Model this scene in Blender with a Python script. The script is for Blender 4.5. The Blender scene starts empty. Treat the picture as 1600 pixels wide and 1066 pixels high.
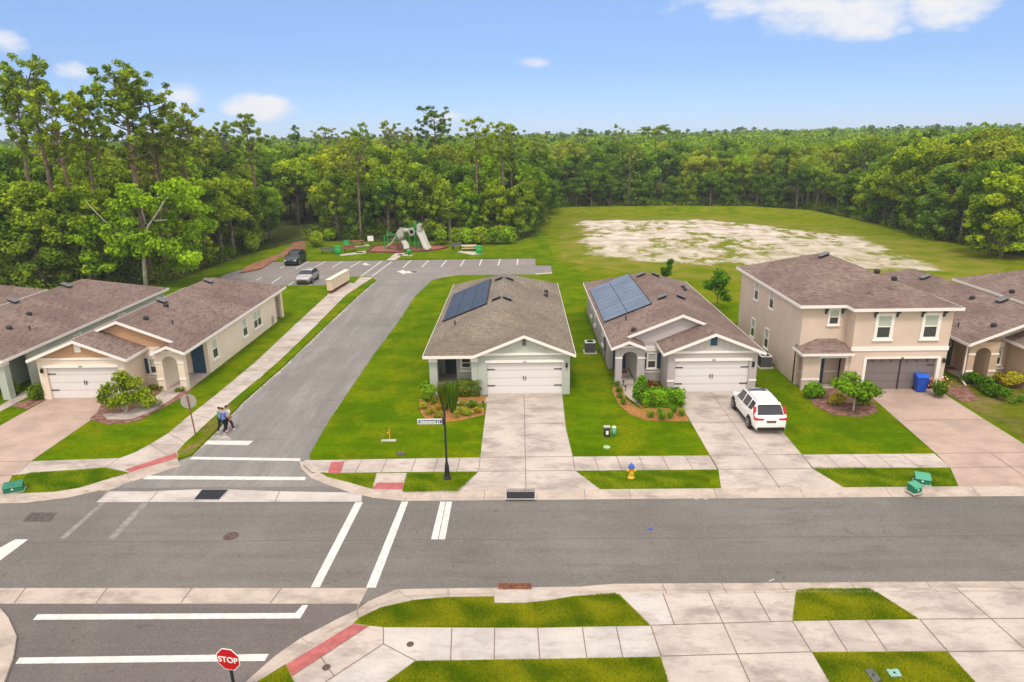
import bpy, bmesh, math, random
import numpy as np
from mathutils import Vector, Matrix
from mathutils.geometry import tessellate_polygon

C = bpy.context.scene.collection
sc = bpy.context.scene
R = math.radians
rnd = random.Random(7)
rng = np.random.default_rng(11)

# ------------------------------------------------------------------ camera
CAM_H = 16.1
F = 1067.0
PITCH, YAW, ROLL = R(16.8), R(0.8), R(0.86)
_fw = Vector((-math.sin(YAW)*math.cos(PITCH), math.cos(YAW)*math.cos(PITCH), -math.sin(PITCH)))
_r = _fw.cross(Vector((0, 0, 1))).normalized()
_u = _r.cross(_fw)
_r2 = _r*math.cos(ROLL) - _u*math.sin(ROLL)
_u2 = _r*math.sin(ROLL) + _u*math.cos(ROLL)
cam = bpy.data.cameras.new('camera')
cam.sensor_width = 36.0
cam.lens = F/1600*36
cam.clip_start = 0.1
cam.clip_end = 6000
camo = bpy.data.objects.new('camera', cam)
C.objects.link(camo)
M3 = Matrix((_r2, _u2, -_fw)).transposed()
camo.matrix_world = Matrix.Translation((0, 0, CAM_H)) @ M3.to_4x4()
sc.camera = camo

# ------------------------------------------------------------------ world, sun
SUN_EL, SUN_AZ = R(60), R(188)      # azimuth from +Y towards +X
w = bpy.data.worlds.new('World')
sc.world = w
w.use_nodes = True
nt = w.node_tree
nt.nodes.clear()
def N(nt, t, **k):
    n = nt.nodes.new(t)
    for a, b in k.items(): setattr(n, a, b)
    return n
def L(nt, a, b): nt.links.new(a, b)
out = N(nt, 'ShaderNodeOutputWorld'); bg = N(nt, 'ShaderNodeBackground')
sky = N(nt, 'ShaderNodeTexSky')
sky.sky_type = 'NISHITA'; sky.sun_disc = False
sky.sun_elevation = SUN_EL; sky.sun_rotation = SUN_AZ
sky.altitude = 0; sky.air_density = 1.0; sky.dust_density = 0.0; sky.ozone_density = 2.0
tint = N(nt, 'ShaderNodeMix', data_type='RGBA', blend_type='MULTIPLY'); tint.inputs[0].default_value = 1
tint.inputs[7].default_value = (1.0, 0.97, 1.02, 1)
L(nt, sky.outputs[0], tint.inputs[6])
# the air near the horizon is a clean pale blue, not yellow
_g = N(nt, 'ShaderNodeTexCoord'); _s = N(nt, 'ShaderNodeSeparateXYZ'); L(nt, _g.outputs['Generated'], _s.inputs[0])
_r1 = N(nt, 'ShaderNodeValToRGB'); L(nt, _s.outputs[2], _r1.inputs[0])
_r1.color_ramp.elements[0].position = 0.0; _r1.color_ramp.elements[0].color = (0.25, 0.38, 0.70, 1)
_r1.color_ramp.elements[1].position = 0.45; _r1.color_ramp.elements[1].color = (1.0, 1.0, 1.0, 1)
_e = _r1.color_ramp.elements.new(0.09); _e.color = (0.345, 0.42, 0.585, 1)
_e = _r1.color_ramp.elements.new(0.18); _e.color = (0.50, 0.555, 0.66, 1)
tint2 = N(nt, 'ShaderNodeMix', data_type='RGBA', blend_type='MULTIPLY'); tint2.inputs[0].default_value = 1
L(nt, tint.outputs[2], tint2.inputs[6]); L(nt, _r1.outputs[0], tint2.inputs[7]); tint = tint2
# clouds: soft-edged patches of white in given directions of the sky
geo = N(nt, 'ShaderNodeTexCoord')
def skydir(px, py):
    return (_fw + _r2*((px-800)/F) - _u2*((py-533)/F)).normalized()
nz = N(nt, 'ShaderNodeTexNoise'); nz.inputs['Scale'].default_value = 11; nz.inputs['Detail'].default_value = 9; nz.inputs['Roughness'].default_value = 0.62
mp = N(nt, 'ShaderNodeMapping'); mp.inputs['Scale'].default_value = (1, 1, 2.2)
L(nt, geo.outputs['Generated'], mp.inputs[0]); L(nt, mp.outputs[0], nz.inputs[0])
CL = [(1150, 12, 50, 22, 1.0), (1260, 22, 75, 32, 1.15), (1350, 18, 60, 36, 1.0), (1245, 52, 28, 16, .8), (1480, 10, 55, 26, 1.0), (1300, -30, 190, 40, 1.0),
      (402, 170, 50, 20, 1.15), (275, 155, 38, 22, .95), (835, 97, 28, 9, .75), (15, 68, 26, 16, .9), (112, 110, 22, 12, .8),
      (690, 182, 46, 10, .85), (335, 182, 22, 10, .6), (1415, 45, 14, 8, .7), (1505, 45, 12, 7, .6), (210, 122, 16, 9, .55)]
acc = None
for (px, py, a, b, g_) in CL:
    d = skydir(px, py)
    rt = d.cross(Vector((0, 0, 1))).normalized(); up = rt.cross(d)
    d1 = N(nt, 'ShaderNodeVectorMath', operation='DOT_PRODUCT'); d1.inputs[1].default_value = rt*(F/a)
    d2 = N(nt, 'ShaderNodeVectorMath', operation='DOT_PRODUCT'); d2.inputs[1].default_value = up*(F/b)
    L(nt, geo.outputs['Generated'], d1.inputs[0]); L(nt, geo.outputs['Generated'], d2.inputs[0])
    s1 = N(nt, 'ShaderNodeMath', operation='MULTIPLY'); L(nt, d1.outputs['Value'], s1.inputs[0]); L(nt, d1.outputs['Value'], s1.inputs[1])
    s2 = N(nt, 'ShaderNodeMath', operation='MULTIPLY_ADD'); L(nt, d2.outputs['Value'], s2.inputs[0]); L(nt, d2.outputs['Value'], s2.inputs[1]); L(nt, s1.outputs[0], s2.inputs[2])
    m_ = N(nt, 'ShaderNodeMath', operation='MULTIPLY_ADD'); L(nt, s2.outputs[0], m_.inputs[0]); m_.inputs[1].default_value = -g_*0.55; m_.inputs[2].default_value = g_
    dd = N(nt, 'ShaderNodeVectorMath', operation='DOT_PRODUCT'); dd.inputs[1].default_value = d
    L(nt, geo.outputs['Generated'], dd.inputs[0])
    fr = N(nt, 'ShaderNodeMath', operation='GREATER_THAN'); L(nt, dd.outputs['Value'], fr.inputs[0]); fr.inputs[1].default_value = 0.3
    mm = N(nt, 'ShaderNodeMath', operation='MULTIPLY', use_clamp=True); L(nt, m_.outputs[0], mm.inputs[0]); L(nt, fr.outputs[0], mm.inputs[1])
    if acc is None: acc = mm
    else:
        mx = N(nt, 'ShaderNodeMath', operation='MAXIMUM'); L(nt, acc.outputs[0], mx.inputs[0]); L(nt, mm.outputs[0], mx.inputs[1]); acc = mx
ad = N(nt, 'ShaderNodeMath', operation='MULTIPLY_ADD'); L(nt, nz.outputs[0], ad.inputs[0]); ad.inputs[1].default_value = 2.0; L(nt, acc.outputs[0], ad.inputs[2])
cr = N(nt, 'ShaderNodeMapRange', interpolation_type='SMOOTHSTEP'); L(nt, ad.outputs[0], cr.inputs[0])
cr.inputs[1].default_value = 1.35; cr.inputs[2].default_value = 2.15
cm = N(nt, 'ShaderNodeMix', data_type='RGBA'); L(nt, cr.outputs[0], cm.inputs[0]); L(nt, tint.outputs[2], cm.inputs[6])
CLOUD = 1.0
cm.inputs[7].default_value = (4.1, 4.1, 4.25, 1)
# unseen bright cloud overhead and all round, added as wall fill; clear ahead
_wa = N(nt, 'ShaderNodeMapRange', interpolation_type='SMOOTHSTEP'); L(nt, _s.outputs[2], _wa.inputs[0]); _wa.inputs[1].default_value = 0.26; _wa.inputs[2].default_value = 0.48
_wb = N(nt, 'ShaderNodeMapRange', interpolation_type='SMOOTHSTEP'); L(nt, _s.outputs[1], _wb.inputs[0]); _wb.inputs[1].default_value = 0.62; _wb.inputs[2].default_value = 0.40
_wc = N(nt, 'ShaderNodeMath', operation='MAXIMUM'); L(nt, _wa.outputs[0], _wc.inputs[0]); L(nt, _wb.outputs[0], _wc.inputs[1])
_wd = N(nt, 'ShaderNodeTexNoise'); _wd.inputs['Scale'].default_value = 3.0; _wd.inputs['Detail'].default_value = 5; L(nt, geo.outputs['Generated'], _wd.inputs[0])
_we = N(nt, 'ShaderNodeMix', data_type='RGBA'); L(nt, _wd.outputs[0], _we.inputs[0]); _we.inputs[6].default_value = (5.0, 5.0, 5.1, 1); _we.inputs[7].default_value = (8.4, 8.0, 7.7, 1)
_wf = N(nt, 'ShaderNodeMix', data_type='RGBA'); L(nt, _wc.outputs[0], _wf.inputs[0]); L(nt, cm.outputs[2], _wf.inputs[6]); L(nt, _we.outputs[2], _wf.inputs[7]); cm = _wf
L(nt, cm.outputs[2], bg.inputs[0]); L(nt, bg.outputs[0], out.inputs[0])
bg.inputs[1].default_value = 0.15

sun = bpy.data.lights.new('sun', 'SUN')
sun.energy = 1.5; sun.angle = R(11); sun.color = (1.0, 0.91, 0.80)
suno = bpy.data.objects.new('sun', sun); C.objects.link(suno)
_sd = Vector((math.sin(SUN_AZ)*math.cos(SUN_EL), math.cos(SUN_AZ)*math.cos(SUN_EL), math.sin(SUN_EL)))
suno.rotation_euler = _sd.to_track_quat('Z', 'Y').to_euler()
sc.view_settings.view_transform = 'Standard'
sc.view_settings.look = 'None'
sc.view_settings.exposure = 0.55
sc.view_settings.gamma = 1.0
sc.render.engine = 'CYCLES'
sc.cycles.max_bounces = 6
sc.cycles.transparent_max_bounces = 8

# ------------------------------------------------------------------ measuring: a photo pixel to a point of the place
def ray(px, py): return _fw + _r2*((px-800)/F) - _u2*((py-533)/F)
def g(px, py, z=0.0):
    d = ray(px, py); t = (z-CAM_H)/d.z
    return (d.x*t, d.y*t)
def at(px, py, Y):
    d = ray(px, py); t = Y/d.y
    return (d.x*t, CAM_H+d.z*t)          # X, Z on the vertical plane y = Y
RL = -0.1                                 # road level

# ------------------------------------------------------------------ materials
def mat(name, col, rough=0.8, metal=0.0, noise=None, bump=None, spec=0.3):
    """noise=(scale, amount) tone variation; bump=(scale, strength)"""
    m = bpy.data.materials.new(name); m.use_nodes = True
    t = m.node_tree; p = t.nodes['Principled BSDF']
    p.inputs['Base Color'].default_value = (*col, 1); p.inputs['Roughness'].default_value = rough
    p.inputs['Metallic'].default_value = metal
    p.inputs['Specular IOR Level'].default_value = spec
    tc = None
    if noise or bump: tc = N(t, 'ShaderNodeTexCoord')
    if noise:
        n = N(t, 'ShaderNodeTexNoise'); n.inputs['Scale'].default_value = noise[0]; n.inputs['Detail'].default_value = 6
        L(t, tc.outputs['Object'], n.inputs[0])
        mr = N(t, 'ShaderNodeMapRange'); mr.inputs[1].default_value = 0.38; mr.inputs[2].default_value = 0.62
        mr.inputs[3].default_value = 1-noise[1]; mr.inputs[4].default_value = 1+noise[1]
        L(t, n.outputs[0], mr.inputs[0])
        mx = N(t, 'ShaderNodeVectorMath', operation='SCALE'); mx.inputs[0].default_value = col
        L(t, mr.outputs[0], mx.inputs['Scale']); L(t, mx.outputs[0], p.inputs['Base Color'])
    if bump:
        n = N(t, 'ShaderNodeTexNoise'); n.inputs['Scale'].default_value = bump[0]; n.inputs['Detail'].default_value = 3
        L(t, tc.outputs['Object'], n.inputs[0])
        b = N(t, 'ShaderNodeBump'); b.inputs['Strength'].default_value = bump[1]; b.inputs['Distance'].default_value = 0.02
        L(t, n.outputs[0], b.inputs['Height']); L(t, b.outputs[0], p.inputs['Normal'])
    return m

def nmix(t, a, b, fac, bt='MIX'):
    m = N(t, 'ShaderNodeMix', data_type='RGBA', blend_type=bt)
    for s, v in ((6, a), (7, b)):
        if isinstance(v, tuple): m.inputs[s].default_value = (*v, 1) if len(v) == 3 else v
        else: L(t, v, m.inputs[s])
    if isinstance(fac, (int, float)): m.inputs[0].default_value = fac
    else: L(t, fac, m.inputs[0])
    return m.outputs[2]
def nnoise(t, vec, scale, lo=0.35, hi=0.65, detail=5, rough=0.55, stretch=None):
    if stretch:
        mp = N(t, 'ShaderNodeMapping'); mp.inputs['Scale'].default_value = stretch[:3]
        if len(stretch) > 3: mp.inputs['Rotation'].default_value = (0, 0, stretch[3])
        L(t, vec, mp.inputs[0]); vec = mp.outputs[0]
    n = N(t, 'ShaderNodeTexNoise'); n.inputs['Scale'].default_value = scale; n.inputs['Detail'].default_value = detail; n.inputs['Roughness'].default_value = rough
    L(t, vec, n.inputs[0])
    r = N(t, 'ShaderNodeMapRange'); r.inputs[1].default_value = lo; r.inputs[2].default_value = hi
    L(t, n.outputs[0], r.inputs[0])
    return r.outputs[0]
def newmat(name, rough=0.85, spec=0.2):
    m = bpy.data.materials.new(name); m.use_nodes = True
    t = m.node_tree; p = t.nodes['Principled BSDF']; p.inputs['Roughness'].default_value = rough; p.inputs['Specular IOR Level'].default_value = spec
    g_ = N(t, 'ShaderNodeNewGeometry')
    return m, t, p, g_.outputs['Position']
def nbump(t, p, h, strength, dist=0.02):
    b = N(t, 'ShaderNodeBump'); b.inputs['Strength'].default_value = strength; b.inputs['Distance'].default_value = dist
    L(t, h, b.inputs['Height']); L(t, b.outputs[0], p.inputs['Normal'])
def mul(t, a, k):
    m = N(t, 'ShaderNodeMath', operation='MULTIPLY'); L(t, a, m.inputs[0]); m.inputs[1].default_value = k
    return m.outputs[0]

def grass_mat(name, c1, c2, c3, patch=0.12, dry=0.5):
    m, t, p, P = newmat(name, 1.0, 0.0)
    a = nnoise(t, P, patch, 0.40, 0.60, 5)
    b = nnoise(t, P, 0.42, 0.46, 0.62, 7, 0.62)
    c = nnoise(t, P, 4, 0.42, 0.60, 7, 0.78)
    d = nnoise(t, P, 0.9, 0.45, 0.58, 6, 0.68, (0.35, 1.4, 1, 0.12))
    e = nnoise(t, P, 0.35, 0.50, 0.62, 6, 0.65)
    f_ = nnoise(t, P, 16, 0.42, 0.62, 5, 0.85)
    col = nmix(t, c1, c2, a)
    col = nmix(t, col, c3, mul(t, b, dry))
    col = nmix(t, col, tuple(x*1.45 for x in c2), mul(t, d, 0.45))
    col = nmix(t, col, (c1[0]*.45, c1[1]*.62, c1[2]), mul(t, e, 0.55))
    col = nmix(t, col, tuple(x*0.55 for x in c1), mul(t, c, 0.5))
    col = nmix(t, col, tuple(x*1.9 for x in c2), mul(t, f_, 0.35))
    L(t, col, p.inputs['Base Color'])
    nbump(t, p, f_, 0.5, 0.04)
    return m
M = {}
M['lawn'] = grass_mat('lawn_grass', (0.050, 0.115, 0.0), (0.092, 0.148, 0.0), (0.215, 0.200, 0.003), 0.12, 0.8)
M['verge'] = grass_mat('verge_grass', (0.08, 0.13, 0.0), (0.15, 0.17, 0.0), (0.22, 0.18, 0.012), 0.45, 0.75)
M['meadow'] = grass_mat('meadow_grass', (0.075, 0.13, 0.0), (0.14, 0.165, 0.002), (0.21, 0.18, 0.03), 0.05, 0.75)
M['litter'] = grass_mat('forest_litter', (0.04, 0.05, 0.012), (0.06, 0.075, 0.015), (0.08, 0.055, 0.02), 0.15, 0.6)
# worn lawn of the right-hand house
M['worn'] = grass_mat('worn_grass', (0.06, 0.10, 0.004), (0.12, 0.13, 0.008), (0.27, 0.17, 0.09), 0.4, 1.0)

def sand_mat():
    m, t, p, P = newmat('sandy_grass', 1.0, 0.0)
    a = nnoise(t, P, 0.09, 0.42, 0.60, 7, 0.62, (0.9, 0.8, 1, 0.12))
    b = nnoise(t, P, 0.5, 0.43, 0.57, 9, 0.75, (0.9, 0.55, 1, 0.1))
    grs = nmix(t, (0.10, 0.145, 0.003), (0.20, 0.175, 0.03), nnoise(t, P, 0.3))
    snd = nmix(t, (0.36, 0.29, 0.22), (0.58, 0.51, 0.45), nnoise(t, P, 0.35))
    # how far inside the graded area, its edge broken by noise
    poly = [(9.5, 97), (11.5, 134), (36, 132), (53, 108), (52, 88), (44, 78), (26, 83)]
    poly = [(9.5, 95), (11.3, 134), (37, 132), (53, 108), (50, 80), (20, 86)]
    acc = None
    for i in range(len(poly)):
        x0, y0 = poly[i]; x1, y1 = poly[(i+1) % len(poly)]; dx, dy = x1-x0, y1-y0; l = math.hypot(dx, dy); nx, ny = dy/l, -dx/l
        q = N(t, 'ShaderNodeVectorMath', operation='DOT_PRODUCT'); q.inputs[1].default_value = (nx, ny, 0); L(t, P, q.inputs[0])
        z = N(t, 'ShaderNodeMath', operation='SUBTRACT'); L(t, q.outputs['Value'], z.inputs[0]); z.inputs[1].default_value = nx*x0+ny*y0
        if acc is None: acc = z
        else:
            w_ = N(t, 'ShaderNodeMath', operation='MINIMUM'); L(t, acc.outputs[0], w_.inputs[0]); L(t, z.outputs[0], w_.inputs[1]); acc = w_
    wob = nnoise(t, P, 0.25, 0.3, 0.7, 6, 0.7)
    e = N(t, 'ShaderNodeMath', operation='MULTIPLY_ADD'); L(t, wob, e.inputs[0]); e.inputs[1].default_value = 4.0; L(t, acc.outputs[0], e.inputs[2])
    er = N(t, 'ShaderNodeMapRange'); er.inputs[1].default_value = 1.6; er.inputs[2].default_value = 3.0; L(t, e.outputs[0], er.inputs[0])
    f = N(t, 'ShaderNodeMath', operation='MULTIPLY_ADD'); L(t, a, f.inputs[0]); f.inputs[1].default_value = 0.6; L(t, mul(t, b, 0.7), f.inputs[2])
    r = N(t, 'ShaderNodeMapRange'); r.inputs[1].default_value = 0.24; r.inputs[2].default_value = 0.56; L(t, f.outputs[0], r.inputs[0])
    sx = N(t, 'ShaderNodeSeparateXYZ'); L(t, P, sx.inputs[0])
    fr = N(t, 'ShaderNodeMapRange'); L(t, sx.outputs[1], fr.inputs[0]); fr.inputs[1].default_value = 90; fr.inputs[2].default_value = 110; fr.inputs[3].default_value = .75; fr.inputs[4].default_value = 1
    mm = N(t, 'ShaderNodeMath', operation='MULTIPLY'); L(t, r.outputs[0], mm.inputs[0]); L(t, fr.outputs[0], mm.inputs[1])
    m2 = N(t, 'ShaderNodeMath', operation='MULTIPLY'); L(t, mm.outputs[0], m2.inputs[0]); L(t, er.outputs[0], m2.inputs[1])
    L(t, nmix(t, grs, snd, m2.outputs[0]), p.inputs['Base Color'])
    return m
M['sand'] = sand_mat()

def asphalt_mat(name, base, warm, patchy=0.15, along='x', scuff=0.3):
    m, t, p, P = newmat(name, 0.95, 0.12)
    st = (0.06, 1.1, 1) if along == 'x' else (1.1, 0.06, 1)
    a = nnoise(t, P, 0.12, 0.3, 0.7, 5, 0.6)
    b = nnoise(t, P, 11, 0.42, 0.60, 6, 0.9)
    c = nnoise(t, P, 0.9, 0.56, 0.66, 8, 0.68, (0.3, 1.4, 1, .2))
    d = nnoise(t, P, 1.0, 0.42, 0.60, 5, 0.6, st)
    e = nnoise(t, P, 0.45, 0.50, 0.66, 9, 0.72, (.5, .35, 1, .5) if along == 'x' else (1.5, .3, 1, .2))
    k = nnoise(t, P, 2.0, 0.62, 0.68, 6, 0.7)
    v = N(t, 'ShaderNodeTexVoronoi', feature='DISTANCE_TO_EDGE'); v.inputs['Scale'].default_value = 0.16
    n = N(t, 'ShaderNodeTexNoise'); n.inputs['Scale'].default_value = 0.8; n.inputs['Detail'].default_value = 6; L(t, P, n.inputs[0])
    vm = N(t, 'ShaderNodeVectorMath', operation='MULTIPLY_ADD'); L(t, n.outputs['Color'], vm.inputs[0]); vm.inputs[1].default_value = (2.2, 2.2, 0); L(t, P, vm.inputs[2]); L(t, vm.outputs[0], v.inputs['Vector'])
    cr_ = N(t, 'ShaderNodeMapRange'); cr_.inputs[1].default_value = 0.0; cr_.inputs[2].default_value = 0.0035; cr_.inputs[3].default_value = 1; cr_.inputs[4].default_value = 0; L(t, v.outputs['Distance'], cr_.inputs[0])
    brk = N(t, 'ShaderNodeMath', operation='MULTIPLY'); L(t, cr_.outputs[0], brk.inputs[0]); L(t, nnoise(t, P, .3, .5, .6, 3), brk.inputs[1])
    col = nmix(t, tuple(x*(1-patchy) for x in base), tuple(x*(1+patchy) for x in warm), a)
    col = nmix(t, col, tuple(x*0.80 for x in base), mul(t, d, 0.5))
    col = nmix(t, col, tuple(x*0.5 for x in base), mul(t, c, 0.35))
    col = nmix(t, col, tuple(min(1, x*1.6) for x in base), mul(t, e, scuff))
    col = nmix(t, col, tuple(x*0.42 for x in base), mul(t, k, 0.5))
    col = nmix(t, col, tuple(x*0.35 for x in base), mul(t, brk.outputs[0], 0.45))
    col = nmix(t, col, tuple(x*0.55 for x in base), mul(t, b, 0.42))
    f_ = nnoise(t, P, 15, 0.50, 0.66, 5, 0.9)
    col = nmix(t, col, tuple(min(1, x*2.2) for x in base), mul(t, f_, 0.35))
    L(t, col, p.inputs['Base Color'])
    nbump(t, p, b, 0.5, 0.01)
    return m
M['asphalt'] = asphalt_mat('road_asphalt', (0.160, 0.148, 0.134), (0.178, 0.160, 0.148))
M['asphalt2'] = asphalt_mat('street_asphalt', (0.205, 0.192, 0.180), (0.235, 0.215, 0.203), 0.14, 'y', 0.55)
M['asphalt3'] = asphalt_mat('near_asphalt', (0.145, 0.130, 0.120), (0.155, 0.12, 0.122), 0.1)
M['asphalt4'] = asphalt_mat('lot_asphalt', (0.215, 0.192, 0.18), (0.245, 0.215, 0.205), 0.1)

def concrete_mat(name, base, stain=0.5, sc_=0.6):
    m, t, p, P = newmat(name, 0.95, 0.1)
    a = nnoise(t, P, sc_, 0.42, 0.58, 6, 0.6)
    b = nnoise(t, P, sc_*1.2, 0.49, 0.64, 9, 0.68, (0.6, 1.1, 1, 0.5))
    c = nnoise(t, P, 11, 0.42, 0.60, 6, 0.85)
    d = nnoise(t, P, 0.35, 0.46, 0.60, 5, 0.6, (1, .7, 1, -.3))
    e = nnoise(t, P, 2.2, 0.53, 0.64, 8, 0.75, (.35, 1.5, 1, .8))
    col = nmix(t, tuple(x*0.90 for x in base), tuple(min(1, x*1.08) for x in base), a)
    col = nmix(t, col, (min(1, base[0]*1.2), base[1]*1.19, base[2]*1.18), mul(t, d, 0.5))
    col = nmix(t, col, (base[0]*0.50, base[1]*0.48, base[2]*0.49), mul(t, b, stain))
    col = nmix(t, col, (base[0]*0.55, base[1]*0.45, base[2]*0.40), mul(t, e, stain*.6))
    col = nmix(t, col, tuple(x*0.72 for x in base), mul(t, c, 0.25))
    L(t, col, p.inputs['Base Color'])
    nbump(t, p, c, 0.2, 0.01)
    return m
M['conc'] = concrete_mat('concrete_pink', (0.450, 0.385, 0.342), 0.75)
M['conc2'] = concrete_mat('concrete_tan', (0.40, 0.295, 0.245), 0.3)
M['conc3'] = concrete_mat('concrete_white', (0.46, 0.415, 0.385), 0.55)
M['kerb'] = concrete_mat('kerb_concrete', (0.43, 0.36, 0.305), 0.6, 0.9)
M['joint'] = mat('joint', (0.17, 0.12, 0.10))
M['redpad'] = mat('tactile_red', (0.36, 0.10, 0.095), 0.9, noise=(3, 0.15))
M['paint'] = mat('road_paint', (0.56, 0.53, 0.50), 0.8, noise=(5, 0.12))
M['paintold'] = mat('worn_road_paint', (0.215, 0.20, 0.185), 0.9, noise=(5, 0.15))
M['mulchred'] = mat('red_mulch', (0.27, 0.10, 0.07), 1, noise=(2.5, 0.3), bump=(20, .8))
M['mulchbrown'] = mat('brown_mulch', (0.20, 0.10, 0.075), 1, noise=(3, 0.4), bump=(20, .8))
def chips():
    m, t, p, P = newmat('orange_chips', 1, 0.1)
    a = nnoise(t, P, 7, 0.44, 0.58, 6, 0.85)
    col = nmix(t, (0.40, 0.15, 0.04), (0.60, 0.34, 0.12), a)
    L(t, nmix(t, col, (0.30, 0.13, 0.06), mul(t, nnoise(t, P, 6, 0.52, 0.62, 5, .8), 0.75)), p.inputs['Base Color'])
    nbump(t, p, a, 0.8, 0.05)
    return m
M['chips'] = chips()
M['dirt'] = mat('red_dirt', (0.24, 0.11, 0.06), 1, noise=(0.8, 0.25))

def shingle(name, c1, c2, c3):
    m, t, p, P = newmat(name, 0.95, 0.1)
    sp = N(t, 'ShaderNodeSeparateXYZ'); L(t, P, sp.inputs[0])
    s = N(t, 'ShaderNodeMath', operation='ADD'); L(t, sp.outputs[0], s.inputs[0]); L(t, sp.outputs[1], s.inputs[1])
    z = mul(t, sp.outputs[2], 2.69)
    cb = N(t, 'ShaderNodeCombineXYZ'); L(t, s.outputs[0], cb.inputs[0]); L(t, z, cb.inputs[1])
    b = N(t, 'ShaderNodeTexBrick'); b.inputs['Scale'].default_value = 1
    b.inputs['Brick Width'].default_value = 0.42; b.inputs['Row Height'].default_value = 0.185; b.inputs['Mortar Size'].default_value = 0.016
    b.inputs['Bias'].default_value = 0.0; b.inputs['Mortar Smooth'].default_value = 0.4
    b.inputs['Color1'].default_value = (*c1, 1); b.inputs['Color2'].default_value = (*c2, 1); b.inputs['Mortar'].default_value = (*[x*0.45 for x in c1], 1)
    L(t, cb.outputs[0], b.inputs['Vector'])
    mpn = nnoise(t, cb.outputs[0], 1.8, 0.42, 0.58, 5, 0.85, (1, 2.4, 1))
    col = nmix(t, b.outputs[0], c3, mul(t, mpn, 0.6))
    col = nmix(t, col, tuple(x*0.8 for x in c1), mul(t, nnoise(t, P, 0.3, .42, .6, 5), 0.5))
    L(t, col, p.inputs['Base Color'])
    nbump(t, p, b.outputs['Fac'], -0.5, 0.02)
    return m
M['roof_brown'] = shingle('brown_shingles', (0.135, 0.088, 0.076), (0.225, 0.158, 0.135), (0.285, 0.215, 0.184))
M['roof_grey'] = shingle('weathered_shingles', (0.15, 0.118, 0.088), (0.225, 0.185, 0.145), (0.28, 0.235, 0.19))
def stucco(name, c): return mat(name, c, 0.92, noise=(0.7, 0.04), bump=(45, 0.25), spec=0.15)
M['st_cream'] = stucco('cream_stucco', (0.74, 0.62, 0.50))
M['st_pink'] = stucco('beige_stucco', (0.62, 0.49, 0.40))
M['st_blue'] = stucco('bluegrey_stucco', (0.42, 0.44, 0.39))
M['st_lav'] = stucco('lavendergrey_stucco', (0.43, 0.385, 0.38))
M['st_teal'] = stucco('palegreen_stucco', (0.44, 0.47, 0.41))
M['st_tan'] = stucco('tan_stucco', (0.50, 0.36, 0.25))
M['trim'] = mat('white_trim', (0.82, 0.77, 0.72), 0.6)
M['trimw'] = mat('gutter_white', (0.80, 0.75, 0.71), 0.5)
def siding(name, c, horiz=True, pitch=0.18):
    m, t, p, P = newmat(name, 0.8, 0.2)
    sp = N(t, 'ShaderNodeSeparateXYZ'); L(t, P, sp.inputs[0])
    v = mul(t, sp.outputs[2 if horiz else 0], 1/pitch)
    fr = N(t, 'ShaderNodeMath', operation='FRACT'); L(t, v, fr.inputs[0])
    r = N(t, 'ShaderNodeMapRange'); r.inputs[1].default_value = 0.0; r.inputs[2].default_value = 0.16; L(t, fr.outputs[0], r.inputs[0])
    L(t, nmix(t, tuple(x*0.82 for x in c), c, r.outputs[0]), p.inputs['Base Color'])
    nbump(t, p, fr.outputs[0], 0.5, 0.02)
    return m
M['sid_tan'] = siding('tan_shake', (0.50, 0.30, 0.175))
M['sid_lav'] = siding('lavender_shake', (0.50, 0.46, 0.45))
M['sid_lavv'] = siding('lavender_board', (0.50, 0.46, 0.43), False, 0.4)
M['sid_blue'] = stucco('gable_bluegrey', (0.47, 0.50, 0.43))
M['sid_cream'] = siding('cream_shake', (0.62, 0.55, 0.44))
M['door_white'] = siding('white_garage_panel', (0.69, 0.655, 0.635), True, 0.54)
M['door_grey'] = siding('grey_garage_screen', (0.20, 0.165, 0.16), True, 0.54)
M['navy'] = mat('navy_paint', (0.018, 0.07, 0.12), 0.5)
M['teal_dk'] = mat('dark_teal_paint', (0.03, 0.07, 0.07), 0.5)
M['black'] = mat('black_metal', (0.02, 0.02, 0.022), 0.5)
M['rubber'] = mat('rubber', (0.018, 0.017, 0.017), 0.8)
M['glass'] = mat('window_glass', (0.05, 0.06, 0.055), 0.08, spec=0.6)
M['blind'] = mat('window_blind', (0.42, 0.47, 0.38), 0.35, spec=0.5)
M['vent'] = mat('vent_metal', (0.15, 0.14, 0.14), 0.5, 0.3)
M['solar'] = None
def solar(name, c):
    m, t, p, P = newmat(name, 0.38, 0.35)
    L(t, nmix(t, c, tuple(x*1.6 for x in c), nnoise(t, P, 0.8, 0.3, 0.7)), p.inputs['Base Color'])
    return m
M['solar'] = solar('solar_collector', (0.018, 0.026, 0.05))
M['solar2'] = solar('solar_panel_blue', (0.085, 0.11, 0.15))
M['solarline'] = mat('solar_line', (0.30, 0.31, 0.33), 0.5)
M['metal'] = mat('galvanised', (0.42, 0.42, 0.43), 0.45, 0.6)
M['signback'] = mat('sign_back', (0.36, 0.33, 0.30), 0.6, 0.2)
M['red'] = mat('sign_red', (0.50, 0.006, 0.01), 0.4)
M['white'] = mat('plain_white', (0.82, 0.80, 0.78), 0.5)
M['green'] = mat('utility_green', (0.012, 0.16, 0.085), 0.5, noise=(3, .12))
M['green_lt'] = mat('utility_green_light', (0.06, 0.30, 0.18), 0.5)
M['green_play'] = mat('play_green', (0.02, 0.30, 0.06), 0.4)
M['greypl'] = mat('play_grey', (0.40, 0.38, 0.34), 0.5)
M['brownpl'] = mat('play_brown', (0.13, 0.035, 0.03), 0.7)
M['blue'] = mat('bin_blue', (0.012, 0.07, 0.42), 0.4)
M['hyd_y'] = mat('hydrant_yellow', (0.72, 0.42, 0.03), 0.45)
M['hyd_b'] = mat('hydrant_blue', (0.02, 0.10, 0.48), 0.4)
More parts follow.
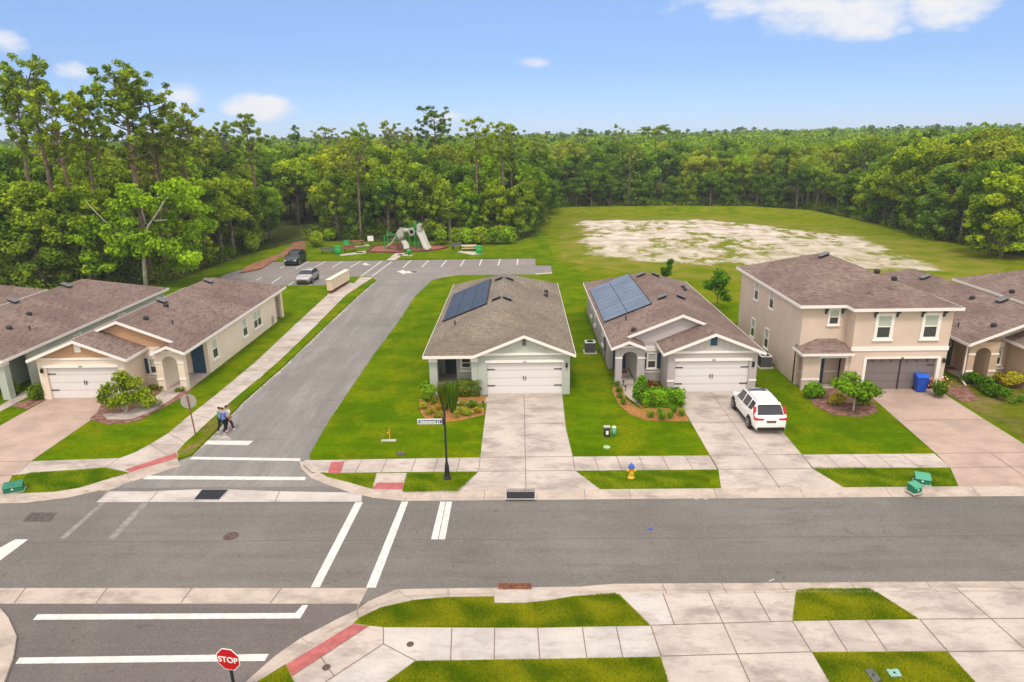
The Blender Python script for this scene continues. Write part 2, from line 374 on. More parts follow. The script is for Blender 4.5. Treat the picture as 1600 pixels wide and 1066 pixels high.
M['orange'] = mat('marker_orange', (0.70, 0.25, 0.02), 0.6)
M['patch'] = mat('patched_asphalt', (0.085, 0.072, 0.066), 0.95, noise=(6, .25))
M['washed'] = mat('washed_sand', (0.33, 0.30, 0.26), 0.95, noise=(3, .25))
M['cover'] = mat('cover_iron', (0.10, 0.062, 0.052), 0.9, noise=(8, .3))
M['rust'] = mat('rust', (0.20, 0.08, 0.045), 0.9, noise=(8, .3))
M['grate'] = mat('grate_iron', (0.035, 0.035, 0.045), 0.7)
M['pit'] = mat('pit_dark', (0.012, 0.012, 0.016), 0.9)
M['mailbox'] = mat('mailbox_tan', (0.62, 0.47, 0.33), 0.6)
M['mailtop'] = mat('mailbox_top', (0.76, 0.66, 0.50), 0.6)
M['mailline'] = mat('mailbox_gap', (0.36, 0.24, 0.15), 0.7)
M['bark'] = mat('pine_bark', (0.17, 0.115, 0.085), 1, noise=(2.5, .35), bump=(6, 0.8))
M['bark2'] = mat('oak_bark', (0.20, 0.17, 0.13), 1, noise=(2.5, .3), bump=(6, 0.8))
M['barkpale'] = mat('pale_bark', (0.42, 0.38, 0.30), 1, noise=(2.5, .2))
M['car_white'] = mat('car_white', (0.80, 0.77, 0.75), 0.22, spec=0.5)
M['car_silver'] = mat('car_silver', (0.42, 0.38, 0.38), 0.25, 0.5, spec=0.5)
M['car_dark'] = mat('car_darkgreen', (0.012, 0.022, 0.024), 0.2, spec=0.5)
M['carglass'] = mat('car_glass', (0.02, 0.022, 0.03), 0.06, spec=0.7)
M['taillight'] = mat('tail_light', (0.45, 0.01, 0.02), 0.25)
M['headlight'] = mat('head_light', (0.6, 0.62, 0.65), 0.1)
M['rim'] = mat('wheel_rim', (0.45, 0.45, 0.46), 0.3, 0.7)
M['plate'] = mat('plate', (0.10, 0.09, 0.05), 0.5)
M['skin'] = mat('skin', (0.45, 0.26, 0.18), 0.6)
M['hair'] = mat('dark_hair', (0.03, 0.015, 0.01), 0.7)
M['teal'] = mat('teal_cloth', (0.03, 0.30, 0.26), 0.9)
M['bluecl'] = mat('blue_cloth', (0.10, 0.18, 0.50), 0.9)
M['palecl'] = mat('pale_cloth', (0.62, 0.62, 0.66), 0.9)
M['blackcl'] = mat('black_cloth', (0.012, 0.014, 0.022), 0.9)
M['marooncl'] = mat('maroon_cloth', (0.06, 0.02, 0.035), 0.9)
M['acgrey'] = mat('ac_grey', (0.10, 0.09, 0.10), 0.6)
M['ring'] = mat('ac_ring', (0.55, 0.56, 0.56), 0.5)
M['mat_red'] = mat('door_mat', (0.20, 0.05, 0.03), 1)

# ------------------------------------------------------------------ mesh collector
ORG = {}
class MB:
    def __init__(s): s.v = []; s.f = []; s.mi = []; s.cur = 0
    def quad(s, *p): s.poly(p)
    def poly(s, pts):
        b = len(s.v); s.v += [tuple(q) for q in pts]; s.f.append(tuple(range(b, b+len(pts)))); s.mi.append(s.cur)
    def box(s, x0, y0, z0, x1, y1, z1, rz=0, o=None):
        if x0 > x1: x0, x1 = x1, x0
        if y0 > y1: y0, y1 = y1, y0
        if z0 > z1: z0, z1 = z1, z0
        p = [(x0, y0, z0), (x1, y0, z0), (x1, y1, z0), (x0, y1, z0), (x0, y0, z1), (x1, y0, z1), (x1, y1, z1), (x0, y1, z1)]
        if rz:
            o = o or ((x0+x1)/2, (y0+y1)/2); c, n = math.cos(rz), math.sin(rz)
            p = [(o[0]+(a-o[0])*c-(b-o[1])*n, o[1]+(a-o[0])*n+(b-o[1])*c, z) for a, b, z in p]
        k = len(s.v); s.v += p
        for f in ((0, 3, 2, 1), (4, 5, 6, 7), (0, 1, 5, 4), (1, 2, 6, 5), (2, 3, 7, 6), (3, 0, 4, 7)):
            s.f.append(tuple(k+i for i in f)); s.mi.append(s.cur)
    def prism(s, pts, axis, a, b):
        """pts 2-D polygon extruded along axis from a to b. axis 'y': pts are (x,z); 'z': (x,y); 'x': (y,z)"""
        def mk(p, t): return {'y': (p[0], t, p[1]), 'z': (p[0], p[1], t), 'x': (t, p[0], p[1])}[axis]
        n = len(pts); k = len(s.v)
        s.v += [mk(p, a) for p in pts] + [mk(p, b) for p in pts]
        tris = tessellate_polygon([[Vector((p[0], p[1], 0)) for p in pts]])
        for t in tris:
            s.f.append(tuple(k+i for i in t)); s.mi.append(s.cur)
            s.f.append(tuple(k+n+i for i in reversed(t))); s.mi.append(s.cur)
        for i in range(n):
            j = (i+1) % n; s.f.append((k+i, k+j, k+n+j, k+n+i)); s.mi.append(s.cur)
    def tube(s, pts, rad, n=8, cap=True):
        if not isinstance(rad, (list, tuple)): rad = [rad]*len(pts)
        P = [Vector(p) for p in pts]; k = len(s.v)
        ref = None
        for i, p in enumerate(P):
            d = (P[min(i+1, len(P)-1)]-P[max(i-1, 0)]).normalized()
            if ref is None: ref = Vector((1, 0, 0)) if abs(d.x) < 0.8 else Vector((0, 1, 0))
            a = (ref - d*ref.dot(d)).normalized(); b = d.cross(a); ref = a
            for j in range(n):
                t = 2*math.pi*j/n; q = p + (a*math.cos(t)+b*math.sin(t))*rad[i]; s.v.append(tuple(q))
        for i in range(len(P)-1):
            for j in range(n):
                a0 = k+i*n+j; a1 = k+i*n+(j+1) % n
                s.f.append((a0, a1, a1+n, a0+n)); s.mi.append(s.cur)
        if cap:
            s.f.append(tuple(k+j for j in reversed(range(n)))); s.mi.append(s.cur)
            s.f.append(tuple(k+(len(P)-1)*n+j for j in range(n))); s.mi.append(s.cur)
    def lathe(s, prof, c, n=16, axis='z'):
        """prof list (r, h)"""
        k = len(s.v)
        for r, h in prof:
            for j in range(n):
                t = 2*math.pi*j/n
                if axis == 'z': s.v.append((c[0]+r*math.cos(t), c[1]+r*math.sin(t), c[2]+h))
                elif axis == 'x': s.v.append((c[0]+h, c[1]+r*math.cos(t), c[2]+r*math.sin(t)))
                else: s.v.append((c[0]+r*math.cos(t), c[1]+h, c[2]+r*math.sin(t)))
        for i in range(len(prof)-1):
            for j in range(n):
                a0 = k+i*n+j; a1 = k+i*n+(j+1) % n
                s.f.append((a0, a1, a1+n, a0+n)); s.mi.append(s.cur)
        s.f.append(tuple(k+j for j in reversed(range(n)))); s.mi.append(s.cur)
        s.f.append(tuple(k+(len(prof)-1)*n+j for j in range(n))); s.mi.append(s.cur)
    def mesh(s, name, mats, o=(0, 0, 0), smooth=False):
        me = bpy.data.meshes.new(name)
        me.from_pydata([(a-o[0], b-o[1], c-o[2]) for a, b, c in s.v], [], s.f)
        if not isinstance(mats, (list, tuple)): mats = [mats]
        for m in mats: me.materials.append(m)
        if len(mats) > 1: me.polygons.foreach_set('material_index', s.mi)
        if smooth: me.polygons.foreach_set('use_smooth', [True]*len(me.polygons))
        me.update()
        return me
    def build(s, name, mats, parent=None, smooth=False, org=None, bevel=0, fix=True):
        o = org if org is not None else (ORG.get(parent, (0, 0, 0)) if parent else (0, 0, 0))
        me = s.mesh(name, mats, o, smooth)
        if fix:
            bm = bmesh.new(); bm.from_mesh(me)
            bmesh.ops.recalc_face_normals(bm, faces=bm.faces); bm.to_mesh(me); bm.free()
        ob = bpy.data.objects.new(name, me); C.objects.link(ob)
        if parent: ob.parent = parent; ORG[ob] = ORG.get(parent, (0, 0, 0))
        else:
            ob.location = o; ORG[ob] = o
        if bevel:
            b = ob.modifiers.new('bevel', 'BEVEL'); b.width = bevel; b.segments = 2; b.limit_method = 'ANGLE'; b.angle_limit = R(40)
        return ob
ORD = 'first second third fourth fifth sixth seventh eighth ninth tenth eleventh twelfth thirteenth fourteenth fifteenth sixteenth seventeenth eighteenth nineteenth twentieth'.split()
ORD += ['twenty-'+o_ for o_ in ORD[:9]]+['thirtieth']+['thirty-'+o_ for o_ in ORD[:9]]
def build_each(mb, name, mats, parent):
    """one object for every separate piece of the collector"""
    par = list(range(len(mb.v)))
    def fd(a):
        while par[a] != a: par[a] = par[par[a]]; a = par[a]
        return a
    for f in mb.f:
        for q in f[1:]: par[fd(q)] = fd(f[0])
    gr = {}
    for i, f in enumerate(mb.f): gr.setdefault(fd(f[0]), []).append(i)
    for k, fs in gr.items():
        b = MB(); mp_ = {}
        for i in fs:
            nf = []
            for q in mb.f[i]:
                if q not in mp_: mp_[q] = len(b.v); b.v.append(mb.v[q])
                nf.append(mp_[q])
            b.f.append(tuple(nf)); b.mi.append(0)
        b.build(name, mats, parent)
def tag(o, label, cat=None, group=None, kind=None):
    o['label'] = label
    if cat: o['category'] = cat
    if group: o['group'] = group
    if kind: o['kind'] = kind
    return o
def thing(name, label, cat, loc, group=None):
    o = bpy.data.objects.new(name, None); C.objects.link(o); o.location = loc; o.empty_display_size = 0.3
    ORG[o] = tuple(loc)
    return tag(o, label, cat, group)
def copy_tree(src, loc=None, rz=None, parent=None):
    c = src.copy(); C.objects.link(c)
    if parent: c.parent = parent
    if loc is not None: c.location = loc
    if rz is not None: c.rotation_euler = (0, 0, rz)
    for ch in list(src.children): copy_tree(ch, parent=c)
    return c
# ------------------------------------------------------------------ ground
def sheet(name, pts, z, m, lines=None, parts=None, thick=0.0, label=None, lw=0.03):
    """flat polygon at height z; lines = joints [(p,q)], drawn 4 mm above in the same mesh"""
    mb = MB()
    if thick:
        mb.prism([(p[0], p[1]) for p in pts], 'z', z-thick, z)
    else:
        for t in tessellate_polygon([[Vector((p[0], p[1], 0)) for p in pts]]):
            mb.poly([(pts[i][0], pts[i][1], z) for i in t])
    mats = [m]
    for (pp, mm, dz) in (parts or []):
        if mm not in mats: mats.append(mm)
        mb.cur = mats.index(mm)
        for t in tessellate_polygon([[Vector((p[0], p[1], 0)) for p in pp]]):
            mb.poly([(pp[i][0], pp[i][1], z+dz) for i in t])
    if lines:
        if M['joint'] not in mats: mats.append(M['joint'])
        mb.cur = mats.index(M['joint'])
        for (p, q) in lines:
            d = Vector((q[0]-p[0], q[1]-p[1])).normalized(); n = Vector((-d.y, d.x))*lw/2
            mb.poly([(p[0]-n.x, p[1]-n.y, z+.009), (q[0]-n.x, q[1]-n.y, z+.009), (q[0]+n.x, q[1]+n.y, z+.009), (p[0]+n.x, p[1]+n.y, z+.009)])
    me = mb.mesh(name, mats)
    bm = bmesh.new(); bm.from_mesh(me)
    if thick: bmesh.ops.recalc_face_normals(bm, faces=bm.faces)
    for f in bm.faces:
        if f.normal.z < 0 and not thick: f.normal_flip()
    bm.to_mesh(me); bm.free()
    ob = bpy.data.objects.new(name, me); C.objects.link(ob); ob['kind'] = 'structure'
    return ob
def G(*pp): return [g(*p) for p in pp]

sheet('ground', [(-2500, -600), (2500, -600), (2500, 4000), (-2500, 4000)], -0.18, M['meadow'])
sheet('road', [(-300, 21.0), (300, 21.0), (300, 29.6), (-300, 29.6)], RL, M['asphalt'])
sheet('side_street', [(-22, 29.6), (-6, 29.6), (-6, 79), (-22, 79)], RL, M['asphalt2'])
sheet('parking_lot', [(-45, 79), (8, 79), (8, 96), (-45, 96)], RL, M['asphalt4'])
sheet('parking_lot', [(-45, 74), (-22, 74), (-22, 79), (-45, 79)], RL, M['asphalt4'])
sheet('near_street', [(-30, -5), (-2, -5), (-2, 21.0), (-30, 21.0)], RL, M['asphalt3'])

corner_in = G((486, 721.6), (488, 727), (499, 738.6), (511.5, 746), (547, 755), (582, 765), (630, 769), (700, 768))
corner_out = [g(x, y, RL) for x, y in ((468, 720.6), (471, 732), (486, 747), (511.5, 757.7), (545, 769), (582, 778), (630, 783), (700, 783.5))]
KY = 28.87
plate = [(-300, KY), (-24.97, KY), (-22.5, 29.05), (-21.49, 29.43), (-20.92, 29.99), (-19.96, 30.84), (-18.2, 32.51), (-17.69, 33.02), (-17.69, 35.8),
         (-17.9, 40.6), (-17.6, 47.7), (-17.5, 59.1), (-17.3, 71.5), (-17.0, 78.6), (-17.84, 80.8), (-19.3, 81.0), (-20.4, 81.0), (-20.4, 76.25), (-26.2, 76.25),
         (-36, 76.2), (-37, 84), (-34.5, 92.5), (2.11, 92.5), (2.0, 87.4), (4.0, 87.05), (3.9, 81.5), (1.95, 81.0), (-5.4, 81.0), (-7.27, 81.17), (-8.84, 80.18),
         (-10.32, 78.2), (-11.09, 70.15), (-11.15, 58.8), (-11.4, 50.4), (-11.45, 42.5), (-11.47, 37.4), (-11.3, 32.9)] + corner_in[:-1] + [(-3.5, KY), (300, KY), (300, 420), (-300, 420)]
sheet('lawn', plate, 0.0, M['lawn'], thick=0.14)
# near block
near_in = G((400, 1066), (445, 1038), (489.6, 1007.6), (552, 973), (560, 966), (594, 949), (644, 937.4), (700, 932.5), (904, 930.7), (963, 925.6)) 
near_in = [(p[0], min(p[1], 21.25)) for p in near_in]
NY = 21.35
sheet('near_lawn', [(-9.5, -5), (-8.9, 13.5)] + near_in + [(5, NY), (300, NY), (300, -5)], 0.0, M['verge'], thick=0.14)
lft = [g(x, y) for x, y in ((-60, 943), (0, 950), (13, 965), (26, 994), (20, 1029), (6, 1066), (-8, 1120))]
sheet('pavement', lft + [(-300, -5), (-300, lft[0][1])], 0.0, M['kerb'], thick=0.14)

def ribbon(name, outer, inner, m=None, joints=None):
    """gutter and mountable kerb swept between the road edge and the lawn edge"""
    mb = MB(); prof = ((0, RL+.006), (0.5, RL+.012), (0.62, RL+0.05), (0.85, 0.006), (1.04, 0.012))
    rows = []
    for o_, i_ in zip(outer, inner):
        rows.append([(o_[0]+(i_[0]-o_[0])*t, o_[1]+(i_[1]-o_[1])*t, z) for t, z in prof])
    for a, b in zip(rows[:-1], rows[1:]):
        for k in range(len(prof)-1): mb.quad(a[k], b[k], b[k+1], a[k+1])
    mb.cur = 1
    for jx in (joints or []):
        r0 = [(jx[0][0]+(jx[1][0]-jx[0][0])*t, jx[0][1]+(jx[1][1]-jx[0][1])*t, z+.005) for t, z in prof]
        for k in range(len(prof)-1):
            a, b = r0[k], r0[k+1]; mb.quad((a[0]-.012, a[1], a[2]), (a[0]+.012, a[1], a[2]), (b[0]+.012, b[1], b[2]), (b[0]-.012, b[1], b[2]))
    ob = mb.build(name, [m or M['kerb'], M['joint']]); ob['kind'] = 'structure'
    me = ob.data
    bm = bmesh.new(); bm.from_mesh(me)
    for f in bm.faces:
        if f.normal.z < 0: f.normal_flip()
    bm.to_mesh(me); bm.free()
    return ob
OY = 28.15
ribbon('kerb', corner_out[:-1] + [(-3.5, OY), (300, OY)], corner_in[:-1] + [(-3.5, KY), (300, KY)],
       joints=[((x, OY), (x, KY)) for x in [-5.5, -1.8, 2.9, 5.0, 9, 13, 17, 21, 25, 29]])
ribbon('kerb', [(-300, 28.2), (-25, 28.2), (-23.3, 28.25), (-21.6, 28.7), (-20.6, 29.3), (-19.4, 30.2), (-17.75, 31.9)],
       [(-300, KY), (-24.97, KY), (-22.5, 29.05), (-21.49, 29.43), (-20.92, 29.99), (-19.96, 30.84), (-18.2, 32.51)], joints=[((-26, 28.2), (-26, KY)), ((-30, 28.2), (-30, KY)), ((-21, 29.1), (-21.2, 29.75)), ((-19.4, 30.2), (-19.96, 30.84))])
# concrete valley gutter across the mouth of the side street
va = [g(x, y, RL) for x, y in ((150, 785), (302, 784.5), (356, 784.5), (565, 784), (565, 770), (440, 768), (355, 765), (308, 765), (232, 768), (168, 768))]
sheet('gutter', va, RL+.004, M['conc3'], lines=[(g(232, 784.5, RL), g(247, 767.5, RL)), (g(430, 784, RL), g(437, 767.5, RL)), (g(150, 785, RL), g(170, 768, RL))])
# near gutter
vb = [g(x, y, RL) for x, y in ((-260, 920), (0, 919), (575, 919), (556, 955), (560, 943.5), (0, 943.5), (-260, 945))]
sheet('gutter', vb, RL+.004, M['kerb'], lines=[(g(x, 919, RL), g(x-18, 943, RL)) for x in (-60, 40, 168, 300, 440)])
sheet('pavement', [g(x, y, RL) for x, y in ((144, 767), (170, 766.8), (183, 761.5), (198, 754.5), (230, 745.5), (198, 754), (173, 760))], RL+.007, M['kerb'])
near_out = [g(x, y, RL) for x, y in ((383, 1066), (430, 1025), (470.5, 997), (530, 966), (558, 953), (575, 940), (620, 921), (700, 919.5), (904, 917))]
no = near_out + [(3.4, 21.95)]
ribbon('kerb', no, near_in, joints=[((no[2]), near_in[2]), (no[4], near_in[4]), (no[6], near_in[6]), (no[7], near_in[7])])
ribbon('kerb', [(3.4, 21.95), (300, 22.1)], [(3.3, 21.25), (300, 21.3)], joints=[((x, 21.98), (x, 21.26)) for x in (5.2, 7.4, 9.6, 12.2, 15, 18, 21)])

Z1 = .005
# side walk and driveways, far side of the road
SY0, SY1 = 30.8, 32.35
M_c = M['conc']
sheet('sidewalk', [(-5.6, SY0), (-2.17, SY0), (-2.17, SY1), (-11.35, SY1-.15), (-11.3, SY0+.9), (-10.6, SY0+.1), (-9.6, SY0-.02)], Z1, M_c,
      lines=[((x, SY0), (x+.05, SY1)) for x in (-9.3, -8.4, -7.1, -5.6, -4.45, -3.3)], parts=[(G((517.5, 722), (538, 722), (532.5, 740), (512, 740)), M['redpad'], .004)])
sheet('sidewalk', G((588.5, 739.5), (635.5, 739.5), (628, 770), (581, 765)), Z1+.004, M_c, parts=[(G((589, 754.4), (631.5, 754.4), (629, 765.5), (582, 764.5)), M['redpad'], .004)])
dl, dr = -2.2, 2.62
sheet('driveway', [(dl, 41.5), (dl, SY0), (-3.15, KY+.02), (3.7, KY+.02), (dr, SY0), (dr, SY1), (2.5, 36), (dr, 41.5)], Z1+.001, M_c,
      lines=[((0.15, 41.3), (0.15, KY)), ((dl, SY1), (dr, SY1)), ((dl, SY0), (dr, SY0)), ((dl, 36.6), (dr, 36.6)), ((dl, SY0), (dl, SY1)), ((dr, SY0), (dr, SY1))])
sheet('sidewalk', [(dr, SY0), (9.7, SY0), (9.7, SY1), (dr, SY1)], Z1, M_c, lines=[((x, SY0), (x-.05, SY1)) for x in (3.8, 4.95, 6.1, 7.3, 8.5)])
sheet('driveway', [(9.85, 41.5), (9.75, SY1), (9.75, SY0), (9.35, KY+.02), (15.1, KY+.02), (14.4, SY0), (14.5, SY1), (14.65, 41.5)], Z1+.001, M_c,
      lines=[((12.2, 41.3), (12.1, KY)), ((9.75, SY1), (14.5, SY1)), ((9.75, SY0), (14.4, SY0)), ((9.8, 36.6), (14.55, 36.6)), ((9.75, SY0), (9.75, SY1)), ((14.45, SY0), (14.5, SY1))])
sheet('sidewalk', [(14.45, SY0), (21.2, SY0), (21.3, SY1), (14.5, SY1)], Z1, M_c, lines=[((x, SY0), (x-.1, SY1)) for x in (15.8, 17.1, 18.4, 19.7)])
sheet('driveway', [(22.1, 41.8), (21.4, SY1), (21.2, SY0), (20.45, KY+.02), (27.8, KY+.02), (26.6, SY0), (26.6, SY1), (26.75, 41.8)], Z1+.001, M['conc2'],
      lines=[((24.2, SY1), (24.1, KY)), ((21.4, SY1), (26.6, SY1)), ((21.3, SY0), (26.6, SY0)), ((22, 36.6), (26.7, 36.6))])
sheet('sidewalk', [(26.6, SY0), (80, SY0), (80, SY1), (26.6, SY1)], Z1, M_c, lines=[((x, SY0), (x-.1, SY1)) for x in (28, 29.4, 30.8, 32.2, 33.6)])
# left side
sheet('driveway', [(-31.0, 41.5), (-31.0, SY1), (-31.0, SY0), (-33, KY+.02), (-24.9, KY+.02), (-25.75, SY0), (-25.9, SY1), (-26.05, 41.5)], Z1+.001, M['conc2'],
      lines=[((-31, SY1), (-25.8, SY1)), ((-31, SY0), (-25.6, SY0)), ((-25.6, SY0), (-25.9, SY1))])
sheet('sidewalk', [(-80, SY0), (-31.0, SY0), (-31.0, SY1), (-80, SY1)], Z1, M_c)
lw_ = [(-25.75, SY0)] + G((60, 738), (120, 734), (165, 730.5), (203, 739), (240, 727.5), (278, 716), (277, 706), (289, 692), (304, 679), (330, 655), (365, 624), (400, 595), (435, 565), (480, 522), (540, 461.5), (583, 433.5),
      (562.5, 433.5), (553, 443), (540.5, 447), (512, 461), (480, 490), (400, 565), (340, 615), (289, 655), (262.5, 677.5), (235, 694), (210, 707.5), (187.5, 716)) + [(-25.9, SY1)]
sheet('sidewalk', lw_, Z1+.002, M_c, lines=[(g(*a), g(*b)) for a, b in (((187, 716), (165, 730)), ((235, 694), (262, 712)), ((262, 677), (290, 692)), ((300, 647), (330, 655)), ((328, 622), (362, 624)), ((355, 600), (392, 602)), ((378, 585), (408, 586)), ((400, 565), (435, 565)), ((420, 546), (455, 546)), ((445, 522), (480, 522)), ((465, 503), (498, 503)), ((490, 481), (518, 481)))],
      parts=[(G((275, 708), (278, 715.5), (203, 738.5), (195, 734)), M['redpad'], .004),
             (G((371, 595), (405, 592), (412, 585.5), (378, 585.5)), M['conc3'], .004), (G((445, 524), (478, 522.6), (498, 505), (463, 505)), M['conc3'], .004)])
sheet('mailbox_pad', G((511, 460.5), (541, 460.5), (553, 443), (538, 440)), Z1+.006, M_c)
# front walks of the houses
sheet('front_walk', [(-23.9, 46.2), (-22.3, 46.2), (-22.3, 43.0)]+G((289, 606), (284, 613), (262, 629), (237, 644), (205, 656), (168, 656), (160, 648), (200, 644), (226, 632), (246, 618), (264, 605))+[(-23.9, 43.1)], .034, M_c)
sheet('front_walk', [(-5.8, 45.6), (-5.8, 42.0), (-5.2, 39.9), (dl, 39.9), (dl, 40.9), (-4.3, 40.9), (-3.3, 41.5), (-3.3, 43.3), (-4.2, 43.4), (-4.3, 45.6)], Z1+.004, M_c)
sheet('front_walk', [(6.6, 47), (6.55, 41.3), (7.2, 39.2), (8.8, 38.4), (9.9, 38.3), (9.9, 39.1), (8.9, 39.3), (7.9, 40.2), (7.6, 42), (7.6, 47)], Z1+.004, M_c)
sheet('front_walk', [(29.5, 47), (29.5, 43.5), (31.2, 43.3), (32, 42.4), (33.5, 40.5), (36, 39.8), (36, 40.8), (34, 41.4), (32.5, 43.5), (31.6, 44.5), (31.6, 47)], Z1+.004, M_c)
sheet('front_walk', [(-33.6, 43), (-33.3, 40.0), (-35.5, 38.2), (-35.5, 37.2), (-32.6, 39.3), (-32.6, 44), (-33.6, 44)], Z1+.004, M_c)
# planting beds
def bed(pts, m, zz=0.03):
    return sheet('planting_bed', pts, zz, m, thick=0.05)
bed(G((152, 645), (140, 655), (170, 664), (215, 659), (250, 640), (285, 622), (298, 610), (281, 607), (262, 620), (240, 632), (200, 632), (185, 622), (160, 628)), M['mulchbrown'])
bed(G((212, 622), (246, 616), (262, 607), (235, 600), (205, 606)), M['mulchbrown'], .02)
bed([(-32.1, 41.2), (-32.6, 40.2), (-31.1, 39.6), (-31.05, 41.2)], M['mulchbrown'])
bed(G((655, 625), (657, 645), (668, 658), (690, 661), (720, 657), (757, 648.5), (756, 638), (700, 637), (688, 625), (683, 612)), M['chips'])
bed(G((708, 628), (757, 629), (760, 619), (712, 617)), M['chips'], .045)
bed(G((958, 601), (957, 612), (968, 634), (985, 648), (1010, 657), (1077, 659), (1066, 634), (1040, 634), (1000, 640), (978, 625), (972, 603)), M['chips'])
bed(G((1000, 637), (1066, 636), (1052, 616), (1033, 611), (1006, 608), (1000, 615)), M['chips'], .045)
bed(G((1262, 611), (1270, 632), (1300, 648), (1345, 652), (1372, 645), (1362, 618), (1320, 605)), M['mulchbrown'])
bed([(26.9, 41.9), (27.0, 39.3), (28.3, 39.6), (28.9, 41.9)], M['mulchbrown'])
sheet('worn_lawn', [(27.0, 41.2), (26.85, SY1+.05), (60, SY1+.05), (60, 42), (33, 43.3), (29.6, 43.3), (28.6, 44)], .003, M['worn'])
bed([(31.4, 44), (31.8, 42), (33.6, 39.2), (35.0, 39.0), (36.5, 42), (36.5, 46), (33, 44.2)], M['mulchbrown'])
# dry earth edge along the street
for (a, b) in (((299, 710), (334, 676)), ((336, 676), (375, 627))):
    p, q = g(*a), g(*b); sheet('dirt_edge', [(p[0]-.9, p[1]), (p[0]-.12, p[1]), (q[0]-.12, q[1]), (q[0]-.35, q[1]), (q[0]-.55, (p[1]+q[1])/2)], .004, M['worn'])
# pale sand washed along the open edges of the side street, and the seam of the main road
def washed(path, side, w0, w1):
    out_, in_ = [], []
    for a, b in zip(path[:-1], path[1:]):
        n = max(2, int(math.dist(a, b)/.45))
        for i in range(n):
            p = (a[0]+(b[0]-a[0])*i/n, a[1]+(b[1]-a[1])*i/n); out_.append((p[0]-side*.05, p[1])); in_.append((p[0]+side*rnd.uniform(w0, w1)*(.4+.6*abs(math.sin(p[1]*.37)+.3*math.sin(p[1]*1.9))), p[1]))
    b = MB()
    for i in range(len(out_)-1): b.quad((*out_[i], RL+.003), (*out_[i+1], RL+.003), (*in_[i+1], RL+.003), (*in_[i], RL+.003))
    o = b.build('washed_sand', M['washed'], fix=False); o['kind'] = 'structure'
washed([(-17.69, 33.2), (-17.69, 35.8), (-17.9, 40.6), (-17.6, 47.7), (-17.5, 59.1), (-17.3, 71.5), (-17.0, 78.0)], 1, .08, .42)
washed([(-11.3, 33.2), (-11.47, 37.4), (-11.45, 42.5), (-11.4, 50.4), (-11.15, 58.8), (-11.09, 70.15)], -1, .02, .16)
pts2 = [g(347+13*math.cos(a)*(1+.3*math.sin(3*a)), 684+5*math.sin(a)*(1+.3*math.cos(2*a)), RL) for a in [k*math.pi/8 for k in range(16)]]
sheet('washed_sand', pts2, RL+.0035, M['washed'])
b = MB()
for i in range(90):
    x0 = -40+i; b.quad((x0, 24.95+.02*math.sin(i*.9), RL+.002), (x0+1, 24.95+.02*math.sin(i*.9+.9), RL+.002), (x0+1, 24.975+.02*math.sin(i*.9+.9), RL+.002), (x0, 24.975+.02*math.sin(i*.9), RL+.002))
o = b.build('road_seam', M['patch'], fix=False); o['kind'] = 'structure'
# near-side pavements
sheet('sidewalk', G((599, 980.5), (840, 981.3), (1017, 978), (1032.5, 1026.5), (843, 1030), (649.4, 1032.6), (599, 1006.6)), Z1, M['conc3'],
      lines=[(g(*a), g(*b)) for a, b in (((706, 982), (704, 1032)), ((773, 982), (772, 1031.5)), ((840, 981.5), (843.5, 1030)), ((910, 981), (917, 1029)), ((963, 980), (973, 1028)), ((599, 980), (599, 1006.6)))])
sheet('sidewalk', [near_in[1], near_in[2], near_in[3]]+G((552, 974.5), (577, 978), (599, 980.5), (599, 1006.6), (649.4, 1032.6), (600.5, 1068), (460, 1068), (447, 1039)), Z1, M_c,
      lines=[(g(*a), g(*b)) for a, b in (((599, 1006.6), (508, 1066)), ((501, 1026), (522, 1057)), ((577, 978), (456, 1057)), ((599, 1006.6), (649, 1032.6)), ((505, 1005), (517, 1017)))],
      parts=[(G((552, 975), (577, 978.5), (456.7, 1057), (446, 1039.5)), M['redpad'], .004), (G((599, 1007.5), (648, 1032.6), (600, 1068), (510, 1068)), M['conc3'], .003)])
sheet('driveway', G((965, 926), (1035, 927), (1107, 926), (1178, 924), (1243.7, 922), (1238, 971), (1268, 1019), (1310, 1090), (1050, 1090), (1032.5, 1026), (1017, 978)), Z1+.003, M_c,
      lines=[(g(*a), g(*b)) for a, b in (((1107, 926), (1129, 972.5)), ((1129, 972.5), (1180, 1085)), ((1035.6, 927.5), (1054, 977)), ((1178, 924), (1204, 971)), ((1018, 977.5), (1238, 971)), ((1032, 1026), (1268, 1019)), ((1017, 978), (1033, 1026)), ((1238, 971), (1268, 1019)))],
      parts=[(G((965, 926), (1034, 927), (1052, 976), (1018, 977)), M['conc3'], .003)])
sheet('sidewalk', G((1238, 970.7), (1437, 968), (1480, 1017.7), (1268, 1019)), Z1, M_c, lines=[(g(*a), g(*b)) for a, b in (((1294, 970), (1324, 1018)), ((1352.5, 969), (1386, 1017.5)))])
sheet('driveway', G((1360, 918.5), (1437, 968), (1480, 1017.5), (1545, 1090), (1900, 1090), (1800, 1010), (1660, 919)), Z1+.003, M_c,
      lines=[(g(*a), g(*b)) for a, b in (((1493, 919), (1551, 969.5)), ((1551, 969.5), (1680, 1085)), ((1437, 968), (1730, 966)), ((1480, 1018.5), (1800, 1016)), ((1437, 968), (1480, 1017.5)))])
# inlet slab
sheet('inlet_slab', G((772, 919.5), (772, 942.5), (820, 942.5), (853.6, 939), (904, 930.7), (904, 926), (829, 921)), .016, M_c)

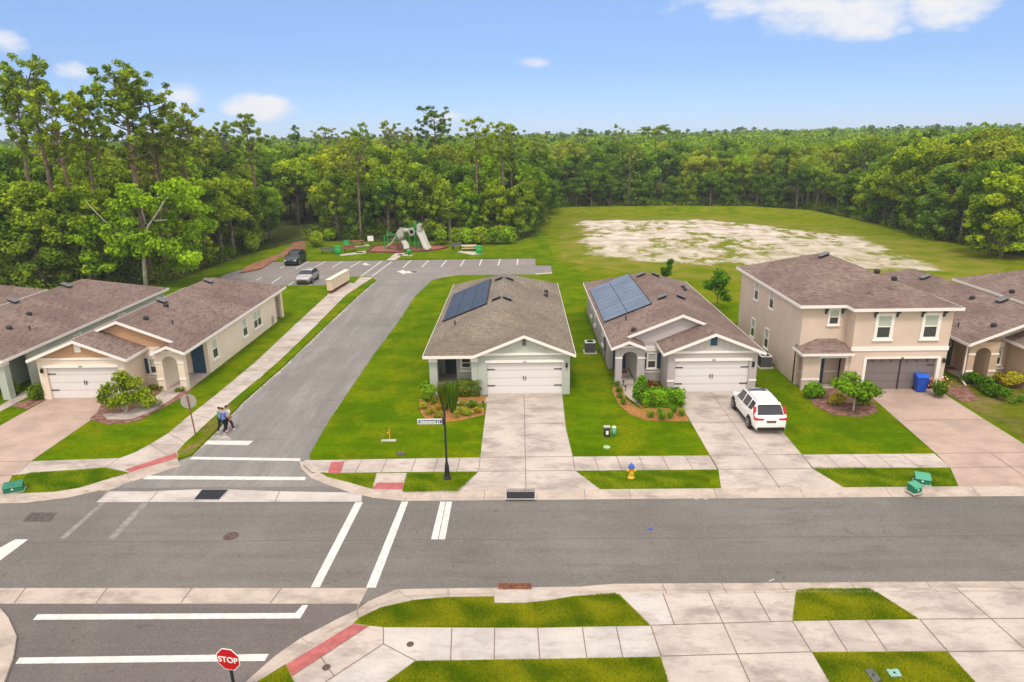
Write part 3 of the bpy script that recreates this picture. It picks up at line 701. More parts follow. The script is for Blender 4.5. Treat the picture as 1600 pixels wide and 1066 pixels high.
# field, trail, playground ground, forest floor
fld = [(5.5, 90), (7.5, 138), (40, 137), (59, 113), (59, 82), (46, 70), (16, 78)]
sheet('sandy_field', fld, .006, M['sand'])
sheet('meadow', [(4.5, 93), (4.3, 149), (57, 143), (66, 125), (66, 90), (80, 74), (120, 60), (40, 64), (16, 66), (9, 76)], .003, M['meadow'])
bm_ = MB()   # grassy bank round the field
path = [(4.5, 118), (4.2, 134), (4.6, 146), (12, 149.5), (30, 149), (48, 146), (57, 137), (59.5, 122), (60, 104)]
prof = ((-4.5, 0.0), (-2.5, .5), (-.8, .95), (.6, 1.0), (2.4, .6), (4, .05))
rows = []
for i, p in enumerate(path):
    a = Vector(path[max(i-1, 0)]); b = Vector(path[min(i+1, len(path)-1)]); d = (b-a).normalized(); n = Vector((-d.y, d.x))
    k = min(1, i/2, (len(path)-1-i)/2)
    rows.append([(p[0]+n.x*t, p[1]+n.y*t, .004+h*k) for t, h in prof])
for a, b in zip(rows[:-1], rows[1:]):
    for k in range(len(prof)-1): bm_.quad(a[k], b[k], b[k+1], a[k+1])
o = bm_.build('grass_bank', M['meadow'], smooth=True); o['kind'] = 'structure'
sheet('dirt_trail', G((373, 427), (384, 417), (402, 409), (440, 395), (456, 382), (460, 374), (475, 374), (478, 386), (470, 396), (440, 402), (425, 409), (408, 420)), .006, M['dirt'])
fl = [(-300, 55), (-60, 70), (-47, 73), (-41, 80), (-40, 96), (-36, 111), (-12, 108.5), (0, 108), (3.5, 120), (4.5, 150.5), (20, 153.5), (52, 149.5), (60, 141), (62.5, 126), (62.5, 104), (64.5, 90), (70, 80), (84, 70), (130, 60), (300, 60), (300, 419), (-300, 419)]
sheet('forest_floor', fl, .010, M['litter'])
pp = G((573, 394.5), (586, 385), (602.5, 384.3), (645, 384.3), (692, 384.7), (699.7, 387.5), (684, 391), (667.5, 393), (627, 394), (626, 395.7), (617, 395.3))
sheet('play_surface', pp, .05, M['mulchred'])
bb = MB()
for i in range(len(pp)):
    a, b = Vector(pp[i]), Vector(pp[(i+1) % len(pp)]); d = (b-a).normalized(); n = Vector((-d.y, d.x))*.12
    bb.prism([(a.x-n.x, a.y-n.y), (b.x-n.x, b.y-n.y), (b.x+n.x, b.y+n.y), (a.x+n.x, a.y+n.y)], 'z', -.02, .18+.001*(i % 3))
tag(bb.build('border', M['brownpl']), 'dark red brown timber edging round the playground mulch', 'edging')
sheet('path', G((603, 407.3), (617, 407.3), (633, 395.5), (619, 395.2)), .012, M_c)
sheet('path', G((555, 396), (600, 393), (596, 390.5), (560, 393)), .012, M['conc3'])
sheet('path', G((530, 398), (533, 400), (572, 396), (565, 393.5)), .012, M['conc3'])
sheet('path', G((545, 388), (578, 384), (575, 382), (545, 385)), .012, M['conc3'])
sheet('path', G((714, 394), (738, 398.5), (756, 396.5), (745, 394), (722, 392)), .012, M['conc3'])
sheet('path', G((619, 399), (643, 400.5), (645, 398), (625, 397.5)), .012, M['conc3'])

# ------------------------------------------------------------------ painted markings
def mark(name, px, z=RL, m='paint', dz=.004):
    return sheet(name, [g(x, y, z) for x, y in px], z+dz, M[m])
mark('road_marking', ((555, 785), (567, 785), (499.5, 918), (485.5, 918)))
mark('road_marking', ((627.5, 784), (638, 784), (587, 918.5), (572, 918.5)))
mark('road_marking', ((688, 784), (696.5, 784), (684, 843), (673.5, 843)))
mark('road_marking', ((697.5, 784), (706.5, 784), (695.5, 843), (685.2, 843)))
mark('road_marking', ((-30, 872), (24, 843), (44, 843), (0, 876), (-20, 890)))
mark('road_marking', ((157, 786), (164, 786), (102, 842), (92, 842)), m='paintold')
mark('road_marking', ((222, 786), (232, 786), (180, 842), (168, 842)), m='paintold')
mark('road_marking', ((230, 743.5), (478.5, 745.5), (476.4, 750.5), (222.5, 749)))
mark('road_marking', ((301, 714), (469.4, 716.5), (468.5, 720.5), (296, 718)))
mark('road_marking', ((324.5, 688.5), (396, 689), (387, 696), (318, 694.5)))
mark('road_marking', ((59, 960), (461.5, 958), (472.4, 945.8), (481.5, 945.8), (469, 966.6), (51.6, 968.8)))
mark('road_marking', ((30.6, 1027.8), (420, 1022), (413.4, 1033), (24, 1037.5)))
mark('road_patch', ((48, 801), (90, 801), (78, 815.5), (35, 815.5)), m='patch', dz=.003)
for (x, y, s) in ((1075, 777, 14), (1090, 777, 14), (1208, 905, -8)):
    mark('road_marking', ((x, y), (x+3, y), (x+s+3, y+3.5), (x+s, y+3.5)))
# parking lines
PL = [((482.5, 408.7), (462, 420)), ((509, 408.7), (489.5, 419)), ((535.5, 408.7), (518.5, 418.5)), ((564, 408.2), (547, 418)), ((597, 408), (564, 432)), ((614, 407.5), (581, 432)),
      ((642, 407), (630, 418)), ((670, 406.8), (659, 417.6)), ((698, 406.5), (689, 417)), ((725.6, 406), (719.4, 416)), ((753, 405), (749, 415)), ((781.6, 404.8), (778.4, 414.7)), ((809, 404.5), (808, 414)),
      ((455, 409.5), (438, 419)), ((504, 432.5), (483, 446)), ((459, 440.5), (449.5, 447)), ((438.8, 433), (424.5, 442.6)), ((408.8, 434), (400.5, 438))]
for a, b in PL:
    p, q = Vector(g(*a, RL)), Vector(g(*b, RL)); d = (q-p).normalized(); n = Vector((-d.y, d.x))*.075
    sheet('parking_line', [p-n, q-n, q+n, p+n], RL+.004, M['paint'])
mark('road_marking', ((620, 424), (632, 422), (632, 424), (645, 424), (645, 427), (632, 427), (632, 429)))
mark('road_marking', ((566, 413.5), (569, 411), (573, 411.5), (575, 413.5), (580, 414), (573, 414.8)))
mark('kerb_paint', ((836, 428), (862, 426), (863, 428), (838, 430)))

# drains and covers
def grate(name, label, pts, z, m, nx, ny, rim='kerb', rw=.06):
    p = [Vector(q) for q in pts]; c = sum(p, Vector((0, 0)))/4
    t = thing(name, label, 'drain cover', (c.x, c.y, z))
    mb = MB(); mb.poly([(q.x, q.y, z+.004) for q in p]); mb.build('opening', M['pit'], t, fix=False)
    b = MB(); A, B, D, E_ = p       # A-B top edge, E_-D bottom
    def ln(a, b_, w_, zz):
        d = (b_-a).normalized(); n = Vector((-d.y, d.x))*w_/2
        b.prism([(a.x-n.x, a.y-n.y), (b_.x-n.x, b_.y-n.y), (b_.x+n.x, b_.y+n.y), (a.x+n.x, a.y+n.y)], 'z', z+.006, zz)
    for i in range(nx+1): ln(A.lerp(B, i/nx), E_.lerp(D, i/nx), .03, z+.03)
    for j in range(ny+1): ln(A.lerp(E_, j/ny), B.lerp(D, j/ny), .03, z+.034)
    b.build('grate_bars', m, t)
    b = MB()
    ln2 = [(A, B), (B, D), (D, E_), (E_, A)]
    for k, (a, q) in enumerate(ln2):
        d = (q-a).normalized(); n = Vector((-d.y, d.x))*rw; e = d*rw
        a_, q_ = a-e*(k % 2 == 0), q+e*(k % 2 == 0)
        b.prism([(a_.x, a_.y), (q_.x, q_.y), (q_.x+n.x, q_.y+n.y), (a_.x+n.x, a_.y+n.y)], 'z', z+.002, z+.02+.002*(k % 2))
    b.build('frame', M[rim], t)
    return t
grate('storm_drain', 'square black storm drain grate in the gutter at the end of the central driveway', [g(x, y, RL) for x, y in ((792, 767.5), (835, 767.5), (835, 782), (792, 782))], -.02, M['grate'], 14, 6, 'conc3', .07)
grate('storm_drain', 'black storm drain grate in the pale gutter across the side street', [g(x, y, RL) for x, y in ((316, 766.5), (356, 766.5), (342, 781), (304, 781))], RL+.004, M['grate'], 12, 6, 'conc3', .06)
grate('storm_drain', 'rusty orange brown kerb inlet grate on the near side of the road', [g(x, y, RL) for x, y in ((780, 917), (829, 917), (829, 924), (780, 924))], .018, M['rust'], 12, 3, 'rust', .04)
def disc(name, label, px, py, r, z, m='cover'):
    x, y = g(px, py, z); b = MB(); b.lathe([(r, 0), (r, .012), (r*.88, .014), (r*.86, .008), (0.01, .008)], (x, y, z+.004), 20)
    tag(b.build(name, M[m], org=(x, y, z)), label, 'manhole cover')
disc('manhole_cover', 'round rusty manhole cover in the asphalt of the main road', 361, 838, .31, RL)
disc('manhole_cover', 'small round dark cover in the pale near sidewalk slab', 641, 1007, .12, Z1)
disc('manhole_cover', 'small round brown cover in the red-edged corner ramp', 510, 1043, .13, Z1+.006)
disc('manhole_cover', 'small round dark cover in the asphalt near the playground crosswalk', 646, 425, .4, RL)
# ------------------------------------------------------------------ houses
S = 0.4                                     # roof slope
def atx(px, py, X):
    d = ray(px, py); t = X/d.x
    return (d.y*t, CAM_H+d.z*t)
def hit(px, py, n, dd):
    d = ray(px, py); n = Vector(n); t = (dd-n.z*CAM_H)/n.dot(d)
    return Vector((d.x*t, d.y*t, CAM_H+d.z*t))
class Mir:
    """maps the drawn x to the built x: identity or mirrored about A/2"""
    def __init__(s, A=None, dx=0): s.A = A; s.dx = dx
    def __call__(s, x): return (s.A-x if s.A is not None else x)+s.dx
    @property
    def sg(s): return -1 if s.A is not None else 1
def bx(mb, m, x0, y0, z0, x1, y1, z1): mb.box(m(x0), y0, z0, m(x1), y1, z1)
def wall_y(mb, m, x0, x1, z0, z1, y, th=.2, holes=()):
    xs = sorted(set([x0, x1]+[h for q in holes for h in q[:2]])); zs = sorted(set([z0, z1]+[h for q in holes for h in q[2:]]))
    for i in range(len(xs)-1):
        # merge cells upward where possible
        run = None
        for j in range(len(zs)-1):
            cx, cz = (xs[i]+xs[i+1])/2, (zs[j]+zs[j+1])/2
            inside = any(h[0] < cx < h[1] and h[2] < cz < h[3] for h in holes)
            if not inside:
                if run is None: run = zs[j]
            if (inside or j == len(zs)-2) and run is not None:
                top = zs[j] if inside else zs[j+1]
                bx(mb, m, xs[i], y, run, xs[i+1], y+th, top); run = None
def pr(mb, m, pts, y0, y1): mb.prism([(m(a), b) for a, b in pts], 'y', y0, y1)
def roof(parent, m, faces, matl, name='roof', th=.09):
    me = bpy.data.meshes.new(name); bm = bmesh.new(); o = ORG[parent]; cache = {}
    def V(p):
        k = (round(p[0], 3), round(p[1], 3), round(p[2], 3))
        if k not in cache: cache[k] = bm.verts.new((m(p[0])-o[0], p[1]-o[1], p[2]-o[2]))
        return cache[k]
    for f in faces:
        fc = bm.faces.new([V(p) for p in f])
    bmesh.ops.recalc_face_normals(bm, faces=bm.faces)
    for f in bm.faces:
        f.normal_update()
        if f.normal.z < 0: f.normal_flip()
    bm.to_mesh(me); bm.free()
    me.materials.append(matl); me.materials.append(M['trim'])
    ob = bpy.data.objects.new(name, me); C.objects.link(ob); ob.parent = parent; ORG[ob] = o
    s = ob.modifiers.new('thickness', 'SOLIDIFY'); s.thickness = th; s.offset = -1; s.material_offset = 1; s.material_offset_rim = 1
    return ob
def boards(parent, m, segs, h=.18, t=.03, name='fascia', matl=None):
    """segs: (p, q, outward normal (x,y))"""
    mb = MB()
    for p, q, n in segs:
        P = []
        for a in (p, q):
            for oo in (0.004, t):
                for zz in (-h, .012): P.append((m(a[0]+n[0]*oo), a[1]+n[1]*oo, a[2]+zz))
        k = len(mb.v); mb.v += P
        for f in ((0, 1, 3, 2), (4, 6, 7, 5), (0, 2, 6, 4), (1, 5, 7, 3), (2, 3, 7, 6), (0, 4, 5, 1)):
            mb.f.append(tuple(k+i for i in f)); mb.mi.append(0)
    return mb.build(name, matl or M['trimw'], parent)
def window(parent, face, c, u0, u1, z0, z1, m=None, fr=.09, blind=True, label=None, mull=False, sill=True):
    """double-hung window on a wall face: '-y' at y=c, '+x'/'-x' at x=c"""
    def bb(mb, a0, a1, d0, d1, b0, b1):
        if face == '-y': mb.box((m or Mir())(a0), c-d1, b0, (m or Mir())(a1), c-d0, b1)
        elif face == '+x': mb.box(c+d0, a0, b0, c+d1, a1, b1)
        else: mb.box(c-d1, a0, b0, c-d0, a1, b1)
    f = MB()
    bb(f, u0-fr, u1+fr, .003, .06, z1, z1+fr); bb(f, u0-fr, u1+fr, .003, .06, z0-fr, z0)
    bb(f, u0-fr, u0, .003, .055, z0, z1); bb(f, u1, u1+fr, .003, .055, z0, z1)
    if sill: bb(f, u0-fr-.06, u1+fr+.06, .003, .11, z0-fr-.07, z0-fr-.003)
    w_ = f.build('window', M['trim'], parent)
    s = MB(); zm = (z0+z1)/2
    bb(s, u0, u1, .018, .045, zm-.03, zm+.03); bb(s, u0, u0+.04, .018, .04, z0, zm-.03); bb(s, u1-.04, u1, .018, .04, z0, zm-.03)
    bb(s, u0, u0+.035, .018, .04, zm+.03, z1); bb(s, u1-.035, u1, .018, .04, zm+.03, z1)
    if mull: bb(s, (u0+u1)/2-.05, (u0+u1)/2+.05, .018, .05, z0, z1)
    s.build('sash', M['trim'], w_)
    p = MB(); bb(p, u0, u1, .004, .012, z0, zm); p.build('pane', M['glass'], w_)
    p = MB(); bb(p, u0, u1, .004, .012, zm, z1); p.build('pane', M['blind'] if blind else M['glass'], w_)
    return w_
def digits(parent, txt, x, y, z, size, matl, name='house_number', rx=90):
    cu = bpy.data.curves.new(name, 'FONT'); cu.body = txt; cu.size = size; cu.extrude = .006; cu.align_x = 'CENTER'; cu.offset = .004
    tmp = bpy.data.objects.new('tmp', cu); C.objects.link(tmp)
    dg = bpy.context.evaluated_depsgraph_get(); me = bpy.data.meshes.new_from_object(tmp.evaluated_get(dg))
    bpy.data.objects.remove(tmp)
    me.transform(Matrix.Rotation(R(rx), 4, 'X')); o = ORG.get(parent, (0, 0, 0))
    me.transform(Matrix.Translation((x-o[0], y-o[1], z-o[2])))
    me.materials.clear(); me.materials.append(matl)
    ob = bpy.data.objects.new(name, me); C.objects.link(ob); ob.parent = parent; ORG[ob] = o
    return ob
def garage_door(parent, m, x0, x1, y, z1=2.13, matl=None, hinges=True):
    mb = MB(); n = 4; hh = z1/n
    for i in range(n):
        bx(mb, m, x0, y, i*hh+.005, x1, y+.06, (i+1)*hh-.005)
        for k in range(8):                       # raised panels
            a = x0+.08+k*(x1-x0-.1)/8; b_ = a+(x1-x0)/8-.14
            bx(mb, m, a, y-.010, i*hh+.09, b_, y-.001, (i+1)*hh-.09)
    bx(mb, m, x0, y+.06, 0.0, x1, y+.09, z1)
    d = mb.build('garage_door', matl or M['door_white'], parent)
    if hinges:
        for zz in (.28*z1, .80*z1):
            for sd in (0, 1):
                h = MB(); a, b_ = (x0+.03, x0+.5) if sd == 0 else (x1-.5, x1-.03)
                bx(h, m, a, y-.045, zz-.028, b_, y-.02, zz+.028); e = a if sd == 0 else b_
                bx(h, m, e-.03 if sd else e, y-.05, zz-.06, e if sd else e+.03, y-.02, zz+.06); h.build('hinge', M['black'], d)
        h = MB(); xm = (x0+x1)/2
        for s_ in (-.07, .07): bx(h, m, xm+s_-.02, y-.06, .95, xm+s_+.02, y-.02, 1.22)
        h.build('handle', M['black'], d)
    return d
def lamp(parent, x, y, z):
    mb = MB(); mb.box(x-.05, y-.03, z-.1, x+.05, y, z+.12); mb.lathe([(.04, -.16), (.085, -.12), (.075, .06), (.11, .08), (.02, .16)], (x, y-.12, z), 8)
    mb.tube([(x, y, z+.1), (x, y-.12, z+.17)], .012, 6)
    return mb.build('wall_lamp', M['black'], parent)
def vents(parent, lst, plane):
    """(px,py,kind) on a roof plane z = z0 + s*(x-x0)*k"""
    z0, x0, k = plane; n = (-S*k, 0, 1); dd = z0-S*k*x0
    for px, py, kind in lst:
        p = hit(px, py, n, dd); mb = MB(); q = S*k
        if kind == 'box':
            L2, W2, H2 = .34, .32, .17
            P = []
            for z_ in (0.004, H2):
                for a, b in ((-L2, -W2), (L2, -W2), (L2, W2), (-L2, W2)):
                    sh = .88 if z_ > .01 else .7
                    P.append((p.x+a*sh, p.y+b*sh, p.z+q*a*sh+z_))
            kk = len(mb.v); mb.v += P
            for f in ((0, 3, 2, 1), (4, 5, 6, 7), (0, 1, 5, 4), (1, 2, 6, 5), (2, 3, 7, 6), (3, 0, 4, 7)): mb.f.append(tuple(kk+i for i in f)); mb.mi.append(0)
            v = mb.build('roof_vent', M['black'], parent)
            c2 = MB(); P = [(p.x+a, p.y+b, p.z+q*a+H2+.005+zz) for zz in (0, .03) for a, b in ((-L2, -W2), (L2, -W2), (L2, W2), (-L2, W2))]
            c2.v += P
            for f in ((0, 3, 2, 1), (4, 5, 6, 7), (0, 1, 5, 4), (1, 2, 6, 5), (2, 3, 7, 6), (3, 0, 4, 7)): c2.f.append(f); c2.mi.append(0)
            c2.build('cap', M['vent'], v)
        elif kind == 'dome':
            mb.lathe([(.17, -.06), (.17, .06), (.2, .1), (.14, .2), (.03, .24)], (p.x, p.y, p.z), 10); mb.build('vent_pipe', M['black'], parent)
        else:
            mb.lathe([(.045, -.05), (.045, .33)], (p.x, p.y, p.z), 8); mb.build('vent_pipe', M['black'], parent)

ZE = 2.8
def rear_shell(mb, m, xo, xi, y0o, y0i, yb, z1=ZE):
    """outer side walls and back wall"""
    bx(mb, m, xo, y0o, 0, xo+.2, yb-.2, z1); bx(mb, m, xi-.2, y0i, 0, xi, yb-.2, z1); bx(mb, m, xo, yb-.2, 0, xi, yb, z1)

# --- hip-roofed single storey house (the central one; mirrored for the far left)
def hip_house(name, label, m, wallm, roofm, gablem, doorm, num, group=None):
    t = thing(name, label, 'house', (m(-1.4), 51.5, 0))
    xo, xi, yb, y0 = -5.9, 3.1, 62.1, 41.3
    mb = MB(); wall_y(mb, m, -2.8, xi, 0, ZE, y0, .2, [(-2.21, 2.6, 0, 2.15)])
    rear_shell(mb, m, xo, xi, 43.6, y0+.2, yb)
    wall_y(mb, m, -4.35, -2.8, 0, ZE, 43.3, .2)                        # recess wall with the small window
    bx(mb, m, -4.35, 43.5, 0, -4.15, 45.6, ZE)
    wall_y(mb, m, xo+.2, -4.15, 0, ZE, 45.6, .2)
    bx(mb, m, -3.0, y0+.21, 0, -2.8, 43.3, ZE)
    bx(mb, m, xo, y0, 2.5, -2.8, y0+.25, ZE)                           # porch beam
    mb.build('wall', wallm, t)
    c = MB(); bx(c, m, xo+.0, y0-.03, 0, xo+.5, y0+.47, 2.28); bx(c, m, -3.2, y0-.03, 0, -2.81, y0-.002, 2.28); bx(c, m, -3.2, y0, 0, -3.01, y0+.4, 2.5); build_each(c, 'column', wallm, t)
    c = MB(); bx(c, m, xo-.03, y0-.06, 2.28, xo+.53, y0+.5, 2.52); bx(c, m, -3.23, y0-.06, 2.28, -2.78, y0-.004, 2.52)
    bx(c, m, -2.32, y0-.05, 2.19, 2.7, y0-.003, 2.36)
    bx(c, m, -2.9, y0-.06, 2.69, xi+.02, y0-.003, 2.83)
    build_each(c, 'trim', M['trim'], t)
    d = MB(); bx(d, m, -5.35, 45.52, .02, -4.42, 45.59, 2.1); dd = d.build('front_door', doorm, t)
    d = MB(); bx(d, m, -4.56, 45.46, .95, -4.5, 45.52, 1.1); d.build('handle', M['vent'], dd)
    window(t, '-y', 43.3, -4.0, -3.4, 1.25, 1.85, m, .08, False, sill=False)
    d = MB(); bx(d, m, -4.15, 43.2, .93, -3.25, 43.297, 1.08); d.build('window_sill', M['trim'], t)
    garage_door(t, m, -2.21, 2.6, y0+.15)
    gb = MB(); pr(gb, m, [(-2.75, 2.805), (3.08, 2.805), (3.08, 2.82), (.19, ZE+S*3.2-.13), (-2.75, 2.82)], y0-.002, y0+.15); gb.build('gable', gablem, t)
    v = MB(); bx(v, m, .07, y0-.045, 3.32, .31, y0-.004, 3.86); vv = v.build('gable_vent', M['vent'], t)
    xl, xr, xg, yf, yr = -6.22, 3.42, -3.04, 40.9, 62.5
    xm, xgm = (xl+xr)/2, (xg+xr)/2; hw, hg = (xr-xl)/2, (xr-xg)/2; zr = ZE+S*hw; zg = ZE+S*hg
    p = lambda x, y, z: (x, y, z)
    roof(t, m, [[p(xl, yf, ZE), p(xl, yr, ZE), p(xm, yr-hw, zr), p(xm, yf+hw, zr)],
                [p(xr, yr, ZE), p(xr, yf, ZE), p(xgm, yf, zg), p(xgm, yf+hg, zg), p(xm, yf+hw, zr), p(xm, yr-hw, zr)],
                [p(xl, yf, ZE), p(xg, yf, ZE), p(xgm, yf+hg, zg), p(xm, yf+hw, zr)],
                [p(xg, yf, ZE), p(xgm, yf, zg), p(xgm, yf+hg, zg)],
                [p(xl, yr, ZE), p(xr, yr, ZE), p(xm, yr-hw, zr)]], roofm)
    boards(t, m, [(p(xl, yf, ZE), p(xg, yf, ZE), (0, -1)), (p(xg, yf, ZE), p(xgm, yf, zg), (0, -1)), (p(xgm, yf, zg), p(xr, yf, ZE), (0, -1)),
                  (p(xl, yf, ZE), p(xl, yr, ZE), (-1, 0)), (p(xr, yf, ZE), p(xr, yr, ZE), (1, 0)), (p(xl, yr, ZE), p(xr, yr, ZE), (0, 1))])
    if num: digits(t, num, m(.19), y0-.055, 2.21, .15, M['black'])
    return t
h2 = hip_house('house', 'blue grey house with white garage door, grey brown roof and dark solar panels', Mir(), M['st_blue'], M['roof_grey'], M['sid_blue'], M['teal_dk'], '114')
lamp(h2, 2.88, 41.3, 2.02)
PLa = (ZE, -6.22, 1); PRa = (ZE, 3.42, -1)
vents(h2, [(779, 437, 'box'), (775, 468, 'box'), (711, 508, 'pipe')], PLa)
vents(h2, [(797, 437, 'box'), (793, 468, 'box'), (853.5, 457, 'dome'), (853, 463, 'dome')], PRa)
for yy in (47, 52.5, 58): window(h2, '-x', -5.9, yy, yy+.9, .9, 2.2)
for yy in (49, 56): window(h2, '+x', 3.1, yy, yy+.9, .9, 2.2)
def solar_array(parent, corners, plane, ncol, nstrip, matl, alongu, name='solar_panel'):
    """corners px: near-low, near-high, far-high, far-low"""
    z0, x0, k = plane; n = (-S*k, 0, 1); dd = z0-S*k*x0
    a, b, c, d = [hit(px, py, n, dd) for px, py in corners]
    x_lo, x_hi = (a.x+d.x)/2, (b.x+c.x)/2; y0, y1 = (a.y+b.y)/2, (c.y+d.y)/2
    P = lambda u, v, h: (x_lo+(x_hi-x_lo)*u, y0+(y1-y0)*v, z0+S*k*(x_lo+(x_hi-x_lo)*u-x0)+h)
    for i in range(ncol):
        u0, u1 = i/ncol+.006, (i+1)/ncol-.006
        mb = MB(); mats = [matl, M['black'], M['solarline']]
        k0 = len(mb.v); mb.v += [P(u0, 0, .05), P(u1, 0, .05), P(u1, 1, .05), P(u0, 1, .05), P(u0, 0, .12), P(u1, 0, .12), P(u1, 1, .12), P(u0, 1, .12)]
        for j, f in enumerate(((4, 5, 6, 7), (0, 1, 5, 4), (1, 2, 6, 5), (2, 3, 7, 6), (3, 0, 4, 7))):
            mb.f.append(tuple(k0+q for q in f)); mb.mi.append(0 if j == 0 else 1)
        mb.cur = 1 if nstrip > 3 else 2
        for s_ in range(1, nstrip):
            v = s_/nstrip; mb.quad(P(u0, v-.0025, .125), P(u1, v-.0025, .125), P(u1, v+.0025, .125), P(u0, v+.0025, .125))
        pn = mb.build(name, mats, parent, fix=False)
        q = MB()
        q.tube([(P(u1, v_, .07)[0]+.05, P(u1, v_, .07)[1], P(u1, v_, .07)[2]+.01) for v_ in [a_/18 for a_ in range(19)]], [.075 if a_ % 2 else .035 for a_ in range(19)], 6)
        q.build('header_pipe', M['black'], pn)
solar_array(h2, [(689.3, 505.6), (759.2, 476), (766, 440.5), (711, 458)], PLa, 3, 2, M['solar'], True)

# --- gable-fronted house with arched porch
def gable_house(name, label, m, wallm, roofm, sidingm, sidingg, doorm, num, shutter, lanai=False, porch_gable=True):
    t = thing(name, label, 'house', (m(10.6), 52, 0))
    xo, xi, y0, yp, yw, yb = 6.2, 15.0, 41.3, 42.6, 43.6, 62.2
    mb = MB()
    wall_y(mb, m, 9.35, xi, 0, ZE, y0, .2, [(9.82, 14.5, 0, 2.15)])
    bx(mb, m, 9.35, y0+.2, 0, 9.55, yw+.2, ZE)
    wall_y(mb, m, 8.1, 9.35, 0, ZE, yw, .2)
    wall_y(mb, m, 6.2, 8.1, 2.42, ZE, yp, .42)                          # above the arch
    bx(mb, m, 6.2, yp, 0, 6.62, yp+.42, 2.42); bx(mb, m, 7.62, yp, 0, 8.1, yp+.42, 2.42)
    r_ = .5; n = 12                                                     # arch spandrels
    for k in range(n):
        a0, a1 = math.pi*k/n, math.pi*(k+1)/n
        q = [(7.12+r_*math.cos(a0), 1.98+.44*math.sin(a0)), (7.12+r_*math.cos(a0), 2.42), (7.12+r_*math.cos(a1), 2.42), (7.12+r_*math.cos(a1), 1.98+.44*math.sin(a1))]
        pr(mb, m, q, yp+.002, yp+.418)
    bx(mb, m, 7.7, yp+.42, 0, 7.9, 46.2, ZE)                             # entry side wall
    wall_y(mb, m, 6.2, 7.9, 0, ZE, 46.2, .2)
    bx(mb, m, 7.9, yw, 0, 8.1, yw+.2, ZE)
    bx(mb, m, 6.2, yp+.42, 2.42, 6.4, 46.2, ZE)                          # beam over the side opening
    ye = 60.3 if lanai else yb-.2
    bx(mb, m, xo, 46.4, 0, xo+.2, ye, ZE); bx(mb, m, xi-.2, y0+.2, 0, xi, yb-.2, ZE); bx(mb, m, xo+.2 if lanai else xo, yb-.2, 0, xi, yb, ZE)
    if lanai:
        bx(mb, m, xo, 61.75, 0, xo+.2, yb, ZE); bx(mb, m, xo, 60.3, 2.3, xo+.2, 61.75, ZE); bx(mb, m, xo+.2, 60.1, 0, xo+2.4, 60.3, ZE); bx(mb, m, xo+2.4, 60.1, 0, xo+2.6, yb-.2, ZE)
    mb.build('wall', wallm, t)
    c = MB()
    bx(c, m, 6.16, yp-.04, 1.95, 6.66, yp+.46, 2.06) if False else None
    for a, b in ((6.16, 6.62), (7.62, 8.14)):
        bx(c, m, a, yp-.04, 1.93, b, yp-.002, 2.05); bx(c, m, a, yp-.04, .78, b, yp-.002, .9) if wallm in (M['st_cream'], M['st_tan']) else None
    bx(c, m, 8.3, yw-.05, 2.12, 9.1, yw-.003, 2.5)
    bx(c, m, 8.12, yw-.04, .62, 9.34, yw-.003, .74)
    bx(c, m, 9.75, y0-.05, 2.17, 14.65, y0-.003, 2.35)
    bx(c, m, 9.32, y0-.06, 2.69, xi+.02, y0-.003, 2.83)
    if wallm is M['st_lav']:
        bx(c, m, 9.32, y0-.04, .78, 9.8, y0-.003, .9); bx(c, m, 14.52, y0-.04, .78, xi+.02, y0-.003, .9)
    build_each(c, 'trim', M['trim'], t)
    d = MB(); bx(d, m, 6.5, 46.12, .03, 7.4, 46.19, 2.15); dd = d.build('front_door', doorm, t)
    d = MB(); bx(d, m, 7.26, 46.05, .95, 7.33, 46.12, 1.12); d.build('handle', M['vent'], dd)
    if m.A is None and m.dx < 30:
        d = MB(); bx(d, m, 6.6, 45.2, .012, 7.4, 45.8, .04)
        tag(d.build('doormat', M['mat_red'], org=(m(7.0), 45.5, .012)), 'small brown red mat in front of the '+('navy front door of the lavender grey house' if m.dx == 0 else 'dark door with the wreath'), 'doormat')
    window(t, '-y', yw, 8.48, 9.02, .98, 1.95, m, .07)
    if shutter:
        for a in (8.18, 9.12):
            b = MB(); bx(b, m, a, yw-.05, .93, a+.2, yw-.003, 2.0)
            for q in range(8): bx(b, m, a+.03, yw-.062, .98+q*.125, a+.17, yw-.05, 1.06+q*.125)
            b.build('shutter', shutter, t)
    garage_door(t, m, 9.82, 14.5, y0+.15)
    xl, xr, xg, yb2 = 5.85, 15.35, 8.95, 62.55
    yf, yg, ypf = 40.9, 43.25, 42.2
    xm, xgm = (xl+xr)/2, (xg+xr)/2; hw = (xr-xl)/2; zr = ZE+S*hw; zg = ZE+S*(xr-xgm)
    xp = 8.1; xpm = (xl+xp)/2; zp = ZE+S*(xpm-xl)
    gb = MB(); pr(gb, m, [(9.28, 2.83), (14.97, 2.83), (xgm, zg-.13)], y0-.002, y0+.15); gb.build('gable', sidingg, t)
    gb = MB(); pr(gb, m, [(6.3, 2.805), (14.9, 2.805), (xm, zr-.13)], yw, yw+.15); gb.build('gable', sidingm, t)
    if porch_gable:
        gb = MB(); pr(gb, m, [(6.25, 2.83), (7.95, 2.83), (xpm+.0, zp-.1)], yp-.002, yp+.12); gb.build('gable', wallm, t)
        c = MB(); bx(c, m, 6.1, yp-.05, 2.70, 8.12, yp-.003, 2.82); build_each(c, 'trim', M['trim'], t)
    v = MB(); bx(v, m, xgm-.2, y0-.05, 3.2, xgm+.2, y0-.004, 3.75)
    v.build('gable_vent', M['navy'] if wallm is M['st_lav'] else M['white'], t)
    p = lambda x, y, z: (x, y, z)
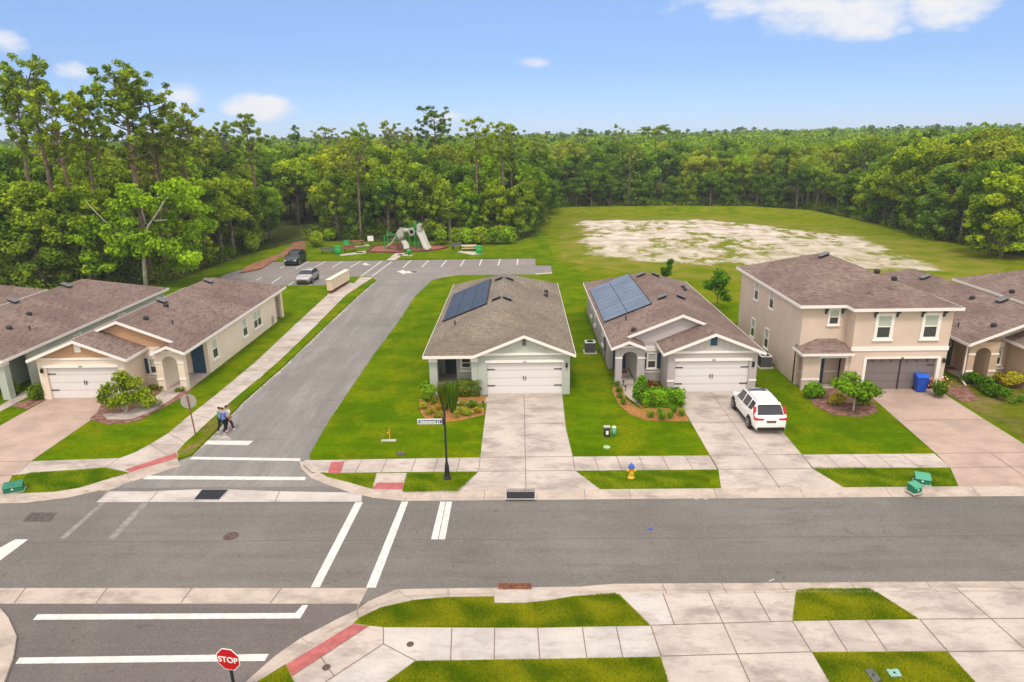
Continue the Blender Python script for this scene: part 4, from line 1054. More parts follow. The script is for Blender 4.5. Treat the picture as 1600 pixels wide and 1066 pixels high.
    if porch_gable:
        LF = [p(xl, ypf, ZE), p(xl, yb2, ZE), p(xm, yb2-hw, zr), p(xm, yg, zr), p(xpm, yg, zp), p(xpm, ypf, zp)]
        ex = [[p(xp, ypf, ZE), p(xp, yw, ZE), p(xpm, yw, zp), p(xpm, yg, zp), p(xpm, ypf, zp)]]
    else:
        LF = [p(xl, ypf, ZE), p(xl, yb2, ZE), p(xm, yb2-hw, zr), p(xm, ypf, zr)]; ex = []
        yg = ypf
    RF = [p(xr, yf, ZE), p(xr, yb2, ZE), p(xm, yb2-hw, zr), p(xm, yg, zr), p(xgm, yg, zg), p(xgm, yf, zg)]
    roof(t, m, [LF, RF, [p(xl, yb2, ZE), p(xr, yb2, ZE), p(xm, yb2-hw, zr)],
                [p(xg, yf, ZE), p(xg, yw, ZE), p(xgm, yw, zg), p(xgm, yg, zg), p(xgm, yf, zg)]]+ex, roofm)
    sg = [(p(xg, yf, ZE), p(xgm, yf, zg), (0, -1)), (p(xgm, yf, zg), p(xr, yf, ZE), (0, -1)), (p(xg, yf, ZE), p(xg, yw, ZE), (-1, 0)),
          (p(xl, ypf, ZE), p(xl, yb2, ZE), (-1, 0)), (p(xr, yf, ZE), p(xr, yb2, ZE), (1, 0)), (p(xl, yb2, ZE), p(xr, yb2, ZE), (0, 1)), (p(xm, yg, zr), p(xgm, yg, zg), (0, -1))]
    if porch_gable: sg += [(p(xl, ypf, ZE), p(xpm, ypf, zp), (0, -1)), (p(xpm, ypf, zp), p(xp, ypf, ZE), (0, -1)), (p(xpm, yg, zp), p(xm, yg, zr), (0, -1))]
    else: sg += [(p(xl, yg, ZE), p(xm, yg, zr), (0, -1))]
    boards(t, m, sg)
    if not porch_gable:
        gb = MB(); pr(gb, m, [(6.25, 2.805), (14.9, 2.805), (xm, zr-.13)], yp-.002, yp+.12) if False else None
    if num: digits(t, num, m(12.2), y0-.055, 2.19, .16, M['black'])
    return t
h3 = gable_house('house', 'lavender grey house with white garage door, navy shutters and light blue solar panels', Mir(), M['st_lav'], M['roof_brown'], M['sid_lav'], M['sid_lavv'], M['navy'], '122', M['navy'])
b = MB(); b.box(14.66, 41.22, 1.75, 14.82, 41.297, 2.1); b.build('wall_lamp', M['black'], h3)
vents(h3, [(1001, 431, 'box'), (1034, 466, 'box'), (990, 517, 'dome'), (978, 501, 'pipe')], (ZE, 5.85, 1))
vents(h3, [(1024, 431, 'box'), (1064, 466, 'box'), (1067, 450, 'dome'), (1070, 454, 'dome')], (ZE, 15.35, -1))
solar_array(h3, [(945.8, 506.8), (1017, 473.8), (979.6, 429.5), (920.3, 455.8)], (ZE, 5.85, 1), 2, 10, M['solar2'], True)
for yy in (49, 54.5, 57.5): window(h3, '-x', 6.2, yy, yy+.8, .9, 2.2)
b = MB(); b.box(6.08, 47.6, .9, 6.2, 48.0, 1.5); b.box(6.1, 48.3, 1.2, 6.2, 48.5, 1.7); b.tube([(6.14, 47.8, .05), (6.14, 47.8, 2.5)], .03, 6); b.build('electric_meter', M['vent'], h3)
MM = Mir(-16.15)
h1 = gable_house('house', 'beige corner house with tan gables, white garage door and navy shutters', MM, M['st_cream'], M['roof_brown'], M['sid_tan'], M['sid_tan'], M['navy'], '107', M['navy'], lanai=True)
lamp(h1, MM(14.72), 41.3, 2.0)
vents(h1, [(326, 441, 'box'), (253, 472, 'box'), (259.5, 479, 'dome'), (228, 499, 'dome'), (270, 507, 'pipe')], (ZE, MM(5.85), -1))
for px0, px1, py0, py1, mu in ((331, 340, 526, 558, False), (379, 385.5, 497, 526, False), (395.6, 408, 484, 514, True)):
    ya, yb_ = atx(px0, (py0+py1)/2+3, MM(6.2))[0], atx(px1, (py0+py1)/2-3, MM(6.2))[0]
    window(h1, '+x', MM(6.2), ya, ya+(1.7 if mu else .85), .85, 2.2, mull=mu)
b = MB(); b.tube([(MM(6.2)+.08, 58.9, .0), (MM(6.2)+.08, 58.9, .8), (MM(6.2)+.08, 59.2, .8), (MM(6.2)+.08, 59.2, 0.2)], .025, 6); b.build('utility_pipe', M['vent'], h1)

# far left: mirrored hip house, and one more beyond it
M0 = Mir(-39.25)
h0 = hip_house('house', 'pale green single storey house with dark door and brown hip roof at the left edge', M0, M['st_teal'], M['roof_brown'], M['sid_blue'], M['teal_dk'], None)
vents(h0, [(105, 448, 'box'), (21, 472, 'box'), (46, 492, 'dome'), (15, 514, 'dome'), (47, 516, 'pipe')], (ZE, M0(-6.22), -1))
for yy in (48.5, 54.5): window(h0, '+x', M0(-5.9), yy, yy+.8, .9, 2.2)
hm = hip_house('house', 'leftmost brown roof, just showing behind the pale green house', Mir(-50.7), M['st_cream'], M['roof_brown'], M['sid_tan'], M['navy'], None)

# right: tan gable house and the one beyond
M5 = Mir(None, 22.95)
h5 = gable_house('house', 'tan house with brown roof, arched porch and wreathed door at the right edge', M5, M['st_tan'], M['roof_brown'], M['sid_cream'], M['sid_cream'], M['teal_dk'], None, None, porch_gable=False)
vents(h5, [(1444.5, 435, 'box'), (1519, 467, 'dome'), (1552.6, 510, 'dome'), (1565, 471, 'box'), (1581, 457, 'dome'), (1497, 511, 'pipe')], (ZE, 28.8, 1))
b = MB(); b.tube([(28.95, 42.45, 2.7), (28.98, 42.6, 2.5), (29.05, 42.7, 2.2), (29.05, 42.68, .3), (29.0, 42.4, .12), (28.9, 42.0, .08)], .055, 8); b.build('downspout', M['trimw'], h5)
wr = MB()
for k in range(26):
    a = 2*math.pi*k/26; wr.lathe([(.02, -.07), (.075, 0), (.02, .07)], (M5(6.95)+.24*math.cos(a)+rnd.uniform(-.03, .03), 46.02, 1.62+.24*math.sin(a)+rnd.uniform(-.03, .03)), 5)
tag(wr.build('wreath', M['greypl'], org=(M5(6.95), 46.02, 1.62)), 'round pale wreath on the dark door of the tan house', 'wreath')
h6 = gable_house('house', 'rightmost brown roof, just showing behind the tan house', Mir(None, 34.1), M['st_cream'], M['roof_brown'], M['sid_cream'], M['sid_cream'], M['navy'], None, None, porch_gable=False)

# --- two storey house
I_ = Mir()
t = h4 = thing('house', 'two storey beige house with grey screened garage door and brown hip roof', 'house', (22.5, 48.5, 0))
ZT = 5.5
mb = MB()
wall_y(mb, I_, 20.95, 27.0, 0, ZT, 41.5, .2, [(22.0, 26.45, 0, 2.1)])
bx(mb, I_, 20.95, 41.7, 0, 21.15, 42.7, ZT)
wall_y(mb, I_, 18.05, 20.95, 2.7, ZT, 42.5, .2); wall_y(mb, I_, 18.05, 20.95, 0, 2.7, 42.9, .2)
bx(mb, I_, 18.05, 42.7, 0, 18.25, 54.8, ZT); bx(mb, I_, 26.8, 41.7, 0, 27.0, 54.8, ZT); bx(mb, I_, 18.05, 54.8, 0, 27.0, 55.0, ZT)
wall_y(mb, I_, 18.05, 20.95, 0, 2.5, 41.55, .2, [(19.15, 20.7, 0, 2.2)])
bx(mb, I_, 18.05, 41.75, 2.1, 18.25, 42.5, 2.5)
mb.build('wall', M['st_pink'], t)
c = MB()
bx(c, I_, 20.9, 41.44, 2.66, 27.03, 41.498, 2.92); bx(c, I_, 21.85, 41.45, 2.12, 26.6, 41.498, 2.24); bx(c, I_, 26.47, 41.45, 0, 26.68, 41.497, 2.12); bx(c, I_, 21.8, 41.45, 0, 21.98, 41.497, 2.12)
bx(c, I_, 19.05, 41.49, 2.2, 20.8, 41.548, 2.34); bx(c, I_, 18.0, 41.5, .7, 19.15, 41.547, .82)
bx(c, I_, 18.3, 42.86, .78, 20.9, 42.898, .88)
build_each(c, 'trim', M['trim'], t)
gd = garage_door(t, I_, 22.0, 26.45, 41.66, 2.08, M['door_grey'], False)
b = MB(); b.box(24.2, 41.6, 0.02, 24.27, 41.62, 2.08)
for xx in (22.4, 23.0, 23.6, 24.6, 25.2, 25.9): b.box(xx, 41.61, 1.86, xx+.04, 41.62, 2.06)
b.box(25.95, 41.61, 1.62, 26.35, 41.62, 1.67); b.build('screen_zip', M['black'], gd)
d = MB(); d.box(19.05, 42.82, .03, 19.95, 42.89, 2.2); dd = d.build('front_door', M['navy'], t)
d = MB(); d.box(19.82, 42.76, .95, 19.88, 42.82, 1.12); d.build('handle', M['vent'], dd)
window(t, '-y', 41.5, 22.35, 23.2, 3.55, 4.95, fr=.16); window(t, '-y', 41.5, 25.25, 26.1, 3.55, 4.95, fr=.16)
window(t, '-y', 42.5, 19.75, 20.35, 4.2, 5.1, fr=.09)
for px, py0, py1 in ((1181.5, 437, 469.5), (1205, 450, 483), (1175.5, 496.5, 527), (1196.5, 512, 544.6)):
    yy, z0 = atx(px, py1, 18.05); _, z1 = atx(px, py0, 18.05); window(t, '-x', 18.05, yy-.38, yy+.38, z0+.1, z1-.02, fr=.06)
for xx, yy in ((22.12, 41.5), (23.5, 41.5), (25.05, 41.5), (26.4, 41.5), (19.5, 42.5), (20.55, 42.5)):
    b = MB(); b.prism([(yy-.003, 5.3), (yy-.30, 5.3), (yy-.26, 5.16), (yy-.10, 5.06), (yy-.05, 4.86), (yy-.003, 4.84)], 'x', xx-.06, xx+.06); b.build('bracket', M['teal_dk'], t)
lamp(t, 26.83, 41.5, 2.0)
xl, xr, xg, yf1, yf2, yr = 17.7, 27.35, 20.6, 42.1, 41.1, 55.4
xm, xgm = (xl+xr)/2, (xg+xr)/2; hw, hg = (xr-xl)/2, (xr-xg)/2; zr = ZT+S*hw; zg = ZT+S*hg
p = lambda x, y, z: (x, y, z)
roof(t, I_, [[p(xl, yf1, ZT), p(xl, yr, ZT), p(xm, yr-hw, zr), p(xm, yf1+hw, zr)],
             [p(xg, yf1, ZT), p(xg, yf2, ZT), p(xgm, yf2+hg, zg), p(xgm, yf1+hg, zg)],
             [p(xl, yf1, ZT), p(xg, yf1, ZT), p(xgm, yf1+hg, zg), p(xm, yf1+hw, zr)],
             [p(xg, yf2, ZT), p(xr, yf2, ZT), p(xgm, yf2+hg, zg)],
             [p(xr, yf2, ZT), p(xr, yr, ZT), p(xm, yr-hw, zr), p(xm, yf1+hw, zr), p(xgm, yf1+hg, zg), p(xgm, yf2+hg, zg)],
             [p(xl, yr, ZT), p(xr, yr, ZT), p(xm, yr-hw, zr)]], M['roof_brown'])
boards(t, I_, [(p(xl, yf1, ZT), p(xg, yf1, ZT), (0, -1)), (p(xg, yf2, ZT), p(xg, yf1, ZT), (-1, 0)), (p(xg, yf2, ZT), p(xr, yf2, ZT), (0, -1)),
               (p(xl, yf1, ZT), p(xl, yr, ZT), (-1, 0)), (p(xr, yf2, ZT), p(xr, yr, ZT), (1, 0)), (p(xl, yr, ZT), p(xr, yr, ZT), (0, 1))])
ZP = 2.6
roof(t, I_, [[p(17.75, 41.15, ZP), p(21.0, 41.15, ZP), p(20.35, 42.5, ZP+.6), p(19.1, 42.5, ZP+.6)],
             [p(17.75, 41.15, ZP), p(19.1, 42.5, ZP+.6), p(18.05, 42.5, ZP+.13), p(18.05, 42.75, ZP+.13), p(17.75, 42.75, ZP)],
             [p(21.0, 41.15, ZP), p(20.93, 42.5, ZP+.3), p(20.35, 42.5, ZP+.6)]], M['roof_brown'], 'porch_roof', .08)
boards(t, I_, [(p(17.75, 41.15, ZP), p(21.0, 41.15, ZP), (0, -1)), (p(17.75, 41.15, ZP), p(17.75, 42.75, ZP), (-1, 0))], .15)
vents(t, [(1286.6, 401, 'box')], (ZT, 17.7, 1))
vents(t, [(1397, 437, 'dome'), (1370, 426, 'dome')], (ZT, 27.35, -1))
digits(t, '130', 24.2, 41.44, 2.13, .14, M['black'])
sheet('porch_floor', [(18.26, 41.76), (20.93, 41.76), (20.93, 42.88), (18.26, 42.88)], .012, M['conc'])
# ------------------------------------------------------------------ leaves
def leafmat(name, c1, c2, trans=0.25, c3=None):
    m = bpy.data.materials.new(name); m.use_nodes = True; t = m.node_tree; t.nodes.clear()
    o = N(t, 'ShaderNodeOutputMaterial'); at_ = N(t, 'ShaderNodeAttribute'); at_.attribute_name = 'tone'
    oi = N(t, 'ShaderNodeObjectInfo')
    col = nmix(t, c1, c2, at_.outputs['Fac'])
    col = nmix(t, col, oi.outputs['Color'], 1.0, 'MULTIPLY')
    d = N(t, 'ShaderNodeBsdfDiffuse'); L(t, col, d.inputs[0])
    tr = N(t, 'ShaderNodeBsdfTranslucent'); L(t, col, tr.inputs[0])
    mx = N(t, 'ShaderNodeMixShader'); mx.inputs[0].default_value = trans
    L(t, d.outputs[0], mx.inputs[1]); L(t, tr.outputs[0], mx.inputs[2]); L(t, mx.outputs[0], o.inputs[0])
    return m
M['leaf'] = leafmat('leaf_broad', (0.032, 0.085, 0.004), (0.33, 0.45, 0.022))
M['leafpine'] = leafmat('leaf_pine', (0.06, 0.115, 0.008), (0.32, 0.43, 0.035))
M['leafshrub'] = leafmat('leaf_shrub', (0.045, 0.115, 0.005), (0.24, 0.38, 0.02))
M['leafyel'] = leafmat('leaf_yellow', (0.30, 0.28, 0.02), (0.62, 0.50, 0.04))
M['leafred'] = leafmat('leaf_red', (0.12, 0.06, 0.02), (0.35, 0.12, 0.05))
M['leafpale'] = leafmat('leaf_pale', (0.30, 0.30, 0.12), (0.62, 0.55, 0.35))
def leaves(name, pts, nrm, size, tone, m, aspect=1.0):
    """one mesh of small leaf faces (numpy arrays)"""
    n = len(pts)
    nrm = nrm/np.maximum(np.linalg.norm(nrm, axis=1, keepdims=True), 1e-6)
    a = rng.normal(size=(n, 3)); a -= nrm*(a*nrm).sum(1, keepdims=True); a /= np.maximum(np.linalg.norm(a, axis=1, keepdims=True), 1e-6)
    b = np.cross(nrm, a); s = size[:, None]
    q = np.stack([pts-a*s*.5, pts+b*s*.5*aspect, pts+a*s*.5, pts-b*s*.5*aspect], 1).reshape(-1, 3).astype(np.float32)
    me = bpy.data.meshes.new(name)
    me.vertices.add(n*4); me.vertices.foreach_set('co', q.ravel())
    me.loops.add(n*4); me.loops.foreach_set('vertex_index', np.arange(n*4, dtype=np.int32))
    me.polygons.add(n); me.polygons.foreach_set('loop_start', np.arange(0, n*4, 4, dtype=np.int32))
    at_ = me.attributes.new('tone', 'FLOAT', 'FACE'); at_.data.foreach_set('value', np.clip(tone, 0, 1).astype(np.float32))
    me.materials.append(m); me.update(calc_edges=True)
    return me
def blob_pts(c, r, n, shell=0.55, up=0.35):
    """points in an ellipsoid shell, normals outward with an upward lean"""
    d = rng.normal(size=(n, 3)); d /= np.linalg.norm(d, axis=1, keepdims=True)
    rad = shell+(1-shell)*rng.random((n, 1))**.7
    p = np.array(c)+d*np.array(r)*rad
    nn = d*0.7+rng.normal(size=(n, 3))*.45; nn[:, 2] += up
    return p, nn
def shrub_mesh(name, w, d, h, n, size, m, lumps=9, seedtone=.5, box=False):
    P, Nn, S_, T = [], [], [], []
    if box:                                   # a clipped hedge: leaves over a rounded block
        u = rng.uniform(-1, 1, size=(n, 3)); ax_ = rng.choice(3, size=n, p=(.14, .36, .5)); u[np.arange(n), ax_] = np.sign(u[np.arange(n), ax_]+1e-9)
        u *= (1/np.maximum(1, (np.abs(u)**7).sum(1)**(1/7)))[:, None]
        lump = 1+.10*np.sin(u[:, :1]*7+1)*np.cos(u[:, 1:2]*5)+.07*rng.normal(size=(n, 1))
        p = u*lump*(.86+.14*rng.random((n, 1)))*np.array((w/2, d/2, h/2))+np.array((0, 0, h/2)); nn = u*np.array((1, 1, 1.3))+rng.normal(size=(n, 3))*.5; nn[:, 2] += .3
        k = p[:, 2] > .02
        return leaves(name, p[k], nn[k], size*(.6+.8*rng.random(int(k.sum()))), seedtone+.2*np.sin(p[k][:, 0]*5+p[k][:, 2]*3)+rng.normal(size=int(k.sum()))*.22, m)
    for i in range(lumps):
        a = rnd.random()*6.28; q = rnd.random()**.6*.5
        c = (math.cos(a)*q*w*.6, math.sin(a)*q*d*.6, h*(.3+.4*rnd.random())); r = (w*.27, d*.27, h*.3)
        k = n//lumps; p, nn = blob_pts(c, r, k); keep = p[:, 2] > .02
        p, nn = p[keep], nn[keep]; P.append(p); Nn.append(nn); S_.append(size*(.6+.8*rng.random(len(p)))); T.append(rnd.uniform(-.22, .22)+seedtone+rng.normal(size=len(p))*.2)
    return leaves(name, np.concatenate(P), np.concatenate(Nn), np.concatenate(S_), np.concatenate(T), m)
def plant(name, label, cat, loc, me, group=None, tint=None, stems=0, h=.6, bark=None):
    if stems:
        t = thing(name, label, cat, (*loc, 0), group)
        f = bpy.data.objects.new('foliage', me); C.objects.link(f); f.parent = t
        if tint: f.color = (*tint, 1)
        b = MB()
        for i in range(stems):
            a = rnd.random()*6.28; q = rnd.uniform(.12, .35)*h
            b.tube([(loc[0]+math.cos(a)*.04, loc[1]+math.sin(a)*.04, 0), (loc[0]+math.cos(a)*q*.5, loc[1]+math.sin(a)*q*.5, h*.4), (loc[0]+math.cos(a)*q, loc[1]+math.sin(a)*q, h*.8)], [.04, .03, .012], 6)
        b.build('stem', bark or M['bark2'], t)
        return t
    o = bpy.data.objects.new(name, me); C.objects.link(o); o.location = (*loc, 0)
    if tint: o.color = (*tint, 1)
    return tag(o, label, cat, group)
GR = (1, 1, 1)
x_, y_ = g(197, 645)
def myrtle():
    P, Nn, S_, T = [], [], [], []
    for c, r, n, tn in (((-.9, .1, 1.5), (.55, .5, .5), 500, .5), ((.1, 0, 2.3), (.55, .5, .5), 500, .55), ((.7, .2, 1.9), (.6, .5, .45), 450, .75), ((1.2, 0, 1.2), (.7, .6, .5), 600, .6),
                        ((.3, -.3, 1.1), (.7, .6, .5), 600, .6), ((-.5, -.2, .8), (.6, .5, .4), 420, .7), ((.0, .2, 1.6), (.5, .5, .5), 350, .4), ((-1.3, 0, 1.0), (.4, .4, .5), 260, .35), ((1.6, -.2, .9), (.5, .5, .4), 300, .7)):
        p, nn = blob_pts(c, r, n, .2); P.append(p); Nn.append(nn); S_.append(.13*(.6+.8*rng.random(n))); T.append(tn+rng.normal(size=n)*.25)
    return leaves('foliage', np.concatenate(P), np.concatenate(Nn), np.concatenate(S_), np.concatenate(T), M['leafshrub'])
plant('crape_myrtle', 'tall loose multi stemmed shrub beside the driveway of the beige corner house', 'shrub', (x_, y_), myrtle(), stems=7, h=2.2, bark=M['barkpale'], tint=(1.35, 1.05, .9))
def bush(lab, px, py, w, d, h, n=900, size=.1, m='leafshrub', tint=GR, box=False, tone=.5, name='bush', cat='bush', group=None, stems=0):
    x, y = g(px, py); me = shrub_mesh('foliage', w, d, h, n, size, M[m], 8, tone, box)
    return plant(name, lab, cat, (x, y+d*.35), me, group, tint, stems, h)
bush('pale flowering low shrub along the mulch bed under the tall loose shrub', 228, 640, 1.9, 1.0, .7, 700, .1, 'leafpale', (.8, .85, .7))
bush('low dark leafy plant by the arched porch of the beige house', 250, 612, .9, .6, .5, 260, .09, tint=(.9, .6, .5))
bush('small reddish green plant beside the left porch pillar of the beige house', 234, 612, .7, .6, .5, 260, .09, tint=(1, .7, .5))
bush('small dark plant at the right end of the mulch bed behind the round sign', 280, 614, .8, .6, .45, 240, .08, tint=(1, .8, .6))
bush('round dark bush at the left corner of the beige house garage', 55, 628, 1.25, 1.2, 1.35, 1400, .11, tint=(.85, .8, .8))
bush('broad leafy bush at the left edge of the picture before the pale green house', 8, 622, 1.4, 1.2, 1.1, 1300, .13, tint=(.85, 1, .8))
bush('light green bush at the left corner pillar of the blue grey house', 668, 630, 1.3, 1.1, 1.35, 1500, .13, tint=(1.1, 1.15, .8), tone=.6)
bush('dark reddish clipped hedge in front of the porch of the blue grey house', 730, 621, 1.75, .9, 1.05, 1900, .1, tint=(1.05, .82, .7), box=True, tone=.4, name='hedge', cat='hedge')
def spiky(name, label, px, py, w, h, n, m='leafshrub', tint=GR, group=None, lean=.25, wid=.05):
    x, y = g(px, py); b = []; T = []
    me = bpy.data.meshes.new(name); V_, Fc = [], []
    for i in range(n):
        a = rnd.random()*6.28; l = h*rnd.uniform(.55, 1.0); q = rnd.random()*w*.28; e = rnd.uniform(.2, 1)*w*.5*(1+lean)
        c, s = math.cos(a), math.sin(a); z0 = rnd.random()*h*.25
        k = len(V_); px_, py_ = -s*wid/2, c*wid/2
        V_ += [(c*q-px_, s*q-py_, z0), (c*q+px_, s*q+py_, z0), (c*(q+e)*.75+px_, s*(q+e)*.75+py_, z0*.5+l*.7), (c*(q+e)*.75-px_, s*(q+e)*.75-py_, z0*.5+l*.7), (c*(q+e), s*(q+e), l)]
        Fc += [(k, k+1, k+2, k+3), (k+3, k+2, k+4)]; t_ = rnd.random(); T += [t_, t_]
    me.from_pydata(V_, [], Fc); at_ = me.attributes.new('tone', 'FLOAT', 'FACE'); at_.data.foreach_set('value', T); me.materials.append(M[m])
    return plant(name, label, 'plant', (x, y), me, group, tint)
spiky('yucca', 'tall narrow spiky plant with dark green blades, left of the pair behind the street sign', 695, 641, .75, 1.9, 260, tint=(.9, .7, .6), wid=.06)
spiky('yucca', 'tall narrow spiky dark green plant, right of the pair behind the street sign', 707, 645, .75, 2.1, 260, tint=(.7, .75, .6), wid=.06)
for i, (px, py, w_, m_, tn) in enumerate(((662, 641, .8, 'leafyel', (.8, .9, 1)), (672, 650, .85, 'leafyel', (.7, .75, .9)), (684, 655, .7, 'leafyel', (.6, .8, 1)), (678, 634, .6, 'leafshrub', (1.3, 1, .8)), (684, 644, .6, 'leafyel', (1, .75, 1)),
     (720, 648, .8, 'leafyel', (.85, 1, 1)), (730, 652, .75, 'leafyel', (.65, .9, 1)), (724, 638, .65, 'leafyel', (.75, .85, 1)), (712, 655, .6, 'leafyel', (.6, .7, 1)), (745, 648, .55, 'leafyel', (.7, .65, .8)))):
    bush(f'{ORD[sorted((662, 672, 684.5, 678, 684, 720, 730, 724, 712, 745)).index(684.5 if i == 2 else px)]} from the left of the low yellow green plants in the orange wood chips', px, py, w_, .6, .5, 260, .09, m_, tn, name='low_plant', cat='plant', group='low plants in the wood chip bed behind the street sign')
bush('grey green round low plant at the driveway end of the wood chip bed', 739, 640, .75, .6, .6, 420, .09, tint=(1.1, 1.1, 1.1))
bush('bright green clipped box hedge by the garage corner of the lavender grey house', 1037, 637, 2.65, 1.0, 1.05, 4200, .11, tint=(1.0, 1.25, .8), box=True, tone=.55, name='hedge', cat='hedge')
bush('tall upright green shrub at the left end of the clipped box hedge', 998, 634, 1.1, 1.0, 1.9, 1500, .15, tint=(.8, 1.0, .8), stems=3)
bush('dark reddish plant by the wall behind the bright green box hedge', 1018, 616, 1.2, .8, .9, 600, .11, m='leafred', tint=(.8, .8, .8))
for i, (px, py) in enumerate(((964, 606), (967, 615), (970, 624), (973, 634))):
    bush(('farthest', 'second farthest', 'second nearest', 'nearest')[i]+' small clipped shrub in the row along the curved chip bed edge', px, py, .55, .5, .45, 300, .07, tint=(.7, .95, .7), name='clipped_shrub', cat='shrub', group='row of clipped shrubs beside the lavender grey house walk')
for i, (px, py) in enumerate(((1016, 654), (1032, 650), (1047, 655), (1065, 651), (1034, 657), (1052, 646))):
    spiky('ornamental_grass', f'{ORD[sorted((1016, 1032, 1047, 1065, 1034, 1052)).index(px)]} from the left of the small grass clumps before the box hedge', px, py, .5, .6, 70, tint=(1, 1.2, .7), group='grass clumps in front of the box hedge', wid=.03)
bush('round glossy green bush left of the porch of the two storey house', 1278, 627, 1.75, 1.3, 1.15, 2300, .12, tint=(.95, 1.2, .8), tone=.55)
bush('yellow leaved croton left of the thin trunk before the two storey house', 1308, 634, 1.2, .8, .75, 900, .11, 'leafyel', (1, 1, 1))
bush('yellow leaved croton right of the thin trunk before the two storey house', 1350, 636, 1.2, .8, .75, 900, .11, 'leafyel', (.9, .95, 1))
bush('rose bush with orange and white flowers right of the grey garage door', 1473, 624, 1.4, 1.1, 1.2, 900, .1, tint=(.8, .85, .7), tone=.35)
x_, y_ = g(1471, 622); b = MB()
for i in range(30):
    a, q, z = rnd.random()*6.28, rnd.uniform(.35, .7), rnd.uniform(.35, 1.25)
    b.cur = rnd.choice((0, 0, 1)); b.lathe([(.01, -.05), (.06, 0), (.01, .045)], (x_+math.cos(a)*q, y_+.35+math.sin(a)*q*.8, z), 6)
fl_ = b.build('flowers', [mat('flower_orange', (.75, .22, .08)), mat('flower_white', (.8, .7, .6))]); 
rb = [o for o in C.objects if o.get('label', '').startswith('rose bush')][0]; fl_.parent = rb; fl_.matrix_parent_inverse = Matrix.Translation(rb.location).inverted()
for i, (px, py, w_) in enumerate(((1523, 603, 1.3), (1540, 613, 1.4), (1557, 622, 1.3), (1571, 630, 1.0))):
    bush(('dark green shrub nearest the downspout in the slanting hedge of the tan house', 'second dark green shrub of the slanting hedge before the tan house', 'third dark green shrub of the slanting hedge before the tan house', 'lowest and smallest dark green shrub at the near end of the slanting hedge')[i],
         px, py, w_, 1.1, .95, 1100, .13, tint=(.7, .85, .7), tone=.4, group='slanting hedge before the tan house')
bush('yellow leaved croton under the window of the tan house', 1562, 600, 1.3, .9, .8, 800, .12, 'leafyel', (.9, .95, 1))
bush('large yellow leaved croton at the right picture edge by the tan house', 1590, 612, 1.8, 1.2, 1.2, 1500, .12, 'leafyel', (1, 1, 1))
bush('small round green plant beside the tan house walk, left one of two', 1584, 632, .5, .5, .4, 220, .08, tint=(.8, 1, .8))
bush('small round green plant beside the tan house walk, right one of two', 1598, 630, .6, .6, .45, 220, .08, tint=(.8, 1, .8))
# small garden trees
def small_tree(name, label, loc, h, w_, n, size, tint, lumps, bark='bark2', lean=0, lm='leafshrub'):
    t = thing(name, label, 'tree', (*loc, 0)); P, Nn, S_, T = [], [], [], []
    b = MB(); x, y = loc
    b.tube([(x, y, 0), (x+lean*.4, y, h*.3), (x+lean, y, h*.6)], [.06, .05, .03], 7)
    for i in range(lumps):
        a = i*2.4+rnd.random(); q = w_*.36*rnd.uniform(.3, 1); z = h*rnd.uniform(.27, .86); c = (lean+math.cos(a)*q, math.sin(a)*q, z)
        b.tube([(x+lean*.5, y, h*.32), (x+c[0]*.6, y+c[1]*.6, z*.8), (x+c[0], y+c[1], z)], [.03, .02, .01], 5)
        p, nn = blob_pts(c, (w_*.2, w_*.2, h*.12), n//lumps, .2); P.append(p); Nn.append(nn); S_.append(size*(.6+.8*rng.random(len(p)))); T.append(rnd.uniform(-.2, .2)+.5+rng.normal(size=len(p))*.2)
    b.build('trunk', M[bark], t)
    f = bpy.data.objects.new('crown', leaves('crown', np.concatenate(P), np.concatenate(Nn), np.concatenate(S_), np.concatenate(T), M[lm])); C.objects.link(f); f.parent = t; f.color = (*tint, 1)
    return t
small_tree('garden_tree', 'small spreading tree with thin pale trunk in front of the two storey house', g(1333, 642), 2.75, 3.3, 2600, .16, (.85, .95, .7), 13, 'barkpale')
small_tree('garden_tree', 'young dark green tree in the back yard between the lavender grey and two storey houses', g(1120, 484), 3.9, 3.0, 1700, .2, (.6, .85, .7), 10)
small_tree('garden_tree', 'young dark tree showing behind the roof of the lavender grey house', g(1041, 443), 2.9, 1.9, 1400, .17, (.5, .7, .6), 8)

# ------------------------------------------------------------------ signs and street furniture
x, y = g(380, 1090, 0)
x, y = -8.35, 16.35
t = thing('stop_sign', 'red octagonal stop sign on a black post at the near left corner', 'sign', (x, y, 0))
sx, sy = at(358, 1029, y)[0], y
topz = at(358, 1029, y)[1]
x = sx+.02
ORG[t] = (x, y, 0); t.location = (x, y, 0)
b = MB(); b.box(x-.035, y-.03, -.1, x+.035, y+.03, topz+.3); b.build('post', M['black'], t)
tl = R(8)
def octo(r, y0_, y1_):
    return [(x+r*math.cos(math.pi/8+k*math.pi/4+tl*0), topz+r*math.sin(math.pi/8+k*math.pi/4)) for k in range(8)]
b = MB(); b.prism(octo(.40, 0, 0), 'y', y-.045, y-.035); pl_ = b.build('sign_border', M['white'], t)
b = MB(); b.prism(octo(.372, 0, 0), 'y', y-.053, y-.0455); b.build('sign_face', M['red'], t)
digits(t, 'STOP', x, y-.058, topz-.095, .265, M['white'], 'lettering')
t.rotation_euler = (0, R(-1), R(-11))
# back of the round sign
x, y = g(306, 681)
x2, z2 = at(294, 627.5, y-.0)
t = thing('road_sign', 'round pale sign seen from behind on a brown post beside the side street pavement', 'sign', (x, y, 0))
b = MB(); b.box(x-.03, y-.025, -.1, x+.03, y+.025, z2+.36); b.build('post', M['rust'], t)
b = MB(); b.lathe([(.42, 0), (.42, .02)], (x, y+.03, z2), 28, 'y'); b.build('sign_plate', M['signback'], t)
t.rotation_euler = (0, R(-3), R(10))
